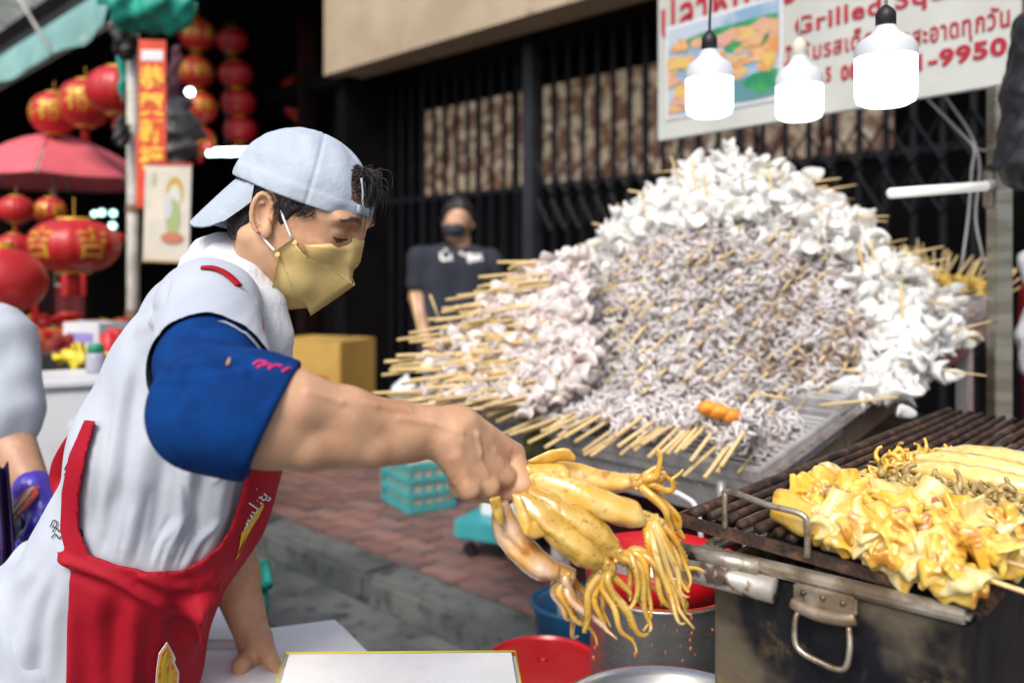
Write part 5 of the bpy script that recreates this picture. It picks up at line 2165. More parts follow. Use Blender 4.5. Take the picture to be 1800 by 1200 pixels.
def slab(name, label, cat, pix, z, th, m, bev, edge_m=None, group=None):
    pts = [level(px, py, z) for px, py in pix]
    g = thing(name, label, cat, (sum(p.x for p in pts) / len(pts), sum(p.y for p in pts) / len(pts), z - th), group)
    bm = bmesh.new()
    vs = [bm.verts.new(p - Vector((0, 0, th)) - g.location) for p in pts]
    f = bm.faces.new(vs)
    r_ = bmesh.ops.extrude_face_region(bm, geom=[f])
    for v in r_['geom']:
        if isinstance(v, bmesh.types.BMVert):
            v.co.z += th
    bmesh.ops.recalc_face_normals(bm, faces=bm.faces[:])
    bmesh.ops.bevel(bm, geom=bm.edges[:], offset=bev, segments=3, affect='EDGES')
    me = bpy.data.meshes.new('slab')
    bm.to_mesh(me)
    bm.free()
    smooth_by_angle(link_mesh('slab', me, m, g), 50)
    if edge_m:
        b = MB()
        q = [p + Vector((0, 0, -0.001)) for p in pts]
        c = sum(q, Vector()) / len(q)
        q = [c + (p - c) * 1.004 for p in q]
        for i in range(len(q)):
            b.tube([q[i], q[(i + 1) % len(q)]], 0.0015, 6)
        b.build('edge_trim', edge_m, g, True)
    return g


slab('foam_board', 'large white foam board under the resting hand of the cook', 'board', [(250, 1220), (262, 1142), (400, 1108), (596, 1083), (660, 1146), (700, 1220)], zf, 0.05, M_FOAM, 0.012, None, 'white foam boards')
slab('foam_board', 'white foam board with a yellow tape edge, nearest to the camera', 'board', [(470, 1260), (502, 1146), (905, 1143), (925, 1260)], zf + 0.07, 0.05, M_FOAM, 0.006, mat('yellow_tape', (0.75, 0.68, 0.05), 0.4), 'white foam boards')
slab('foam_board', 'small white foam board between the apron and the green tub', 'board', [(330, 1125), (345, 1062), (392, 1058), (440, 1095), (430, 1125)], zf + 0.015, 0.03, M_FOAM, 0.006, None, 'white foam boards')

# buckets
M_RLID = mat('red_bucket_plastic', (0.52, 0.008, 0.012), 0.3, col2=(0.45, 0.006, 0.01), scale=4, coat=0.2)
p = P(955, 1155, 1.72)
g = thing('red_bucket', 'bright red plastic bucket with a domed lid, in front of the blue pail', 'bucket', (p.x, p.y, 0))
Mz = Matrix.Translation((p.x, p.y, 0))
b = MB()
b.lathe([(0.09, 0.002), (0.105, p.z - 0.05)], 40, Mz, True)
b.build('body', M_RLID, g, True)
b = MB()
b.lathe([(0.118, p.z - 0.055), (0.121, p.z - 0.045), (0.121, p.z - 0.012), (0.117, p.z - 0.004), (0.110, p.z - 0.002), (0.106, p.z - 0.008), (0.06, p.z - 0.004), (0.012, p.z - 0.003), (0.010, p.z - 0.006), (0.0, p.z - 0.006)], 48, Mz)
smooth_by_angle(b.build('lid', M_RLID, g, True), 35)
b = MB()
b.lathe([(0.0, 0.0), (0.010, 0.0), (0.008, 0.006), (0, 0.007)], 12, Matrix.Translation((p.x, p.y, p.z - 0.006)))
b.build('lid_nub', M_RLID, g, True)
p = P(1012, 1062, 2.35)
g = thing('blue_pail', 'dark blue plastic pail on the road behind the red bucket', 'pail', (p.x, p.y, 0.0))
Mz = Matrix.Translation((p.x, p.y, 0))
M_BPAIL = mat('blue_pail_plastic', (0.012, 0.075, 0.17), 0.4, col2=(0.01, 0.055, 0.13), scale=5)
b = MB()
b.lathe([(0.0, 0.004), (0.085, 0.003), (0.112, p.z - 0.02), (0.122, p.z), (0.118, p.z + 0.012), (0.108, p.z + 0.004), (0.098, p.z - 0.06), (0.08, 0.02), (0, 0.02)], 44, Mz)
b.build('body', M_BPAIL, g, True)
b = MB()
b.lathe([(0.124, p.z + 0.002), (0.127, p.z + 0.010), (0.122, p.z + 0.016), (0.114, p.z + 0.013)], 44, Mz)
b.build('rim', M_BPAIL, g, True)
# steel pot with red marinade
p = P(1160, 1034, 1.50)
g = thing('steel_pot', 'tall steel pot of red marinade under the held squid', 'pot', (p.x, p.y, 0.35))
Mz = Matrix.Translation((p.x, p.y, 0))
rp_ = 0.122
M_POT = mat('polished_pot_steel', (0.62, 0.61, 0.59), 0.30, 0.72, col2=(0.52, 0.51, 0.50), scale=3, stretch=(1, 1, 10), rvar=(6, 0.22, 0.38))
b = MB()
b.lathe([(0.0, 0.352), (rp_ - 0.006, 0.352), (rp_, 0.362), (rp_, p.z), (rp_ + 0.005, p.z + 0.004), (rp_ + 0.003, p.z + 0.009), (rp_ - 0.004, p.z + 0.004), (rp_ - 0.004, 0.36), (0, 0.36)], 56, Mz)
b.build('body', M_POT, g, True)
b = MB()
b.lathe([(0.0, p.z - 0.02), (rp_ - 0.006, p.z - 0.02)], 40, Mz)
b.build('marinade', mat('red_marinade', (0.42, 0.03, 0.008), 0.15, col2=(0.55, 0.10, 0.01), scale=14, coat=0.5), g)
b = MB()
b.lathe([(rp_ - 0.003, p.z + 0.012), (rp_ + 0.007, p.z + 0.014), (rp_ + 0.012, p.z + 0.06), (rp_ + 0.009, p.z + 0.062), (rp_ + 0.0, p.z + 0.02), (rp_ - 0.003, p.z + 0.012)], 56, Mz)
b.build('red_basin_rim', M_RLID, g, True)
st2 = thing('pot_stand', 'dark steel stand under the tall pot', 'stand', (p.x, p.y, 0))
b = MB()
b.box((p.x, p.y, 0.335), (0.26, 0.26, 0.025), None)
b.build('plate', M_KBLACK, st2)
for sx in (-1, 1):
    for sy in (-1, 1):
        b = MB()
        b.box((p.x + sx * 0.11, p.y + sy * 0.11, 0.161), (0.03, 0.03, 0.32), None)
        b.build('leg', M_KBLACK, st2)
# shallow steel bowl at the lower edge
p = P(1180, 1275, 1.02)
g = thing('steel_bowl', 'wide shiny steel bowl cut by the lower edge, below the pot', 'bowl', (p.x, p.y, p.z - 0.10))
b = MB()
b.lathe([(0.0, -0.098), (0.07, -0.098), (0.115, -0.05), (0.138, -0.004), (0.145, 0.002), (0.146, 0.006), (0.140, 0.006), (0.132, -0.004), (0.11, -0.046), (0.065, -0.09), (0, -0.09)], 64, Matrix.Translation(p))
b.build('shell', M_POT, g, True)
b = MB()
b.lathe([(0.0, -0.045), (0.112, -0.043)], 40, Matrix.Translation(p))
b.build('liquid', mat('pale_broth', (0.5, 0.48, 0.42), 0.1, coat=0.5), g)
bs = thing('bowl_stand', 'steel stand under the wide bowl', 'stand', (p.x, p.y, 0))
b = MB()
b.box((p.x, p.y, p.z - 0.112), (0.22, 0.20, 0.024), None)
b.build('plate', M_STEEL, bs)
for sx in (-1, 1):
    for sy in (-1, 1):
        b = MB()
        b.box((p.x + sx * 0.09, p.y + sy * 0.08, (p.z - 0.125) / 2), (0.025, 0.025, p.z - 0.125), None)
        b.build('leg', M_STEEL, bs)
# white hose on the maroon cloth
g = thing('white_hose', 'white hose curving between the squid and the grill', 'hose', P(1170, 862, 1.7))
b = MB()
b.tube([P(1140, 868, 1.72), P(1175, 862, 1.7), P(1205, 874, 1.68), P(1224, 894, 1.66), P(1232, 960, 1.66), P(1215, 1100, 1.75)], 0.0055, 8, sub=6)
b.build('tube', M_WHITE, g, True)
# ------------------------------------------------------------------ the cook in front
M_SKIN = mat('skin', (0.585, 0.345, 0.205), 0.5, col2=(0.46, 0.235, 0.13), scale=16, lo=0.38, hi=0.68, col3=(0.62, 0.345, 0.225), scale3=60,
             lo3=0.5, hi3=0.75, bump=(520, 0.5, 0.0007), bump2=(70, 0.22, 0.002), sss=0.12, sssr=(0.012, 0.005, 0.003), spec=0.4, rvar=(30, 0.42, 0.6))
M_SHIRT = mat('white_cotton', (0.48, 0.52, 0.585), 0.9, col2=(0.43, 0.47, 0.54), scale=9, lo=0.35, hi=0.7, bump=(900, 0.25, 0.0008),
              bump2=(26, 0.18, 0.006), sheen=0.15, spec=0.2)
M_TOWEL = mat('white_terry', (0.66, 0.68, 0.715), 0.95, bump=(520, 0.8, 0.002), bump2=(60, 0.2, 0.004), sheen=0.3, spec=0.1)
M_APRON = mat('red_apron_cloth', (0.37, 0.004, 0.018), 0.72, col2=(0.31, 0.004, 0.015), scale=12, lo=0.35, hi=0.7, bump=(1100, 0.3, 0.0006),
              bump2=(30, 0.2, 0.005), spec=0.25)
M_SLEEVE = mat('blue_knit', (0.003, 0.044, 0.20), 0.9, col2=(0.003, 0.032, 0.15), scale=30, bump=(500, 0.3, 0.001),
               wave=('DIAGONAL', 190, 0.5, 0.0012), spec=0.12)
M_CAP = mat('pale_blue_grey_cotton', (0.45, 0.51, 0.585), 0.88, col2=(0.40, 0.46, 0.535), scale=16, lo=0.35, hi=0.7, bump=(800, 0.25, 0.0006),
            bump2=(38, 0.5, 0.006), spec=0.2)
M_MASK = mat('yellow_nonwoven', (0.80, 0.60, 0.245), 0.8, col2=(0.76, 0.56, 0.22), scale=20, bump=(600, 0.2, 0.0006), bump2=(50, 0.2, 0.003), spec=0.3)
M_HAIR = mat('black_hair', (0.016, 0.013, 0.013), 0.45, bump=(300, 0.5, 0.002), stretch=(1, 1, 0.15), spec=0.5)
M_ELASTIC = mat('white_elastic', (0.75, 0.76, 0.8), 0.8)
M_EYE = mat('dark_eye', (0.02, 0.012, 0.01), 0.15)
M_WPRINT = mat('white_print', (0.78, 0.77, 0.75), 0.7)
M_KPRINT = mat('black_print', (0.012, 0.012, 0.016), 0.7)
M_YPRINT = mat('yellow_print', (0.72, 0.52, 0.03), 0.6)
M_OPRINT = mat('orange_print', (0.75, 0.22, 0.02), 0.6, col2=(0.8, 0.5, 0.05), scale=60, lo=0.4, hi=0.6)
M_PINK = mat('pink_thread', (0.55, 0.03, 0.16), 0.8)

man = thing('person', 'cook in backwards pale cap, yellow mask and red apron, reaching out to the grill', 'person', P(120, 1850, 1.3).xy.to_3d(), 'people at the market')
man.location.z = 0.0
MANLOC = np.array(man.location)

# --- head frame: x forward, y to his left, z up
HTH, HPS = R(19), R(13)
HR = np.array(Matrix.Rotation(-HPS, 3, 'Z') @ Matrix.Rotation(HTH, 3, 'Y'))
H0 = np.array(P(470, 378, 1.125)) - HR @ np.array((0, -0.076, 0))


def to_world(p):
    return np.asarray(p) @ HR.T + H0


def to_local(p):
    return (np.asarray(p) - H0) @ HR


def hl(px, py, yl):
    """Head-local point under a pixel on the plane y = yl."""
    a = to_local(np.array((0, 0, CAM_Z)))
    b = to_local(np.array(P(px, py, 1.0)))
    t = (yl - a[1]) / (b[1] - a[1])
    return a + (b - a) * t


NECK = to_local(np.array(P(405, 535, 1.28)))
HF = Field((-0.17, -0.11, -0.24), (0.135, 0.11, 0.14), 0.0018, 0.04)
HF.ell((0.002, 0, 0.034), (0.088, 0.0745, 0.080), 0.01)               # cranium
HF.ell((0.040, 0, 0.018), (0.060, 0.064, 0.060), 0.03)                 # forehead
HF.ell((0.026, 0, -0.036), (0.060, 0.057, 0.068), 0.03)                # mid face
HF.cone((0.030, 0, -0.070), (0.050, 0, -0.076), 0.030, 0.017, 0.025)   # chin
for s in (-1, 1):
    HF.cone((0.0, s * 0.050, -0.045), (0.042, s * 0.022, -0.076), 0.015, 0.015, 0.025)   # jaw
    HF.ell((0.058, s * 0.045, -0.018), (0.024, 0.018, 0.016), 0.02)    # cheekbone
    HF.ell((0.087, s * 0.030, 0.0255), (0.013, 0.024, 0.0075), 0.016)   # brow
HF.cone((0.092, 0, 0.016), (0.100, 0, -0.026), 0.0075, 0.011, 0.016)   # nose
HF.cone(NECK + np.array((0, 0, 0)), (-0.018, 0, -0.045), 0.060, 0.052, 0.03)
HF.cone(NECK + np.array((0.035, 0, 0.01)), (0.01, 0, -0.055), 0.04, 0.035, 0.03)
for s in (-1, 1):
    HF.cone(NECK + np.array((0.055, s * 0.018, 0.0)), (-0.028, s * 0.057, -0.038), 0.016, 0.013, 0.02)
    HF.cut(lambda x, y, z: f_ell(x, y, z, (0.1015, s * 0.033, 0.0105), (0.012, 0.019, 0.0095)), (0.08, -0.06, -0.01), (0.12, 0.06, 0.03), 0.012)
    HF.ell((0.0795, s * 0.0335, 0.0065), (0.0140, 0.0150, 0.0128), 0.005)  # closed lid over the eyeball
    HF.cut(lambda x, y, z: f_ell(x, y, z, (0.0925, s * 0.0335, -0.0022), (0.004, 0.0128, 0.0011)), (0.08, -0.06, -0.02), (0.1, 0.06, 0.02), 0.001)
# ears
for s in (-1, 1):
    er = np.array(Matrix.Rotation(R(-14), 3, 'Y') @ Matrix.Rotation(s * R(-20), 3, 'Z'))
    ec = np.array((-0.006, s * 0.0775, 0.0))
    HF.ell(ec + er @ np.array((0, -s * 0.002, 0)), (0.0155, 0.0058, 0.0295), 0.003, er)
    HF.cut(lambda x, y, z: f_ell(x, y, z, ec + er @ np.array((0.0025, s * 0.0062, 0.004)), (0.0100, 0.0082, 0.0195), er), ec - 0.04, ec + 0.04, 0.0012)
    ring = [ec + er @ np.array((0.0135 * math.cos(a), s * 0.0040, 0.0262 * math.sin(a))) for a in [R(q) for q in range(-15, 251, 22)]]
    HF.chain(ring, [0.0022] + [0.0036] * (len(ring) - 3) + [0.0030, 0.0026], 0.0010)
    inner = [ec + er @ np.array((0.0070 * math.cos(a) - 0.0028, s * 0.0010, 0.0145 * math.sin(a) + 0.000)) for a in [R(q) for q in range(75, 290, 30)]]
    HF.chain(inner, [0.0026] * len(inner), 0.0010)
    HF.ell(ec + er @ np.array((0.0065, s * 0.002, -0.0225)), (0.0072, 0.0050, 0.0100), 0.003, er)   # lobe
    HF.ell(ec + er @ np.array((0.0128, s * 0.0025, -0.004)), (0.0040, 0.0042, 0.0065), 0.0025, er)  # tragus
hv, hq = HF.verts()
hv = to_world(hv)

# --- right arm, hand
SH = np.array(P(368, 548, 1.09))
EL = np.array(P(372, 716, 0.835))


def pp(px, py, D):
    return np.array(P(px, py, D))


AF = Field(np.minimum(SH, EL) - np.array((0.09, 0.09, 0.145)), np.array((0.075, 1.14, 1.42)), 0.0020, 0.03)
AF.cone(SH, EL, 0.050, 0.043, 0.01)
AF.chain([EL, pp(480, 738, 0.845), pp(600, 748, 0.875), pp(700, 758, 0.905), pp(790, 757, 0.93)], [0.046, 0.0425, 0.0335, 0.0285, 0.0265], 0.016)
AF.chain([pp(430, 692, 0.825), pp(520, 705, 0.838), pp(610, 722, 0.865), pp(700, 737, 0.895)], [0.030, 0.0300, 0.0235, 0.017], 0.009)      # upper muscle
AF.chain([pp(430, 776, 0.825), pp(540, 780, 0.848), pp(650, 785, 0.88), pp(730, 785, 0.91)], [0.024, 0.0250, 0.0205, 0.015], 0.009)       # lower muscle
AF.chain([pp(640, 722, 0.875), pp(760, 745, 0.905), pp(800, 770, 0.912)], [0.006, 0.0065, 0.005], 0.012)
AF.ell(pp(797, 775, 0.913), (0.0115, 0.0105, 0.0115), 0.014)                            # wrist bone
WR = pp(790, 757, 0.935)
KN = [pp(903, 797, 0.985), pp(887, 837, 0.958), pp(858, 856, 0.935), pp(824, 861, 0.917)]
for i, (kx, rk) in enumerate(zip(KN, (0.0125, 0.0125, 0.0118, 0.0105))):
    base = WR + (KN[0] - KN[3]) * (0.10 - 0.11 * i) + np.array((0.008, 0, 0))
    AF.cone(base, kx, 0.0225, rk, 0.013)
    AF.ell(kx + np.array((0.001, -0.004, 0.002)), (0.0105, 0.0095, 0.0100), 0.006)
    AF.chain([base + np.array((0.012, -0.017, 0.012)), (base + kx) / 2 + np.array((0, -0.014, 0.0125)), kx + np.array((-0.002, -0.0095, 0.0085))], [0.003, 0.0040, 0.0035], 0.009)
fing = [
    [KN[0], pp(917, 853, 0.965), pp(884, 870, 0.972), pp(864, 862, 0.99)],
    [KN[1], pp(896, 864, 0.982), pp(866, 868, 0.995), pp(846, 858, 1.0)],
    [KN[2], pp(860, 866, 0.962), pp(836, 868, 0.980), pp(822, 858, 0.992)],
    [KN[3], pp(822, 864, 0.945), pp(806, 860, 0.962), pp(800, 850, 0.972)],
]
for fpts, r0 in zip(fing, (0.0128, 0.0118, 0.011, 0.0098)):
    AF.chain(fpts, [r0, r0 * 1.0, r0 * 0.92, r0 * 0.8], 0.0025)
AF.chain([WR + np.array((0.006, 0.018, -0.016)), pp(816, 826, 0.985), pp(856, 858, 1.005), pp(888, 874, 1.01)], [0.019, 0.016, 0.0118, 0.0095], 0.009)   # thumb, behind the fist
for vein in ([(540, 688), (600, 706), (660, 712), (720, 722)], [(800, 742), (838, 764), (868, 792), (884, 812)], [(812, 772), (840, 800), (856, 832)], [(700, 735), (760, 742), (812, 760)], [(838, 764), (846, 796)]):
    o_ = np.array((0, 0, CAM_Z))
    vp = []
    for x_, y_ in vein:
        d_ = np.array(P(x_, y_, 1.0)) - o_
        d_ /= np.linalg.norm(d_)
        vp.append(AF.hit(o_ + d_ * 0.70, d_, 0.5) + d_ * 0.0014)
    AF.chain(vp, [0.0008] + [0.0012] * (len(vp) - 2) + [0.0010], 0.006)
av, aq = AF.verts()

# --- left arm, hanging on the far side, hand leaning on the foam lid
LS, LE, LW = pp(428, 640, 1.47), pp(392, 955, 1.50), pp(448, 1128, 1.47)
LF = Field(np.minimum(np.minimum(LS, LE), LW) - np.array((0.08, 0.10, 0.13)), np.maximum(np.maximum(LS, LE), LW) + 0.09, 0.0028, 0.03)
LF.cone(LS, LE, 0.048, 0.042, 0.01)
LF.chain([LE, LE * 0.7 + LW * 0.3, LW], [0.041, 0.042, 0.0275], 0.02)
lk = [pp(476, 1158, 1.43), pp(463, 1166, 1.455), pp(448, 1168, 1.475), pp(433, 1164, 1.492)]
for i, kx in enumerate(lk):
    LF.cone(LW + (lk[0] - lk[3]) * (0.2 - 0.13 * i), kx, 0.021, 0.013, 0.014)
    tip = kx + np.array((0.016 - 0.004 * i, -0.012, -0.042))
    LF.chain([kx, (kx + tip) / 2 + np.array((0.010, -0.004, 0.002)), tip], [0.0115, 0.010, 0.0085], 0.004)
LF.chain([LW + np.array((0.005, -0.015, -0.01)), pp(424, 1168, 1.42), pp(418, 1196, 1.42)], [0.018, 0.0135, 0.0098], 0.008)
lv, lq = LF.verts()

# --- body core under the clothes joins head and arms
HIP, WAI, CHE, UCH = pp(140, 1105, 1.36), pp(225, 945, 1.33), pp(325, 720, 1.30), pp(365, 580, 1.29)
BF = Field((-0.75, 1.0, 0.75), (-0.22, 1.60, 1.45), 0.008, 0.06)
for dy in (-0.055, 0.055):
    o = np.array((0, dy, 0))
    BF.chain([HIP + o, WAI + o, CHE + o, UCH + o], [0.085, 0.075, 0.085, 0.06], 0.05)
BF.cone(UCH, SH, 0.05, 0.05, 0.03)
BF.cone(UCH, LS, 0.05, 0.045, 0.03)
BF.cone(UCH, to_world(NECK), 0.06, 0.055, 0.03)
bv, bq = BF.verts()
V = np.concatenate([hv, av, lv, bv])
Q = np.concatenate([hq, aq + len(hv), lq + len(hv) + len(av), bq + len(hv) + len(av) + len(lv)])
body = link_mesh('body', np_mesh('body', V - MANLOC, Q), M_SKIN, man)

# --- shirt
TF = Field((-0.93, 0.90, 0.74), (-0.20, 1.68, 1.475), 0.0033, 0.07)
HIPS, WAIS = pp(118, 1120, 1.36), pp(232, 945, 1.335)
for dy in (-0.062, 0.062):
    o = np.array((0, dy, 0))
    TF.chain([pp(95, 1130, 1.36) + o, pp(228, 950, 1.335) + o, pp(300, 770, 1.31) + o, pp(352, 610, 1.29) + o], [0.100, 0.098, 0.103, 0.072], 0.045)
TF.ell(pp(232, 1130, 1.335), (0.090, 0.14, 0.15), 0.05)                    # belly and hips
for dy in (-0.05, 0.05):
    o = np.array((0, dy, 0))
    TF.chain([pp(375, 760, 1.29) + o, pp(325, 900, 1.305) + o, pp(250, 1040, 1.33) + o], [0.083, 0.086, 0.084], 0.05)
TF.ell(pp(392, 770, 1.29), (0.055, 0.13, 0.10), 0.05)                      # chest
TF.ell(pp(300, 645, 1.30), (0.060, 0.14, 0.085), 0.05)                    # upper back
TF.cone(pp(352, 560, 1.30), SH, 0.055, 0.058, 0.05)
TF.cone(pp(352, 560, 1.30), LS + np.array((0, 0, 0.06)), 0.055, 0.058, 0.05)
HEM = SH + (EL - SH) * 0.74
TF.cone(SH, SH + (EL - SH) * 1.10, 0.060, 0.0680, 0.035)
TF.cone(LS + np.array((0, 0, 0.06)), LS * 0.55 + LE * 0.45, 0.06, 0.066, 0.03)
TF.cone(pp(352, 560, 1.30), to_world(NECK) + np.array((0, 0, -0.015)), 0.07, 0.062, 0.04)
ax_ = (EL - SH) / np.linalg.norm(EL - SH)
# open sleeve end: cut flat and hollowed
nh_ = ax_ * 0.72 + np.array((0.06, 0.0, -0.58))
nh_ /= np.linalg.norm(nh_)
sl_, g_ = TF._sl(HEM - 0.13, HEM + 0.13)
_al = (g_[0] - HEM[0]) * nh_[0] + (g_[1] - HEM[1]) * nh_[1] + (g_[2] - HEM[2]) * nh_[2]
TF.d[sl_] = smax(TF.d[sl_], (_al - 0.004).astype(np.float32), 0.003)
TF.cut(lambda x, y, z: f_cone(x, y, z, SH + (EL - SH) * 0.34, HEM + ax_ * 0.16, 0.0550, 0.0615), HEM - 0.2, HEM + 0.2, 0.003)
tv, tq = TF.verts()


def px_of(V):
    return 900 + V[:, 0] / V[:, 1] * FPX, 480 + (CAM_Z - V[:, 2]) / V[:, 1] * FPX


def normals(F_, V):
    e = F_.h
    g = np.stack([F_.sample(V + np.eye(3)[i] * e) - F_.sample(V - np.eye(3)[i] * e) for i in range(3)], 1)
    return g / (np.linalg.norm(g, axis=1, keepdims=True) + 1e-9)


FOLDS = [  # polyline in picture coordinates, height in mm, half width in px
    ([(300, 492), (281, 560), (273, 640), (285, 690)], -3.5, 5), ([(310, 492), (292, 560), (284, 640)], 3.0, 8),
    ([(345, 760), (325, 860), (305, 985)], 6, 13), ([(372, 760), (352, 860), (338, 985)], -6, 12), ([(400, 780), (388, 880), (365, 975)], 6, 12),
    ([(430, 830), (415, 900), (395, 960)], -5, 10),
    ([(270, 720), (250, 830), (228, 975)], 5, 18), ([(300, 740), (280, 860), (262, 990)], -5, 14), ([(225, 640), (205, 760), (185, 900)], 4.5, 14),
    ([(245, 620), (228, 740), (212, 900)], -4.5, 12), ([(195, 700), (180, 800), (165, 930)], -4, 10),
    ([(296, 690), (330, 790), (390, 850)], 5, 12), ([(286, 720), (310, 830), (350, 900)], -5, 11),
    ([(255, 560), (290, 535), (340, 510)], -4, 9), ([(235, 590), (275, 560), (300, 530)], 4, 10),
    ([(320, 596), (360, 556), (430, 520)], 4.5, 10), ([(350, 596), (390, 566), (440, 545)], -4.5, 9), ([(300, 588), (330, 545), (370, 505)], -4, 9),
    ([(400, 600), (435, 570), (455, 530)], 4, 9), ([(465, 545), (460, 600), (462, 640)], -4, 6),
    ([(262, 1002), (285, 950), (330, 900)], 4, 8), ([(300, 1005), (318, 955), (350, 915)], -4, 7), ([(325, 1002), (350, 950), (400, 900)], 4, 8),
    ([(215, 990), (230, 940), (240, 880)], 3.5, 10), ([(175, 975), (190, 930), (200, 860)], -3, 9),
    ([(262, 1000), (272, 960), (300, 905)], -3.5, 4.5), ([(285, 1002), (296, 962), (322, 915)], 3.0, 4.5), ([(312, 1002), (330, 960), (352, 930)], -3.0, 4.5), ([(340, 995), (362, 950), (392, 905)], -3.0, 5),
    ([(236, 990), (250, 930), (262, 860)], -2.5, 5), ([(200, 985), (214, 930), (222, 870)], 2.5, 5), ([(310, 592), (345, 560), (392, 535)], 2.5, 4.5), ([(290, 575), (318, 530), (352, 498)], 2.5, 5),
    ([(420, 600), (440, 575), (450, 550)], -3, 4.5), ([(372, 850), (392, 820), (425, 800)], 3, 5), ([(350, 830), (372, 800), (410, 790)], -3, 5), ([(300, 770), (322, 830), (330, 900)], -2.5, 5), ([(258, 640), (262, 700), (252, 760)], 2.5, 5),
    ([(100, 975), (60, 1060), (40, 1190)], 4, 16), ([(80, 985), (40, 1060), (10, 1160)], -4, 14), ([(112, 1000), (96, 1090), (90, 1195)], 4, 14), ([(100, 1010), (76, 1090), (66, 1195)], -4, 12), ([(60, 990), (20, 1040), (-10, 1100)], 4, 14),
]


def fold(V):
    px, py = px_of(V)
    out = np.zeros(len(V))
    for line, amp, w in FOLDS:
        d = None
        L_ = sum(math.dist(line[i], line[i + 1]) for i in range(len(line) - 1))
        s0 = 0
        best_t = np.zeros(len(V))
        for i in range(len(line) - 1):
            (x0, y0), (x1, y1) = line[i], line[i + 1]
            l = math.dist(line[i], line[i + 1])
            t = np.clip(((px - x0) * (x1 - x0) + (py - y0) * (y1 - y0)) / l ** 2, 0, 1)
            q = np.hypot(px - x0 - t * (x1 - x0), py - y0 - t * (y1 - y0))
            if d is None:
                d, best_t = q, (s0 + t * l) / L_
            else:
                m = q < d
                d = np.where(m, q, d)
                best_t = np.where(m, (s0 + t * l) / L_, best_t)
            s0 += l
        out += amp / 1000 * np.exp(-(d / w) ** 2) * np.clip(np.sin(math.pi * np.clip(best_t * 0.9 + 0.05, 0, 1)) * 1.4, 0, 1)
    out += 0.0022 * lumps(V[:, 0], V[:, 1], V[:, 2] * 0.5, 3, 6, 18, 60)
    return out


tn = normals(TF, tv)
near = 1.0 / (1 + np.exp((tv[:, 1] - 1.36) / 0.02))
tv = relax(tv, tq, 3)
sleeve_d = np.linalg.norm(np.cross(tv - SH, ax_), axis=1)
along = (tv - SH) @ ax_
damp = 1 - 0.85 * ((sleeve_d < 0.085) & (along > 0.06))
tv2 = tv + tn * (fold(tv) * (0.25 + 0.75 * near) * damp)[:, None]
shirt = link_mesh('shirt', np_mesh('shirt', tv2 - MANLOC, tq), M_SHIRT, man)
# --- apron: a cloth shell over the shirt, cut to its outline
AP_MAIN = [(100, 968), (150, 972), (205, 992), (262, 1004), (318, 1002), (352, 986), (385, 960), (406, 930), (420, 890), (430, 850), (436, 806), (520, 790), (560, 900), (520, 1300),
           (122, 1300), (122, 1000)]
AP_STRAP = [(148, 738), (168, 740), (152, 800), (140, 870), (140, 930), (160, 980), (118, 980), (106, 930), (108, 865), (122, 800)]
band = np.argwhere(np.abs(TF.d - 0.006) < 0.013)
bp_ = TF.lo + band * TF.h
mid_y = 1.325
refl = bp_.copy()
refl[:, 1] = np.where(refl[:, 1] > mid_y, 2 * mid_y - refl[:, 1], refl[:, 1])
ppx, ppy = px_of(refl)
dm = np.minimum(f_poly(ppx, ppy, AP_MAIN), f_poly(ppx, ppy, AP_STRAP)) * 1.18 / FPX
dsh = np.abs(TF.d[tuple(band.T)] - 0.0070) - 0.0050
APF = Field(TF.lo, TF.lo + TF.h * (TF.n - 1), TF.h, 0.06)
APF.d[tuple(band.T)] = smax(dsh, dm, 0.002)
# not on the sleeve and arms
_far = TF.lo[2] + TF.h * np.arange(TF.n[2])
sl_, g_ = APF._sl(np.minimum(SH, HEM) - 0.05, np.maximum(SH, HEM) + 0.05)
APF.d[sl_] = np.maximum(APF.d[sl_], 0.02 - f_cone(*g_, SH, HEM, 0.06, 0.064))
sl_, g_ = APF._sl(np.minimum(LS, LE) - 0.05, np.maximum(LS, LE) + 0.05)
APF.d[sl_] = np.maximum(APF.d[sl_], 0.02 - f_cone(*g_, LS, LE, 0.062, 0.064))
# bunched cloth along the waist
APF.chain([pp(232, 1006, 1.19), pp(290, 1032, 1.185), pp(345, 1052, 1.20), pp(372, 1040, 1.225)], [0.005, 0.012, 0.016, 0.010], 0.012)
APF.chain([pp(262, 1010, 1.185), pp(320, 1018, 1.185), pp(366, 1012, 1.215)], [0.004, 0.009, 0.008], 0.012)
APF.chain([pp(340, 1060, 1.21), pp(352, 1085, 1.22), pp(350, 1125, 1.23)], [0.012, 0.008, 0.004], 0.012)
pv, pq = APF.verts()
pv = relax(pv, pq, 18)
pn = normals(TF, pv)
_fx, _fy = px_of(pv)
pv = pv + pn * (fold(pv) * 0.6 * (1 - np.exp(-(np.hypot(_fx - 293, _fy - 1175) / 48) ** 4)))[:, None]
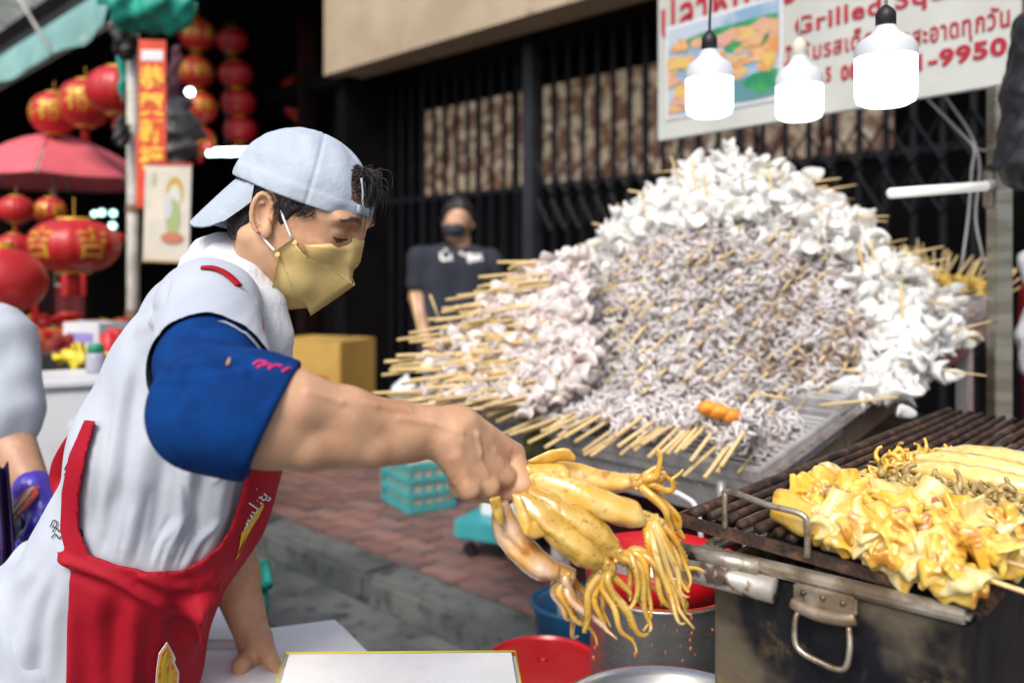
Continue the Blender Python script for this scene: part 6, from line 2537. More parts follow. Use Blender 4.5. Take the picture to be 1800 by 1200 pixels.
# the bib folded over the waist
for line, amp, w in (([(110, 985), (190, 1012), (255, 1046), (310, 1076), (345, 1078), (372, 1046)], 9, 10), ([(120, 1004), (190, 1032), (250, 1068), (305, 1100), (350, 1100)], -4, 12),
                     ([(250, 1010), (300, 1030), (345, 1030), (375, 1012)], 6, 9), ([(240, 1030), (290, 1052), (335, 1056)], -2.5, 8), ([(350, 1085), (330, 1130), (325, 1200)], 6, 10), ([(318, 1095), (300, 1140), (296, 1120)], -1, 9)):
    qx, qy = px_of(pv)
    dmin = None
    for i_ in range(len(line) - 1):
        (x0, y0), (x1, y1) = line[i_], line[i_ + 1]
        t_ = np.clip(((qx - x0) * (x1 - x0) + (qy - y0) * (y1 - y0)) / ((x1 - x0) ** 2 + (y1 - y0) ** 2), 0, 1)
        q_ = np.hypot(qx - x0 - t_ * (x1 - x0), qy - y0 - t_ * (y1 - y0))
        dmin = q_ if dmin is None else np.minimum(dmin, q_)
    pv = pv + pn * (amp / 1000 * np.exp(-(dmin / w) ** 2) * (1 - np.exp(-(np.hypot(qx - 293, qy - 1175) / 48) ** 4)))[:, None]
# long soft folds of the skirt
ppx, ppy = px_of(pv)
pv = pv + pn * (np.clip((ppy - 1030) / 60, 0, 1) * (0.005 * np.sin(ppx / 17.0 + ppy / 90.0) + 0.003 * np.sin(ppx / 9.0 + 1)) * (1 - np.exp(-(np.hypot(ppx - 293, ppy - 1175) / 48) ** 4)))[:, None]
apron = link_mesh('apron', np_mesh('apron', pv - MANLOC, pq), M_APRON, man)


def ribbon(name, pts, width, thick, m, parent, up, sub=6):
    b = MB()
    b.tube(pts, width / 2, 10, sub=sub, squash=(1.0, thick / width), up=up)
    return b.build(name, m, parent, True)


ribbon('strap', [pp(168, 738, 1.26), pp(130, 775, 1.30), pp(104, 818, 1.33), pp(100, 850, 1.34), pp(112, 880, 1.32)], 0.026, 0.004, M_APRON, apron, (0, 1, 0.2))
ribbon('waist_tie', [pp(96, 972, 1.30), pp(120, 990, 1.22), pp(170, 1000, 1.192), pp(240, 1012, 1.178)], 0.016, 0.006, M_APRON, apron, (0, 0, 1))


def drape(F_, px, py, lift, D0=1.0):
    o = np.array((0, 0, CAM_Z))
    d = np.array(P(px, py, 1.0)) - o
    d /= np.linalg.norm(d)
    q = F_.hit(o + d * D0, d, 0.9)
    return q - d * lift


def decal(name, polys, m, parent, F_, lift, thick=0.0015, step=6.0):
    """Flat print: picture polygons laid on a cloth surface, as thin pieces."""
    b = MB()
    for poly in polys:
        n = len(poly)
        cx, cy = sum(p[0] for p in poly) / n, sum(p[1] for p in poly) / n
        rings = []
        for k in (1.0, 0.55):
            rings.append([drape(F_, cx + (x - cx) * k, cy + (y - cy) * k, lift) for x, y in poly])
        c = drape(F_, cx, cy, lift)
        vs = [*rings[0], *rings[1], c]
        fs = []
        for i in range(n):
            j = (i + 1) % n
            fs.append((i, j, n + j, n + i))
            fs.append((n + i, n + j, 2 * n))
        b.add(vs, fs)
    return b.build(name, m, parent, False)


def stroke(pts, w):
    """Outline polygon of a brush stroke through picture points."""
    pts = [np.array(p, float)[:2] for p in catmull([(x, y, 0) for x, y in pts], 5)]
    l, r = [], []
    for i, p in enumerate(pts):
        d = pts[min(i + 1, len(pts) - 1)] - pts[max(i - 1, 0)]
        d /= np.linalg.norm(d) + 1e-9
        nrm = np.array((-d[1], d[0])) * w / 2
        l.append(tuple(p + nrm))
        r.append(tuple(p - nrm))
    return l, r


def stroke_decal(name, strokes, m, parent, F_, lift):
    b = MB()
    for pts, w in strokes:
        l, r = stroke(pts, w)
        vs = [drape(F_, *q, lift) for q in l] + [drape(F_, *q, lift) for q in r]
        n = len(l)
        b.add(vs, [(i, i + 1, n + i + 1, n + i) for i in range(n - 1)])
    return b.build(name, m, parent, False)


# lettering and prints on the bib and skirt


def cloth_text(name, body_, size_px, base_, dir_, bold, m, parent, F_, lift):
    """Lettering laid on the cloth: baseline through base_ along dir_, in picture coordinates."""
    cu = bpy.data.curves.new(name, 'FONT')
    cu.body = body_
    cu.size = size_px
    cu.offset = bold
    cu.resolution_u = 2
    t_ = bpy.data.objects.new(name, cu)
    COL.objects.link(t_)
    me_ = bpy.data.meshes.new_from_object(t_.evaluated_get(bpy.context.evaluated_depsgraph_get()))
    bpy.data.objects.remove(t_)
    me_.materials.clear()
    l_ = math.hypot(*dir_)
    dx_, dy_ = dir_[0] / l_, dir_[1] / l_
    for v in me_.vertices:
        x_ = base_[0] + dx_ * v.co.x + dy_ * v.co.y
        y_ = base_[1] + dy_ * v.co.x - dx_ * v.co.y
        q_ = drape(F_, x_, y_, lift)
        v.co = Vector(q_ - MANLOC)
    return link_mesh(name, me_, m, parent)


cloth_text('lettering_outline', 'รอปายู่', 28, (431, 931), (0.56, -0.83), 0.7, M_KPRINT, apron, APF, 0.0042)  # black outline printed around the white letters
cloth_text('lettering', 'รอปายู่', 28, (431, 931), (0.56, -0.83), 0.2, M_WPRINT, apron, APF, 0.0056)
decal('squid_print', [[(463, 884), (452, 896), (438, 908), (427, 925), (423, 945), (420, 965), (414, 985), (421, 975), (430, 952), (441, 930), (455, 908), (464, 890)]], M_YPRINT, apron, APF, 0.0035)


def flat_decal(name, poly, m, parent, F_, cx, cy, lift):
    """Print that lies in the plane of the cloth at (cx, cy)."""
    o_ = np.array((0, 0, CAM_Z))
    c_ = drape(F_, cx, cy, 0.0)
    n_ = normals(TF, c_[None])[0]
    pts_ = []
    for x_, y_ in poly:
        d_ = np.array(P(x_, y_, 1.0)) - o_
        pts_.append(o_ + d_ * float((c_ + n_ * lift - o_) @ n_) / float(d_ @ n_))
    b_ = MB()
    k_ = len(pts_)
    b_.add(pts_ + [p - n_ * 0.0012 for p in pts_], [tuple(range(k_)), tuple(range(2 * k_ - 1, k_ - 1, -1))] + [(i, (i + 1) % k_, k_ + (i + 1) % k_, k_ + i) for i in range(k_)])
    return b_.build(name, m, parent)


flat_decal('flame_print_edge', [(294, 1128), (280, 1148), (276, 1175), (272, 1230), (313, 1230), (315, 1180), (307, 1164), (309, 1156), (302, 1142)], M_WPRINT, apron, APF, 293, 1175, 0.0045)
flat_decal('flame_print', [(294, 1134), (283, 1151), (279, 1176), (275, 1230), (310, 1230), (312, 1181), (303, 1163), (303, 1150)], M_OPRINT, apron, APF, 293, 1175, 0.0060)
flat_decal('flame_stripe', [(293, 1146), (288, 1160), (285, 1180), (284, 1228), (290, 1228), (291, 1185), (294, 1164)], M_YPRINT, apron, APF, 293, 1175, 0.0075)
flat_decal('flame_stripe', [(299, 1166), (297, 1190), (296, 1228), (303, 1228), (305, 1190)], M_YPRINT, apron, APF, 293, 1175, 0.0075)
stroke_decal('back_print', [([(92, 935), (98, 926), (104, 934), (110, 926), (116, 932)], 2.0), ([(90, 945), (97, 938), (104, 946), (111, 938), (118, 944)], 2.0),
                            ([(88, 926), (94, 914), (100, 918), (97, 926), (92, 924)], 2.0), ([(140, 950), (145, 940), (141, 930), (137, 938), (141, 944)], 2.4),
                            ([(113, 826), (120, 812), (124, 818), (118, 830), (112, 834)], 2.0), ([(120, 840), (126, 828), (130, 816)], 1.6)], M_KPRINT, shirt, TF, 0.004)
stroke_decal('stitch_line', [([(464, 560), (463, 600), (461, 640)], 2.0)], M_PINK, shirt, TF, 0.004)

# --- white trousers
WF = Field((-1.05, 1.05, 0.02), (-0.36, 1.68, 1.06), 0.008, 0.06)
for s, dx in ((-1, 0.02), (1, -0.06)):
    o = np.array((0, s * 0.085, 0))
    hip = pp(78, 1135, 1.37) + o
    knee = np.array((hip[0] + 0.06 + dx, hip[1] + s * 0.03, 0.50))
    foot = np.array((hip[0] - 0.02 + dx * 2, hip[1] + s * 0.04, 0.06))
    WF.chain([hip, knee, foot], [0.118, 0.082, 0.065], 0.05)
WF.ell(pp(95, 1085, 1.37), (0.105, 0.19, 0.13), 0.05)
wv, wq = WF.verts()
wn_ = normals(WF, wv)
wv = wv + wn_ * (0.013 * lumps(wv[:, 0], wv[:, 1], wv[:, 2] * 0.3, 9, 6, 14, 50) + 0.005 * np.sin(wv[:, 0] * 110 + 4 * np.sin(wv[:, 2] * 9)))[:, None]
trousers = link_mesh('trousers', np_mesh('trousers', wv - MANLOC, wq), M_SHIRT, man)
for s in (-1, 1):
    sb = MB()
    c = np.array((P(78, 1135, 1.37).x - 0.02 + (0.04 if s < 0 else -0.12), P(78, 1135, 1.37).y + s * 0.125, 0))
    sb.tube([c + np.array((-0.10, 0, 0.04)), c + np.array((0, 0, 0.055)), c + np.array((0.10, 0, 0.035)), c + np.array((0.16, 0, 0.03))], [0.035, 0.045, 0.04, 0.02], 12, sub=4)
    sb.build('shoe', M_KPRINT, man, True)

# --- blue elbow sleeve
EF = Field(np.minimum(HEM, EL) - np.array((0.09, 0.08, 0.085)), np.array((-0.19, 1.02, 1.39)), 0.0022, 0.03)
U0 = SH + (EL - SH) * 0.36
EF.chain([U0, SH + (EL - SH) * 0.62, EL], [0.0535, 0.0545, 0.0505], 0.02)
EF.ell(pp(352, 742, 0.83), (0.040, 0.035, 0.040), 0.03)
F1 = pp(492, 740, 0.848)
EF.chain([EL, pp(432, 726, 0.838), pp(455, 732, 0.842), F1], [0.0515, 0.0535, 0.0545, 0.0535], 0.025)
EF.chain([pp(420, 692, 0.83), pp(500, 700, 0.84)], [0.034, 0.036], 0.012)
EF.chain([pp(420, 770, 0.83), pp(500, 772, 0.845)], [0.030, 0.031], 0.012)
fa = F1 - EL
fa = fa / np.linalg.norm(fa)
fa2 = np.array((0.905, 0.10, -0.42))
fa2 /= np.linalg.norm(fa2)
cutp = pp(483, 738, 0.845)
g_ = EF.all()
EF.d = smax(EF.d, ((g_[0] - cutp[0]) * fa2[0] + (g_[1] - cutp[1]) * fa2[1] + (g_[2] - cutp[2]) * fa2[2]).astype(np.float32), 0.004)
ev, eq = EF.verts()
en = normals(EF, ev)
# soft creases inside the elbow and at the ribbed upper edge
epx, epy = px_of(ev)
cr = np.zeros(len(ev))
for (x0, y0), (x1, y1), amp, w in [((285, 652), (440, 640), -3.0, 7), ((290, 668), (430, 655), 3.0, 9), ((380, 640), (470, 690), -2.0, 8), ((330, 668), (300, 720), -1.5, 10), ((300, 640), (420, 628), 2.0, 8)]:
    l2 = (x1 - x0) ** 2 + (y1 - y0) ** 2
    t = np.clip(((epx - x0) * (x1 - x0) + (epy - y0) * (y1 - y0)) / l2, 0, 1)
    d = np.hypot(epx - x0 - t * (x1 - x0), epy - y0 - t * (y1 - y0))
    cr += amp / 1000 * np.exp(-(d / w) ** 2)
ev = ev + en * cr[:, None]
sleeve = link_mesh('elbow_sleeve', np_mesh('elbow_sleeve', ev - MANLOC, eq), M_SLEEVE, man)
stroke_decal('pink_stitching', [([(444, 640), (455, 636), (466, 641), (456, 645)], 4), ([(470, 646), (484, 641), (494, 647), (482, 651)], 4), ([(498, 650), (512, 648), (524, 654)], 4.5)], M_PINK, sleeve, EF, 0.002) if False else None
pst = MB()
for q in ([(446, 640), (456, 635), (470, 637)], [(452, 646), (464, 641), (478, 641)], [(472, 648), (484, 642), (497, 644)], [(496, 653), (508, 647), (524, 652)]):
    pts = [drape(EF, x, y, 0.0005, 0.6) for x, y in q]
    pst.tube(pts, 0.0018, 6, sub=3)
pst.build('pink_stitching', M_PINK, sleeve, True)
pst = MB()
pst.tube([drape(EF, 400, 641, 0.0003, 0.6), drape(EF, 404, 629, 0.0003, 0.6)], 0.0016, 6)
pst.build('sleeve_mark', mat('tan_thread', (0.5, 0.28, 0.1), 0.8), sleeve, True)

# --- towel round the neck
OF = Field((-0.54, 1.03, 1.20), (-0.28, 1.46, 1.475), 0.003, 0.04)
OF.chain([pp(352, 478, 1.30), pp(372, 462, 1.25), pp(402, 470, 1.20), pp(432, 500, 1.165), pp(456, 545, 1.15), pp(470, 590, 1.15), pp(478, 640, 1.165)],
         [0.030, 0.034, 0.034, 0.032, 0.031, 0.029, 0.026], 0.022)
OF.chain([pp(385, 440, 1.27), pp(395, 446, 1.22), pp(424, 476, 1.18), pp(455, 520, 1.16)], [0.022, 0.024, 0.022, 0.018], 0.010)
OF.chain([pp(352, 478, 1.30), pp(372, 458, 1.36), pp(415, 470, 1.41), pp(460, 520, 1.40), pp(480, 580, 1.36)], [0.030, 0.032, 0.032, 0.03, 0.028], 0.022)
OF.chain([pp(345, 492, 1.23), pp(352, 470, 1.25), pp(400, 432, 1.26)], [0.012, 0.017, 0.017], 0.012)
ov, oq = OF.verts()
on = normals(OF, ov)
ov = ov + on * (0.0030 * lumps(ov[:, 0], ov[:, 1], ov[:, 2], 5, 6, 20, 70) + 0.0005 * lumps(ov[:, 0], ov[:, 1], ov[:, 2], 6, 5, 250, 420))[:, None]
link_mesh('towel', np_mesh('towel', ov - MANLOC, oq), M_TOWEL, man)


def drape2(px, py, lift):
    a_, b_ = drape(OF, px, py, lift), drape(TF, px, py, lift)
    o_ = np.array((0, 0, CAM_Z))
    return a_ if np.linalg.norm(a_ - o_) < np.linalg.norm(b_ - o_) else b_


ribbon('neck_strap', [drape2(354, 470, 0.006), drape2(372, 470, 0.007), drape2(390, 476, 0.007), drape2(406, 487, 0.007), drape2(420, 502, 0.006)], 0.012, 0.004, M_APRON, man, (0, -0.3, 1))

# --- hair
RF = Field((-0.13, -0.10, -0.08), (0.125, 0.10, 0.075), 0.0020, 0.04)
g_ = RF.all()
shell = np.minimum(f_ell(*g_, (0.002, 0, 0.034), (0.0965, 0.0825, 0.086)), f_cone(*g_, np.array((-0.020, 0, -0.02)), np.array((-0.010, 0, 0.03)), 0.068, 0.074))
PXc = 900 + 0 * g_[0]
# outline at the side of the head, in head coordinates (x, z)
HAIR_SIDE = [(-0.105, 0.10), (0.070, 0.10), (0.062, 0.036), (0.044, 0.022), (0.030, 0.004), (0.021, -0.010), (0.0145, -0.006), (0.012, 0.018), (-0.006, 0.036), (-0.024, 0.024),
             (-0.028, -0.012), (-0.038, -0.045), (-0.066, -0.055), (-0.105, -0.04)]
reg = f_poly(g_[0] + 0 * g_[1] * g_[2], g_[2] + 0 * g_[0] * g_[1], HAIR_SIDE)
strand = 0.0007 * np.sin((g_[0] * 0.8 + g_[2] * 0.55) * 900 + 2.0 * np.sin(g_[2] * 160 + g_[0] * 60)) + 0.0004 * np.sin(g_[0] * 700 - g_[2] * 300)
inner = -np.minimum(f_ell(*g_, (0.002, 0, 0.034), (0.086, 0.0725, 0.078)), f_cone(*g_, np.array((-0.020, 0, -0.02)), np.array((-0.010, 0, 0.03)), 0.055, 0.062))
RF.d = smax(smax(shell + strand, reg, 0.007), inner, 0.001).astype(np.float32)
rv, rq = RF.verts()
hair = link_mesh('hair', np_mesh('hair', to_world(rv) - MANLOC, rq), M_HAIR, man)
# loose strands at the temple, the nape and through the opening of the cap
st = MB()
for i in range(260):
    x0 = rnd.uniform(0.012, 0.062)
    z0 = rnd.uniform(0.022, 0.045)
    for s in (-1, 1):
        p0 = HF.hit((x0, s * 0.105, z0), (0, -s, 0), 0.1)
        x1 = x0 - rnd.uniform(0.002, 0.016)
        z1 = z0 - rnd.uniform(0.010, 0.030) * (1.2 - abs(x0 - 0.02) * 18)
        p1 = HF.hit((x1, s * 0.105, z1), (0, -s, 0), 0.1)
        st.tube([to_world(p0 + np.array((0, s * 0.004, 0))), to_world((p0 + p1) / 2 + np.array((0.002, s * 0.0035, 0))), to_world(p1 + np.array((0, s * 0.001, 0)))], [0.0005, 0.0005, 0.00015], 3)
for i in range(170):
    y0 = rnd.uniform(-0.03, 0.03)
    z0 = rnd.uniform(0.055, 0.105)
    p0 = np.array((0.072, y0, z0 - 0.008))
    out = rnd.uniform(0.012, 0.040)
    p2 = p0 + np.array((out * 1.0, rnd.uniform(-0.012, 0.012), -rnd.uniform(-0.004, 0.032)))
    p1 = (p0 + p2) / 2 + np.array((0.010, 0, 0.012))
    st.tube([to_world(p0), to_world(p1), to_world(p2), to_world(p2 + np.array((rnd.uniform(-0.008, 0.006), rnd.uniform(-0.006, 0.006), -rnd.uniform(0.004, 0.014))))], [0.0008, 0.0007, 0.0005, 0.0001], 3, sub=3)
tag(st.build('loose_hair', M_HAIR, hair, True), kind='stuff')

# --- eyebrow, lashes
for s in (-1, 1):
    eb = MB()
    for i in range(170):
        u = rnd.random()
        y = s * (0.014 + 0.046 * u)
        z = 0.0265 + 0.005 * math.sin(u * 2.6) - 0.006 * u * u + rnd.uniform(-0.0036, 0.0036) * (1.1 - 0.6 * u)
        p = HF.hit((0.14, y * 0.8, z), (-1, s * 0.07, 0), 0.1)
        q = HF.hit((0.14, (y + s * 0.005) * 0.8, z + rnd.uniform(-0.001, 0.002)), (-1, s * 0.07, 0), 0.1)
        eb.tube([to_world(p), to_world((p + q) / 2 + np.array((0.0006, 0, 0))), to_world(q + np.array((0.0004, 0, 0)))], [0.00022, 0.0002, 0.0001], 3)
    eb.build('eyebrow', mat('brow_hair', (0.05, 0.032, 0.025), 0.6), man, True)
    el = MB()
    pts = []
    for i in range(9):
        u = i / 8
        y = s * (0.0215 + 0.0265 * u)
        z = 0.0005 - 0.0035 * math.sin(math.pi * u) - 0.001 * u
        pts.append(to_world(HF.hit((0.14, y, z), (-1, 0, 0), 0.1) + np.array((0.0004, 0, 0))))
    el.tube(pts, [0.0005, 0.0011, 0.0014, 0.0016, 0.0017, 0.0017, 0.0016, 0.0012, 0.0005], 5)
    for i in range(16):
        u = rnd.uniform(0.2, 1)
        y = s * (0.0215 + 0.0265 * u)
        z = 0.0005 - 0.0035 * math.sin(math.pi * u) - 0.001 * u
        p = HF.hit((0.14, y, z), (-1, 0, 0), 0.1)
        el.tube([to_world(p), to_world(p + np.array((0.004, s * 0.0015 * u, -0.0025)))], [0.0003, 0.0001], 3)
    el.build('eyelashes', M_HAIR, man, True)
    ey = MB()
    ey.ball(to_world(HF.hit((0.14, s * 0.037, -0.0048), (-1, 0, 0), 0.1) + np.array((-0.0012, 0, 0))), (0.0055, 0.0050, 0.0022), 2)
    ey.build('eye', M_EYE, man, True)

# --- cap, worn backwards
CF = Field((-0.14, -0.11, -0.02), (0.135, 0.11, 0.155), 0.0018, 0.04)
g_ = CF.all()
dome = smin(f_ell(*g_, (0.003, 0, 0.042), (0.0985, 0.0870, 0.078)), f_ell(*g_, (-0.008, 0, 0.048), (0.081, 0.079, 0.0745)), 0.02)
edge = 0.031 - 0.02 * np.clip((g_[0] - 0.02) / 0.1, -0.6, 1) * 0.2                      # rim height
below = edge - g_[2]
arch = np.sqrt((g_[1] / 0.037) ** 2 + (np.maximum(g_[2] - 0.054, 0) / 0.045) ** 2 + (np.minimum(g_[2] - 0.054, 0) / 0.004) ** 2) - 1
arch = np.where(g_[0] > 0.03, arch * 0.03, 0.04)
ang = np.arctan2(g_[1], g_[0] - 0.003)
seam = 0
for k in range(6):
    da = np.abs((ang - (k * math.pi / 3 + math.pi / 6 - math.pi / 6) + math.pi) % (2 * math.pi) - math.pi)
    rr_ = np.sqrt((g_[0] - 0.003) ** 2 + g_[1] ** 2)
    seam = seam + 0.0016 * np.exp(-((da * rr_) / 0.0028) ** 2)
wr = 0.0016 * lumps(g_[0], g_[1], g_[2], 21, 6, 25, 90)
band_ = -0.0016 * (1 / (1 + np.exp((g_[2] - edge - 0.021) / 0.0012)))
dd = dome + seam + wr + band_
CF.d = smax(smax(smax(dd, -(dd + 0.0048), 0.001), below, 0.002), -arch, 0.002).astype(np.float32)
cv, cq = CF.verts()
cap = link_mesh('cap', np_mesh('cap', to_world(cv) - MANLOC, cq), M_CAP, man)
b = MB()
b.ball(to_world((-0.004, 0, 0.1225)), (0.008, 0.008, 0.004), 2)
b.build('cap_button', M_CAP, cap, True)
# brim, at the nape
nb, mb_ = 14, 18
vs, fs = [], []
for side in (0, 1):
    for i in range(nb + 1):
        for j in range(mb_ + 1):
            u = i / nb
            v = -1 + 2 * j / mb_
            ya = 0.0815 * math.sin(v * math.pi / 2 * 0.97)
            xa = 0.003 - 0.0975 * math.sqrt(max(0, 1 - (ya / 0.0880) ** 2))
            L_ = 0.084 * math.sqrt(max(0.0, 1 - abs(v) ** 2.4)) * u
            x = xa - L_ * 0.66 + 0.006
            z = 0.034 - L_ * 0.86 - 0.10 * L_ * L_ / 0.07 - 0.022 * (ya / 0.08) ** 2 * u
            vs.append(to_world((x, ya * (1 - 0.06 * u), z - (0.0032 if side else 0))))
w_ = mb_ + 1
n_ = (nb + 1) * w_
for i in range(nb):
    for j in range(mb_):
        a = i * w_ + j
        fs.append((a, a + 1, a + w_ + 1, a + w_))
        fs.append((n_ + a, n_ + a + w_, n_ + a + w_ + 1, n_ + a + 1))
for j in range(mb_):
    a = nb * w_ + j
    fs.append((a, a + 1, n_ + a + 1, n_ + a))
    fs.append((j + 1, j, n_ + j, n_ + j + 1))
b = MB()
b.add(vs, fs)
b.build('cap_brim', M_CAP, cap, True)
# strap tab and loose thread at the opening
b = MB()
b.tube([to_world(p) for p in ((0.0985, -0.030, 0.044), (0.1025, -0.014, 0.043), (0.104, 0.004, 0.043))], 0.0045, 8, sub=4, squash=(0.5, 1.4))
b.tube([to_world(p) for p in ((0.093, -0.036, 0.085), (0.100, -0.032, 0.066), (0.104, -0.029, 0.05), (0.108, -0.024, 0.046))], 0.0014, 5, sub=3)
b.build('cap_strap_tab', M_CAP, cap, True)

# --- folded mask
E1, E2 = hl(516, 420, -0.068), hl(486, 441, -0.0715)
T0, F0, B0 = hl(626, 431, 0.0), hl(622, 500, 0.0), hl(546, 553, 0.0)
U1 = hl(537, 428, -0.064)
SL = hl(478, 506, -0.058)
L0 = hl(492, 545, -0.008)


def panel(b, a0, a1, b0, b1, n=8, bulge=0.004, nrm=(0, -1, 0), t=0.0016):
    """Patch between the lines a0-a1 and b0-b1, mirrored to both sides of the face."""
    a0, a1, b0, b1, nr = (np.array(q, float) for q in (a0, a1, b0, b1, nrm))
    for s in (1, -1):
        fl = np.array((1, s, 1))
        vs, fs = [], []
        for off in (0, t):
            for i in range(n + 1):
                for j in range(n + 1):
                    u, v = i / n, j / n
                    p = (a0 * (1 - v) + a1 * v) * (1 - u) + (b0 * (1 - v) + b1 * v) * u
                    p = p + nr * (bulge * math.sin(math.pi * min(1, v)) * math.sin(math.pi * (0.15 + 0.7 * u)) - off)
                    for _ in range(4):
                        dv = float(HF.sample(p))
                        if dv < 0.0035 - off:
                            g = np.array([float(HF.sample(p + np.eye(3)[q] * 0.003) - HF.sample(p - np.eye(3)[q] * 0.003)) for q in range(3)])
                            p = p + g / (np.linalg.norm(g) + 1e-9) * (0.0037 - off - dv)
                    if i == n and v < 0.999 and abs(b0[1]) < 0.001 and abs(b1[1]) < 0.001:
                        p[1] = 0.0
                    vs.append(to_world(p * fl))
        w = n + 1
        m = w * w
        for i in range(n):
            for j in range(n):
                a = i * w + j
                f1, f2 = (a, a + 1, a + w + 1, a + w), (m + a, m + a + w, m + a + w + 1, m + a + 1)
                fs += [f1, f2] if s == 1 else [f1[::-1], f2[::-1]]
        for i in range(n):
            for (p_, q_) in ((i, i + 1), (n * w + i, n * w + i + 1), (i * w, (i + 1) * w), (i * w + n, (i + 1) * w + n)):
                fs.append((p_, q_, m + q_, m + p_))
        b.add(vs, fs)


E1o, E2o = E1 + np.array((0.0, -0.003, 0)), E2 + np.array((0, -0.003, 0))
b = MB()
panel(b, E1o, E2o, F0 + np.array((0.002, 0, 0)), B0 + np.array((0.001, 0, -0.001)), 10, 0.007, (0.35, -0.9, 0.1))
mask = b.build('mask', M_MASK, man, True)
b = MB()
panel(b, U1, E1 * 0.75 + F0 * 0.25, T0, F0 + np.array((-0.004, 0, 0.001)), 10, 0.006, (0.3, -0.85, 0.3))
b.build('mask_top_panel', M_MASK, mask, True)
b = MB()
panel(b, E2 * 0.75 + E1 * 0.25 + np.array((0, 0.002, 0)), SL, B0 * 0.8 + F0 * 0.2 + np.array((-0.006, 0, 0.001)), L0, 8, 0.005, (0.1, -0.9, -0.3))
b.build('mask_bottom_panel', M_MASK, mask, True)
# rounded ear tabs with stitch dots
b = MB()
for s in (1, -1):
    fl = np.array((1, s, 1))
    for e, r_ in ((E1o, 0.0060), (E2o, 0.0060)):
        b.ball(to_world((e + np.array((0.004, 0.0012, -0.004))) * fl), (r_ * 0.62, 0.0010, r_ * 0.62), 2)
b.build('mask_ear_tab', M_MASK, mask, True)
b = MB()
M_STITCH = mat('mask_stitch', (0.42, 0.30, 0.09), 0.85)
for i in range(26):
    u = 0.04 + 0.93 * i / 26
    for (aa, bb, bu) in ((E1o, F0, 0.004), (E2o, B0, 0.004)):
        mid = aa * (1 - u) + bb * u
        inn = mid + ((E1o + E2o + F0 + B0) / 4 - mid) * 0.06 + np.array((0.35, -0.9, 0.1)) * (bu * 0.35 * math.sin(math.pi * (0.15 + 0.7 * u)) + 0.0012)
        b.ball(to_world(inn), (0.0013, 0.0006, 0.0006), 1)
b.build('mask_stitching', M_STITCH, mask)
# elastic bands to the ear
for s in (1, -1):
    fl = np.array((1, s, 1))
    b = MB()
    top, bot = np.array((0.002, -0.076, 0.030)), np.array((-0.002, -0.071, -0.028))
    b.tube([to_world(q * fl) for q in (E1o + np.array((0, -0.002, 0)), (E1o + top) / 2 + np.array((0, -0.003, 0)), top, np.array((-0.014, -0.074, 0.026)))], 0.0017, 6, sub=5)
    b.build('mask_elastic', M_ELASTIC, mask, True)
    b = MB()
    b.tube([to_world(q * fl) for q in (E2o + np.array((0, -0.002, 0)), (E2o + bot) / 2 + np.array((0, -0.003, 0)), bot, np.array((-0.012, -0.069, -0.018)))], 0.0017, 6, sub=5)
    b.build('mask_elastic', M_ELASTIC, mask, True)
# ------------------------------------------------------------------ other people
M_SKIN2 = mat('skin_tan', (0.58, 0.35, 0.23), 0.5, col2=(0.44, 0.24, 0.15), scale=12, sss=0.1, sssr=(0.012, 0.005, 0.003))
M_NAVY = mat('dark_navy_cotton', (0.018, 0.022, 0.035), 0.9, col2=(0.024, 0.028, 0.042), scale=8, bump=(30, 0.3, 0.008))
M_DENIM = mat('blue_denim', (0.16, 0.22, 0.36), 0.85, col2=(0.10, 0.15, 0.27), scale=9)
M_KMASK = mat('charcoal_mask', (0.025, 0.032, 0.04), 0.8)


def field_thing(F_, name, m, parent, amp=0.0, seed=1, f=(14, 50)):
    V_, Q_ = F_.verts()
    if amp:
        V_ = V_ + normals(F_, V_) * (amp * lumps(V_[:, 0], V_[:, 1], V_[:, 2] * 0.5, seed, 6, *f))[:, None]
    return link_mesh(name, np_mesh(name, V_ - np.array(wloc(parent)), Q_), m, parent)


# --- man standing by the gate: dark tee shirt, charcoal mask
m2 = thing('person', 'man in a dark navy tee shirt and charcoal mask standing by the gate', 'person', (P(785, 0, 3.9).x, 3.9, 0.118), 'people at the market')
D2 = 3.9


def q2(px, py, dy=0.0):
    return np.array(P(px, py, D2)) + np.array((0, dy, 0))


hd = q2(797, 398)
F_ = Field((hd[0] - 0.42, D2 - 0.32, 0.10), (hd[0] + 0.36, D2 + 0.30, 1.78), 0.010, 0.06)
F_.ell(hd + np.array((0.012, 0.02, 0.015)), (0.078, 0.095, 0.10), 0.02)
F_.ell(hd + np.array((-0.008, -0.03, -0.05)), (0.058, 0.06, 0.068), 0.03)
F_.cone(hd + np.array((0.016, 0.03, -0.06)), q2(806, 470, 0.04), 0.055, 0.062, 0.02)
F_.ell(hd + np.array((-0.012, -0.088, -0.02)), (0.014, 0.02, 0.024), 0.015)
for s in (-1, 1):
    F_.ell(hd + np.array((s * 0.078 + 0.012, 0.02, -0.01)), (0.012, 0.02, 0.032), 0.008)
shR, shL = q2(722, 478, 0.0), q2(868, 485, 0.06)
elR, wrR = q2(716, 560, -0.01), q2(735, 640, -0.10)
F_.chain([shR, elR, wrR], [0.055, 0.045, 0.032], 0.02)
F_.cone(wrR, wrR + np.array((0.03, -0.03, -0.05)), 0.03, 0.028, 0.015)
for k in range(4):
    F_.cone(wrR + np.array((0.02 + 0.012 * k, -0.02 - 0.008 * k, -0.05)), wrR + np.array((0.045 + 0.010 * k, -0.05, -0.115 + 0.008 * k)), 0.011, 0.009, 0.004)
F_.cone(wrR + np.array((0.02, -0.04, -0.03)), wrR + np.array((0.06, -0.06, -0.06)), 0.012, 0.010, 0.006)
elL, wrL = q2(880, 570, 0.05), q2(862, 650, -0.06)
F_.chain([shL, elL, wrL, wrL + np.array((-0.03, -0.05, -0.09))], [0.055, 0.045, 0.032, 0.03], 0.02)
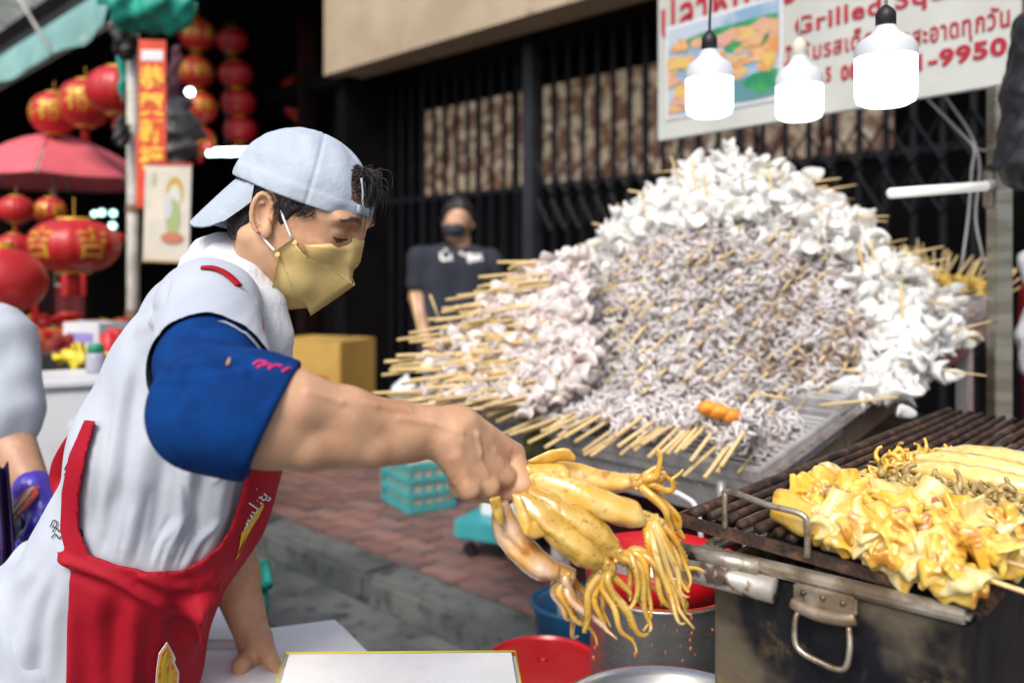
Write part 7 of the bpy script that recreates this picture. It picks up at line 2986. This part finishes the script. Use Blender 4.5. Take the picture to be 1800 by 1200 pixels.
F_.chain([q2(797, 510, 0.04), q2(792, 600, 0.04), q2(795, 690, 0.05)], [0.085, 0.085, 0.09], 0.05)
body2 = field_thing(F_, 'body', M_SKIN2, m2)
F_ = Field((hd[0] - 0.45, D2 - 0.32, 0.78), (hd[0] + 0.42, D2 + 0.34, 1.58), 0.009, 0.06)
for dx in (-0.085, 0.085):
    o = np.array((dx, 0, 0))
    F_.chain([q2(797, 500, 0.04) + o, q2(792, 590, 0.04) + o, q2(794, 670, 0.05) + o], [0.122, 0.118, 0.122], 0.05)
F_.cone(q2(797, 470, 0.04), shR + np.array((0, 0, -0.005)), 0.07, 0.068, 0.04)
F_.cone(q2(797, 470, 0.04), shL, 0.07, 0.068, 0.04)
F_.cone(shR, shR * 0.38 + elR * 0.62, 0.07, 0.068, 0.03)
F_.cone(shL, shL * 0.38 + elL * 0.62, 0.07, 0.068, 0.03)
tee = field_thing(F_, 'tee_shirt', M_NAVY, m2, 0.006, 4)
pf = F_
b2 = MB()
for k, (pts, w) in enumerate([([(766, 456), (766, 478), (782, 478)], 6), ([(770, 457), (778, 460)], 5), ([(788, 466), (784, 474), (790, 479), (797, 474), (794, 466), (788, 466)], 5), ([(802, 480), (802, 467), (809, 466), (812, 480)], 5), ([(826, 467), (818, 470), (818, 478), (826, 479), (826, 466), (826, 486)], 5), ([(834, 467), (832, 478), (840, 480), (841, 467)], 5), ([(850, 466), (846, 474), (852, 480)], 5)]):
    l, r_ = stroke(pts, w)
    vs = [drape(pf, *q, 0.006, 3.3) for q in l] + [drape(pf, *q, 0.006, 3.3) for q in r_]
    n = len(l)
    b2.add(vs, [(i, i + 1, n + i + 1, n + i) for i in range(n - 1)])
b2.build('chest_lettering', M_WPRINT, tee)
F_ = Field((hd[0] - 0.30, D2 - 0.25, 0.13), (hd[0] + 0.30, D2 + 0.32, 0.98), 0.012, 0.06)
for s in (-1, 1):
    h = q2(795, 680, 0.05) + np.array((s * 0.085, 0, 0))
    F_.chain([h, h + np.array((s * 0.02, -0.02, -0.36)), h + np.array((s * 0.03, 0.01, -0.72))], [0.105, 0.075, 0.062], 0.03)
field_thing(F_, 'jeans', M_DENIM, m2, 0.006, 7)
for s in (-1, 1):
    b = MB()
    h = q2(795, 680, 0.05) + np.array((s * 0.115, 0, 0))
    c = Vector((h[0], h[1], 0.155))
    b.tube([c + Vector((0, 0.08, 0.01)), c, c + Vector((0, -0.12, -0.005)), c + Vector((0, -0.17, -0.01))], [0.038, 0.044, 0.04, 0.022], 12, sub=4)
    b.build('shoe', M_KBLACK, m2, True)
F_ = Field(hd - 0.16, hd + 0.16, 0.006, 0.05)
g_ = F_.all()
cap_ = f_ell(*g_, hd + np.array((0.012, 0.02, 0.018)), (0.092, 0.106, 0.122))
F_.d = smax(smax(cap_ + 0.009 * lumps(g_[0], g_[1], g_[2], 5, 5, 40, 90), -(g_[2] - hd[2] - 0.082 + 0.13 * np.clip((g_[1] - hd[1] + 0.07) / 0.11, 0, 1)), 0.012), -(g_[1] - hd[1] + 0.092), 0.012).astype(np.float32)
field_thing(F_, 'hair', M_HAIR, m2)
F_ = Field(hd + np.array((-0.13, -0.15, -0.15)), hd + np.array((0.11, 0.06, 0.03)), 0.006, 0.05)
F_.ell(hd + np.array((-0.010, -0.045, -0.045)), (0.062, 0.066, 0.052), 0.02)
g_ = F_.all()
F_.d = smax(F_.d, (g_[2] - hd[2] + 0.012).astype(np.float32) + 0 * g_[0] * g_[1], 0.01)
msk = field_thing(F_, 'mask', M_KMASK, m2)
for s in (-1, 1):
    b = MB()
    b.tube([hd + np.array((s * 0.052, -0.05, -0.03)), hd + np.array((s * 0.075, 0.0, -0.02)), hd + np.array((s * 0.088, 0.025, 0.0))], 0.003, 5, sub=3)
    b.build('ear_loop', M_KMASK, msk, True)
m2.location = (P(792, 0, 5.05).x, 5.05, 0.118)
m2.scale = (1.08, 1.05, 1.06)
g = thing('white_bag', 'small white plastic bag beside the man by the gate', 'bag', P(715, 690, 3.3))
F_ = Field(np.array(P(715, 690, 3.3)) - 0.12, np.array(P(715, 690, 3.3)) + 0.12, 0.006, 0.05)
F_.ell(np.array(P(712, 690, 3.3)), (0.055, 0.05, 0.05), 0.02)
F_.cone(np.array(P(712, 680, 3.3)), np.array(P(716, 655, 3.3)), 0.02, 0.008, 0.02)
field_thing(F_, 'film', M_WHITE, g, 0.008, 3, (20, 60))

# --- helper cut by the left edge
hp_ = thing('person', 'helper in white with a purple glove, cut by the left edge', 'person', (P(-90, 0, 1.85).x, 1.85, 0), 'people at the market')


def q3(px, py, D=1.85):
    return np.array(P(px, py, D))


shd, elb, wri = q3(-10, 600, 1.85), q3(8, 752, 1.80), q3(62, 866, 1.72)
F_ = Field((-1.75, 1.45, 0.6), (-0.80, 2.2, 1.75), 0.008, 0.06)
F_.chain([shd, elb, wri], [0.06, 0.050, 0.032], 0.02)
F_.chain([q3(-160, 1100, 1.95), q3(-150, 800, 1.95), q3(-120, 600, 1.95)], [0.13, 0.13, 0.12], 0.05)
F_.cone(q3(-120, 580, 1.95), q3(-120, 470, 1.95), 0.06, 0.055, 0.03)
F_.ell(q3(-112, 390, 1.93), (0.09, 0.08, 0.115), 0.02)
field_thing(F_, 'body', M_SKIN2, hp_)
F_ = Field((-1.75, 1.45, 0.70), (-0.90, 2.3, 1.45), 0.007, 0.06)
F_.chain([q3(-160, 1080, 1.95), q3(-150, 800, 1.95), q3(-115, 610, 1.95)], [0.165, 0.155, 0.13], 0.05)
F_.chain([q3(-60, 600, 1.90), shd, shd * 0.15 + elb * 0.85], [0.075, 0.075, 0.085], 0.04)
F_.cone(q3(-70, 960, 1.85), q3(-72, 760, 1.85), 0.09, 0.09, 0.05)
field_thing(F_, 'shirt', M_SHIRT, hp_, 0.008, 8)
F_ = Field((-1.75, 1.45, 0.10), (-0.90, 2.3, 0.92), 0.012, 0.06)
for dx in (-0.07, 0.07):
    F_.chain([q3(-120, 1080, 1.9) + np.array((dx, 0, 0)), q3(-110, 1400, 1.9) + np.array((dx, 0, 0)), np.array((q3(-110, 0, 1.9)[0] + dx, 1.9, 0.12))], [0.15, 0.10, 0.08], 0.03)
field_thing(F_, 'trousers', mat('maroon_trousers', (0.10, 0.012, 0.02), 0.8), hp_, 0.006, 9)
M_PAPRON = mat('dark_purple_apron', (0.030, 0.012, 0.075), 0.6, col2=(0.05, 0.02, 0.11), scale=6)
b = MB()
vs, fs = [], []
for t in (0, 1):
    for i in range(11):
        for j in range(9):
            f = j / 8
            x = -20 + 46 * (i / 10) + 20 * f
            y = 815 + 420 * f + 10 * math.sin(i)
            p = P(x - 14 * (1 - f), y, 1.62 - 0.03 * math.sin(i * 1.3 + f * 2) - 0.04 * f)
            vs.append(p + Vector((0, 0.005 * t, 0)))
for t in (0, 1):
    for i in range(10):
        for j in range(8):
            k = t * 99 + i * 9 + j
            fs.append((k, k + 9, k + 10, k + 1) if t == 0 else (k, k + 1, k + 10, k + 9))
b.add(vs, fs)
b.build('apron', M_PAPRON, hp_, True)
# gloved hand with five fingers
M_GLOVE = mat('violet_rubber_glove', (0.06, 0.035, 0.42), 0.35, col2=(0.045, 0.03, 0.34), scale=14, bump=(60, 0.3, 0.004), coat=0.15)
F_ = Field(q3(40, 960, 1.72) - np.array((0.09, 0.10, 0.09)), q3(70, 850, 1.72) + np.array((0.08, 0.08, 0.06)), 0.003, 0.03)
kn = [q3(92, 905, 1.68), q3(88, 918, 1.70), q3(80, 926, 1.73), q3(70, 928, 1.76)]
F_.cone(q3(58, 858, 1.722), q3(70, 888, 1.715), 0.038, 0.036, 0.012)
for i, kx in enumerate(kn):
    F_.cone(q3(72, 885, 1.715), kx, 0.026, 0.017, 0.015)
    F_.chain([kx, kx + np.array((-0.004, -0.012, -0.028)), kx + np.array((-0.034, -0.016, -0.044 + 0.004 * i)), kx + np.array((-0.05, -0.01, -0.036))], [0.0135, 0.0125, 0.0115, 0.010], 0.004)
F_.chain([q3(72, 890, 1.70), q3(64, 918, 1.67), q3(48, 940, 1.67)], [0.018, 0.0145, 0.011], 0.008)
field_thing(F_, 'glove', M_GLOVE, hp_, 0.0015, 3, (60, 120))
for k, (c_, cl) in enumerate((((0.70, 0.16, 0.05), 0), ((0.72, 0.66, 0.5), 1), ((0.66, 0.10, 0.04), 2))):
    b = MB()
    for i in range(4):
        p0 = q3(46 + 5 * k + i * 3, 862 + i * 2, 1.675)
        p1 = p0 + np.array((-0.018 - 0.012 * rnd.random(), -0.01, -0.03 - 0.02 * rnd.random()))
        b.tube([q3(70 - i * 4, 856 + i, 1.685), p0, p1], 0.0022, 5, sub=4)
    b.build('wrist_thread', mat('thread_%d' % k, c_, 0.8), hp_, True)

# --- someone in red at the right edge
m4 = thing('person', 'person in red and white seen behind the post at the right edge', 'person', (P(1880, 0, 2.9).x, 2.9, 0), 'people at the market')


def q4(px, py, D=2.9):
    return np.array(P(px, py, D))


F_ = Field((1.60, 2.6, 0.5), (2.4, 3.2, 1.75), 0.012, 0.06)
F_.chain([q4(1890, 700), q4(1885, 560)], [0.12, 0.12], 0.05)
F_.ell(q4(1890, 390), (0.085, 0.095, 0.115), 0.02)
F_.cone(q4(1890, 440), q4(1890, 480), 0.055, 0.06, 0.02)
F_.chain([q4(1835, 520), q4(1822, 620), q4(1850, 690)], [0.05, 0.045, 0.032], 0.02)
field_thing(F_, 'body', M_SKIN2, m4)
F_ = Field((1.55, 2.55, 0.75), (2.4, 3.25, 1.55), 0.010, 0.06)
F_.chain([q4(1885, 820), q4(1885, 650), q4(1885, 530)], [0.15, 0.14, 0.135], 0.05)
F_.cone(q4(1880, 510), q4(1838, 520), 0.08, 0.07, 0.04)
F_.cone(q4(1838, 520), q4(1826, 585), 0.07, 0.07, 0.03)
tee4 = field_thing(F_, 'shirt', mat('red_shirt', (0.42, 0.01, 0.02), 0.8), m4, 0.006, 12)
F_ = Field(q4(1800, 560, 2.78) - np.array((0.12, 0.10, 0.25)), q4(1800, 560, 2.78) + np.array((0.14, 0.10, 0.25)), 0.007, 0.05)
F_.chain([q4(1812, 460, 2.80), q4(1822, 520, 2.77), q4(1806, 590, 2.78), q4(1808, 645, 2.79)], [0.040, 0.022, 0.034, 0.030], 0.02)
field_thing(F_, 'white_towel', M_TOWEL, m4, 0.004, 5, (30, 90))
h4 = q4(1890, 390)
F_ = Field(h4 - 0.16, h4 + 0.16, 0.007, 0.05)
g_ = F_.all()
F_.d = smax(f_ell(*g_, h4 + np.array((0, 0.012, 0.012)), (0.096, 0.106, 0.124)) + 0.003 * lumps(g_[0], g_[1], g_[2], 15, 5, 40, 90), -(g_[2] - h4[2] - 0.055 + 0.11 * np.clip((g_[1] - h4[1] + 0.07) / 0.11, 0, 1)), 0.012).astype(np.float32)
field_thing(F_, 'hair', M_HAIR, m4)
F_ = Field((1.55, 2.55, 0.02), (2.4, 3.25, 0.9), 0.014, 0.06)
for dx in (-0.08, 0.08):
    h = q4(1885, 830) + np.array((dx, 0, 0))
    F_.chain([h, np.array((h[0], h[1], 0.45)), np.array((h[0], h[1], 0.07))], [0.12, 0.085, 0.07], 0.03)
field_thing(F_, 'trousers', M_DENIM, m4)
# ------------------------------------------------------------------ marinated squid held in the fist
def wet(name, a, b_, c_, sp):
    return mat(name, a, 0.2,  col2=b_, scale=24, lo=0.36, hi=0.64, col3=c_, scale3=sp, lo3=0.56, hi3=0.70, sss=0.18, sssr=(0.012, 0.006, 0.002), bump=(170, 0.3, 0.0015), bump2=(45, 0.45, 0.004),
               spec=0.5, coat=0.9, rvar=(40, 0.10, 0.30))


M_MSQ = wet('marinated_squid', (0.68, 0.34, 0.03), (0.72, 0.47, 0.12), (0.46, 0.17, 0.01), 48)
M_MSQP = wet('marinated_squid_pale', (0.74, 0.54, 0.20), (0.68, 0.38, 0.05), (0.50, 0.25, 0.03), 120)
M_MSQB = wet('marinated_squid_speckled', (0.50, 0.29, 0.04), (0.64, 0.42, 0.10), (0.24, 0.11, 0.015), 190)
M_MPINK = wet('marinated_squid_pink', (0.60, 0.42, 0.30), (0.56, 0.28, 0.05), (0.40, 0.15, 0.025), 34)
M_SAUCE = mat('red_sauce', (0.50, 0.09, 0.008), 0.1, coat=0.6)
hs_ = random.Random(19)


def hpts(lst):
    return [np.array(P(*q)) for q in lst]


def shape_tube(pts, rads, n, sub, squash, seed, amp, up=(0, 0, 1), crease=0.0):
    """Soft tube with an uneven, creased cross section."""
    rr = random.Random(seed)
    b = MB()
    b.tube(pts, rads, n, sub=sub, squash=squash, up=up)
    V_ = np.array([list(v) for v in b.v]).reshape(-1, n, 3)
    m_ = len(V_)
    ph = [rr.uniform(0, 6.28) for _ in range(5)]
    for i in range(m_):
        c = V_[i].mean(0)
        t = i / (m_ - 1)
        for j in range(n):
            a = 2 * math.pi * j / n
            k = 1 + 0.10 * math.cos(2 * a + ph[0] + 3 * t) + 0.07 * math.cos(3 * a + ph[1] - 4 * t) + 0.05 * math.sin(9 * t + ph[4])
            for q in (ph[2], ph[3]):
                da = (a - q - 0.9 * math.sin(2.2 * t + q) + math.pi) % (2 * math.pi) - math.pi
                k -= crease * math.exp(-(da / 0.30) ** 2) * math.sin(math.pi * min(1, t * 1.1 + 0.05))
            V_[i, j] = c + (V_[i, j] - c) * k
    Q_ = V_.reshape(-1, 3)
    c = Q_.mean(0)
    l = amp * lumps(Q_[:, 0] - c[0], Q_[:, 1] - c[1], Q_[:, 2] - c[2], seed, 6, 60, 190)
    b.v = [Vector(v + np.array((0.3, 0.7, 0.7)) * a) for v, a in zip(Q_, l)]
    return b


def tentacle_tube(b, path, r0, n, suck=0.5):
    rad = [(r0 * (1 - i / len(path)) ** 0.8 + 0.0007) for i in range(len(path))]
    k0 = len(b.v)
    b.tube(path, rad, n, squash=(0.85, 1.05))
    for i in range(len(path)):
        ring = b.v[k0 + i * n:k0 + (i + 1) * n]
        c = sum(ring, Vector()) / n
        for j in (0, 1, n - 1):
            if i % 2 and i > 4:
                b.v[k0 + i * n + j] = c + (ring[j] - c) * (1 + suck)


SQUIDS = [  # label, mantle path (px, py, D), radii, material, tentacle root, tentacle ends [(ctrl..., end)]
    ('topmost held squid, pale fin up against the fist, tentacles flicking to the right',
     [(915, 822, 1.0), (960, 822, 1.0), (1020, 838, 1.0), (1075, 848, 1.0), (1108, 846, 1.0)], [0.010, 0.0155, 0.0175, 0.0185, 0.0150], M_MSQ, (0.9, 0.72),
     [[(1150, 852, .99), (1178, 862, .99), (1186, 838, .99), (1196, 828, .99)], [(1150, 845, 1.0), (1172, 838, 1.0), (1188, 848, 1.0)], [(1145, 872, .985), (1172, 900, .98), (1180, 930, .98), (1176, 950, .98)],
      [(1140, 860, 1.0), (1168, 880, 1.0), (1192, 920, 1.0), (1188, 950, 1.0)], [(1135, 842, 1.01), (1160, 830, 1.01), (1178, 842, 1.01)]]),
    ('large smooth pale held squid in the middle with long tentacles at the right',
     [(918, 838, .975), (960, 850, .965), (1010, 868, .958), (1065, 890, .955), (1112, 905, .955), (1126, 908, .957)], [0.009, 0.0165, 0.0205, 0.0225, 0.0215, 0.012], M_MSQP, (0.9, 0.78),
     [[(1160, 935, .95), (1186, 990, .95), (1200, 1030, .95), (1212, 1042, .95)], [(1155, 950, .945), (1180, 1010, .945), (1196, 1060, .945), (1222, 1080, .945)], [(1165, 925, .96), (1195, 960, .96), (1206, 1000, .96), (1212, 1038, .96)],
      [(1150, 945, .95), (1165, 1010, .95), (1180, 1062, .95), (1202, 1090, .95)], [(1145, 940, .955), (1152, 1000, .955), (1172, 1050, .955), (1188, 1082, .955)], [(1170, 930, .965), (1190, 985, .965), (1206, 1000, .965), (1236, 1002, .965)],
      [(1142, 950, .94), (1150, 1000, .94), (1165, 1045, .94), (1176, 1080, .94)]]),
    ('speckled held squid below the large pale one, tentacles hanging straight',
     [(930, 862, .955), (975, 885, .945), (1020, 912, .94), (1055, 944, .94), (1078, 966, .942)], [0.009, 0.0155, 0.0175, 0.0195, 0.0130], M_MSQB, (0.95, 0.78),
     [[(1120, 975, .935), (1138, 1010, .93), (1142, 1060, .93), (1132, 1108, .93)], [(1110, 990, .93), (1125, 1040, .93), (1128, 1072, .93)], [(1125, 968, .94), (1150, 985, .94), (1165, 1040, .94), (1180, 1078, .94)],
      [(1105, 985, .945), (1105, 1020, .945), (1112, 1050, .945)], [(1118, 965, .945), (1136, 992, .945), (1146, 1030, .945), (1160, 1062, .945)]]),
    ('olive held squid with a sauce drop at its mantle edge, tentacles to the bottom',
     [(912, 872, .94), (945, 905, .932), (985, 940, .928), (1025, 968, .928), (1052, 986, .93)], [0.010, 0.0165, 0.0205, 0.0215, 0.0140], M_MSQB, (0.95, 0.8),
     [[(1060, 1030, .925), (1080, 1075, .92), (1100, 1115, .92), (1116, 1146, .92)], [(1070, 1020, .92), (1095, 1070, .92), (1112, 1100, .92), (1132, 1116, .92)], [(1048, 1035, .925), (1052, 1080, .925), (1066, 1108, .925)],
      [(1062, 1025, .93), (1078, 1060, .93), (1092, 1100, .93), (1110, 1122, .93)], [(1052, 1030, .935), (1062, 1065, .935), (1070, 1100, .935)], [(1075, 1010, .93), (1100, 1035, .93), (1112, 1060, .93)]]),
    ('leftmost held squid, pinkish glazed mantle hanging steeply from the fist',
     [(880, 880, .955), (890, 925, .955), (915, 965, .952), (950, 995, .95), (980, 1003, .95)], [0.0095, 0.018, 0.0225, 0.0215, 0.0145], M_MPINK, (1.0, 0.8),
     [[(985, 1040, .945), (1005, 1075, .945), (1030, 1100, .945), (1048, 1130, .945)], [(975, 1040, .95), (990, 1072, .95), (1010, 1092, .95)], [(1000, 1030, .95), (1022, 1070, .95), (1036, 1095, .95), (1046, 1118, .95)],
      [(995, 1025, .94), (1015, 1060, .94), (1025, 1090, .94), (1038, 1104, .94)], [(1008, 1020, .96), (1030, 1050, .96), (1040, 1080, .96)]]),
]
for si, (lab, mp, mr, m, sq, tents) in enumerate(SQUIDS):
    root = thing('marinated_squid', lab, 'squid', P(*mp[2]), 'squid held in the fist')
    pts = hpts(mp)
    b = shape_tube(pts, mr, 28, 9, sq, 60 + si, 0.0013, crease=0.16)
    mantle = b.build('mantle', m, root, True)
    d0 = pts[0] - pts[1]
    d0 /= np.linalg.norm(d0)
    # across the mantle
    side_ = np.cross(pts[1] - pts[0], np.array((0, 1.0, 0)))
    side_ /= np.linalg.norm(side_)
    e = pts[-1]
    ed = pts[-1] - pts[-2]
    ed /= np.linalg.norm(ed)
    if tents:
        b = MB()
        b.tube([e - ed * 0.010, e + ed * 0.006, e + ed * 0.020], [mr[-1] * 1.0, mr[-1] * 0.85, mr[-1] * 0.62], 16, sub=4, squash=sq)
        b.build('head', m, root, True)
        for s in (-1, 1):
            b = MB()
            b.ball(e + ed * 0.006 + np.array((0, -1, 0)) * mr[-1] * 0.62 + side_ * s * 0.006, 0.0030, 2)
            b.build('eye', M_MSQB, root, True)
        rt = e + ed * 0.012
        for ti, path in enumerate(tents):
            tp = [rt + (np.array((hs_.uniform(-1, 1), hs_.uniform(-1, 1), hs_.uniform(-1, 1))) * 0.005)] + hpts(path)
            for rep in range(2 if ti % 2 == 0 else 1):
                jit = np.array((hs_.uniform(-1, 1), hs_.uniform(-1, 1), hs_.uniform(-1, 1))) * 0.010 * rep
                tq_ = [tp[0]] + [p + jit * (1 + 0.8 * k) for k, p in enumerate(tp[1:])]
                if rep:
                    tq_[-1] = tq_[-2] + (tq_[-1] - tq_[-2]) * hs_.uniform(0.3, 0.8)
                tp2 = catmull(tq_, 15)
                nn = len(tp2)
                ph = hs_.uniform(0, 6)
                tp2 = [p + np.array((math.sin(ph + i * 0.21), 0.8 * math.sin(ph * 2 + i * 0.17), 0.6 * math.sin(ph * 3 + i * 0.25))) * 0.0038 * (i / nn) for i, p in enumerate(tp2)]
                b = MB()
                tentacle_tube(b, tp2, hs_.uniform(0.0044, 0.0062), 10, hs_.choice((0.15, 0.45, 0.55)))
                b.build('tentacle', (m if (ti + rep) % 2 else M_MSQ), root, True)


def pxsheet(name, poly, dfun, thick, m, parent, seed, amp=0.0014, h=0.0015):
    """Soft thin sheet of flesh: an outline given thickness, at its own depth and curvature."""
    D0 = dfun(*[sum(p[k] for p in poly) / len(poly) for k in (0, 1)])
    k = D0 / FPX
    pl = [((x - 900) * k, CAM_Z - (y - 480) * k) for x, y in poly]
    xs, zs = [p[0] for p in pl], [p[1] for p in pl]
    ds = [dfun(x, y) for x, y in poly] + [D0]
    F_ = Field((min(xs) - 0.008, min(ds) - 0.014, min(zs) - 0.008), (max(xs) + 0.008, max(ds) + 0.014, max(zs) + 0.008), h, 0.02)
    gx, gy, gz = F_.all()
    px, py = gx / k + 900, 480 - (gz - CAM_Z) / k
    Dm = dfun(px, py) + amp * lumps(gx, 0 * gx, gz, seed, 6, 50, 150)
    d2 = f_poly(gx + 0 * gz, gz + 0 * gx, pl)
    edge = np.clip(-d2 / 0.006, 0, 1) ** 0.5
    F_.d = smax(np.abs(gy - Dm) - thick * (0.35 + 0.65 * edge), d2 + 0 * gy, 0.004).astype(np.float32)
    V_, Q_ = F_.verts()
    V_ = relax(V_, Q_, 3)
    return link_mesh(name, np_mesh(name, V_ - np.array(wloc(parent)), Q_), m, parent)


fl = thing('squid_flap', 'pale yellow squid fin standing up beside the index finger', 'squid', P(970, 800, 0.99), 'squid held in the fist')
pxsheet('flap', [(926, 808), (945, 798), (968, 788), (990, 784), (1001, 786), (1015, 802), (1011, 813), (985, 811), (960, 823), (935, 822)], lambda x, y: 0.975 + 0.00022 * (y - 800) - 0.0000045 * (x - 970) ** 2 * 0.3, 0.0032, M_MSQP, fl, 3)
fl2 = thing('squid_flap', 'amber squid lobe lying just below the upright pale fin', 'squid', P(970, 828, 0.97), 'squid held in the fist')
pxsheet('flap', [(922, 816), (960, 814), (992, 816), (1004, 828), (1003, 846), (985, 846), (958, 838), (925, 834)], lambda x, y: 0.966 - 0.00030 * (y - 830) + 0.00008 * (x - 960), 0.0036, M_MSQ, fl2, 5)
fl3 = thing('squid_flap', 'folded pale green squid fin hanging right under the fist', 'squid', P(930, 910, 0.92), 'squid held in the fist')
pxsheet('flap', [(898, 868), (916, 868), (926, 898), (938, 914), (952, 912), (966, 900), (978, 908), (977, 930), (962, 944), (938, 946), (918, 936), (906, 908)], lambda x, y: 0.917 + 0.00028 * np.abs(x - 925) - 0.0001 * (y - 900), 0.0042, M_MSQP, fl3, 7)
fl4 = thing('squid_flap', 'narrow speckled squid flap at the left below the knuckles', 'squid', P(875, 905, 0.93), 'squid held in the fist')
pxsheet('flap', [(858, 872), (880, 870), (890, 912), (884, 930), (872, 920), (864, 896)], lambda x, y: 0.927 + 0.0003 * (x - 875), 0.0035, M_MSQB, fl4, 9)
# the bamboo sticks inside the fist
for k, (a, c) in enumerate(((( 862, 852, .985), (1000, 945, .925)), ((870, 845, .99), (1060, 885, .975)), ((858, 858, .975), (960, 985, .955)))):
    g = thing('bamboo_stick', ('bamboo stick showing below the olive squid mantle', 'bamboo stick hidden inside the large pale squid', 'bamboo stick running into the leftmost held squid')[k], 'stick', P(*a), 'sticks of the held squid')
    b = MB()
    b.tube([P(*a), P(*c)], 0.0026, 8)
    b.build('shaft', M_BAMBOO, g, True)
# flying and dripping sauce
DR = [(1046, 1138, .95, 2.2), (1043, 1155, .95, 2.6), (1116, 1150, .92, 2.4), (1206, 1056, .95, 1.5), (1215, 1085, .95, 2.2), (1190, 1108, .95, 1.4), (1216, 1112, .95, 1.8), (1213, 1124, .95, 1.8), (1168, 1098, .95, 1.2), (1214, 1139, .95, 2.2), (1170, 1146, .95, 1.6),
      (1200, 1160, .95, 1.4), (1196, 1135, .95, 1.0), (1146, 1134, .93, 1.2), (1252, 1106, .95, 1.6), (1230, 852, 1.0, 1.0), (1252, 868, 1.0, 1.0), (1210, 838, 1.0, 0.9), (1244, 890, 1.0, 1.2), (1222, 1150, .95, 1.0), (1180, 1172, .95, 1.2), (1105, 1172, .93, 1.4), (1240, 820, 1.0, 0.8)]
for i, (px, py, D, r_) in enumerate(DR):
    o = thing('sauce_drop', 'tiny orange red sauce drop flying below the held squid', 'drop', P(px, py, D), 'flying sauce drops')
    b = MB()
    r_ *= 0.0009
    b.ball((0, 0, 0), (r_ * 0.8, r_ * 0.8, r_ * 1.35), 2)
    b.build('drop', M_SAUCE, o, True, False)
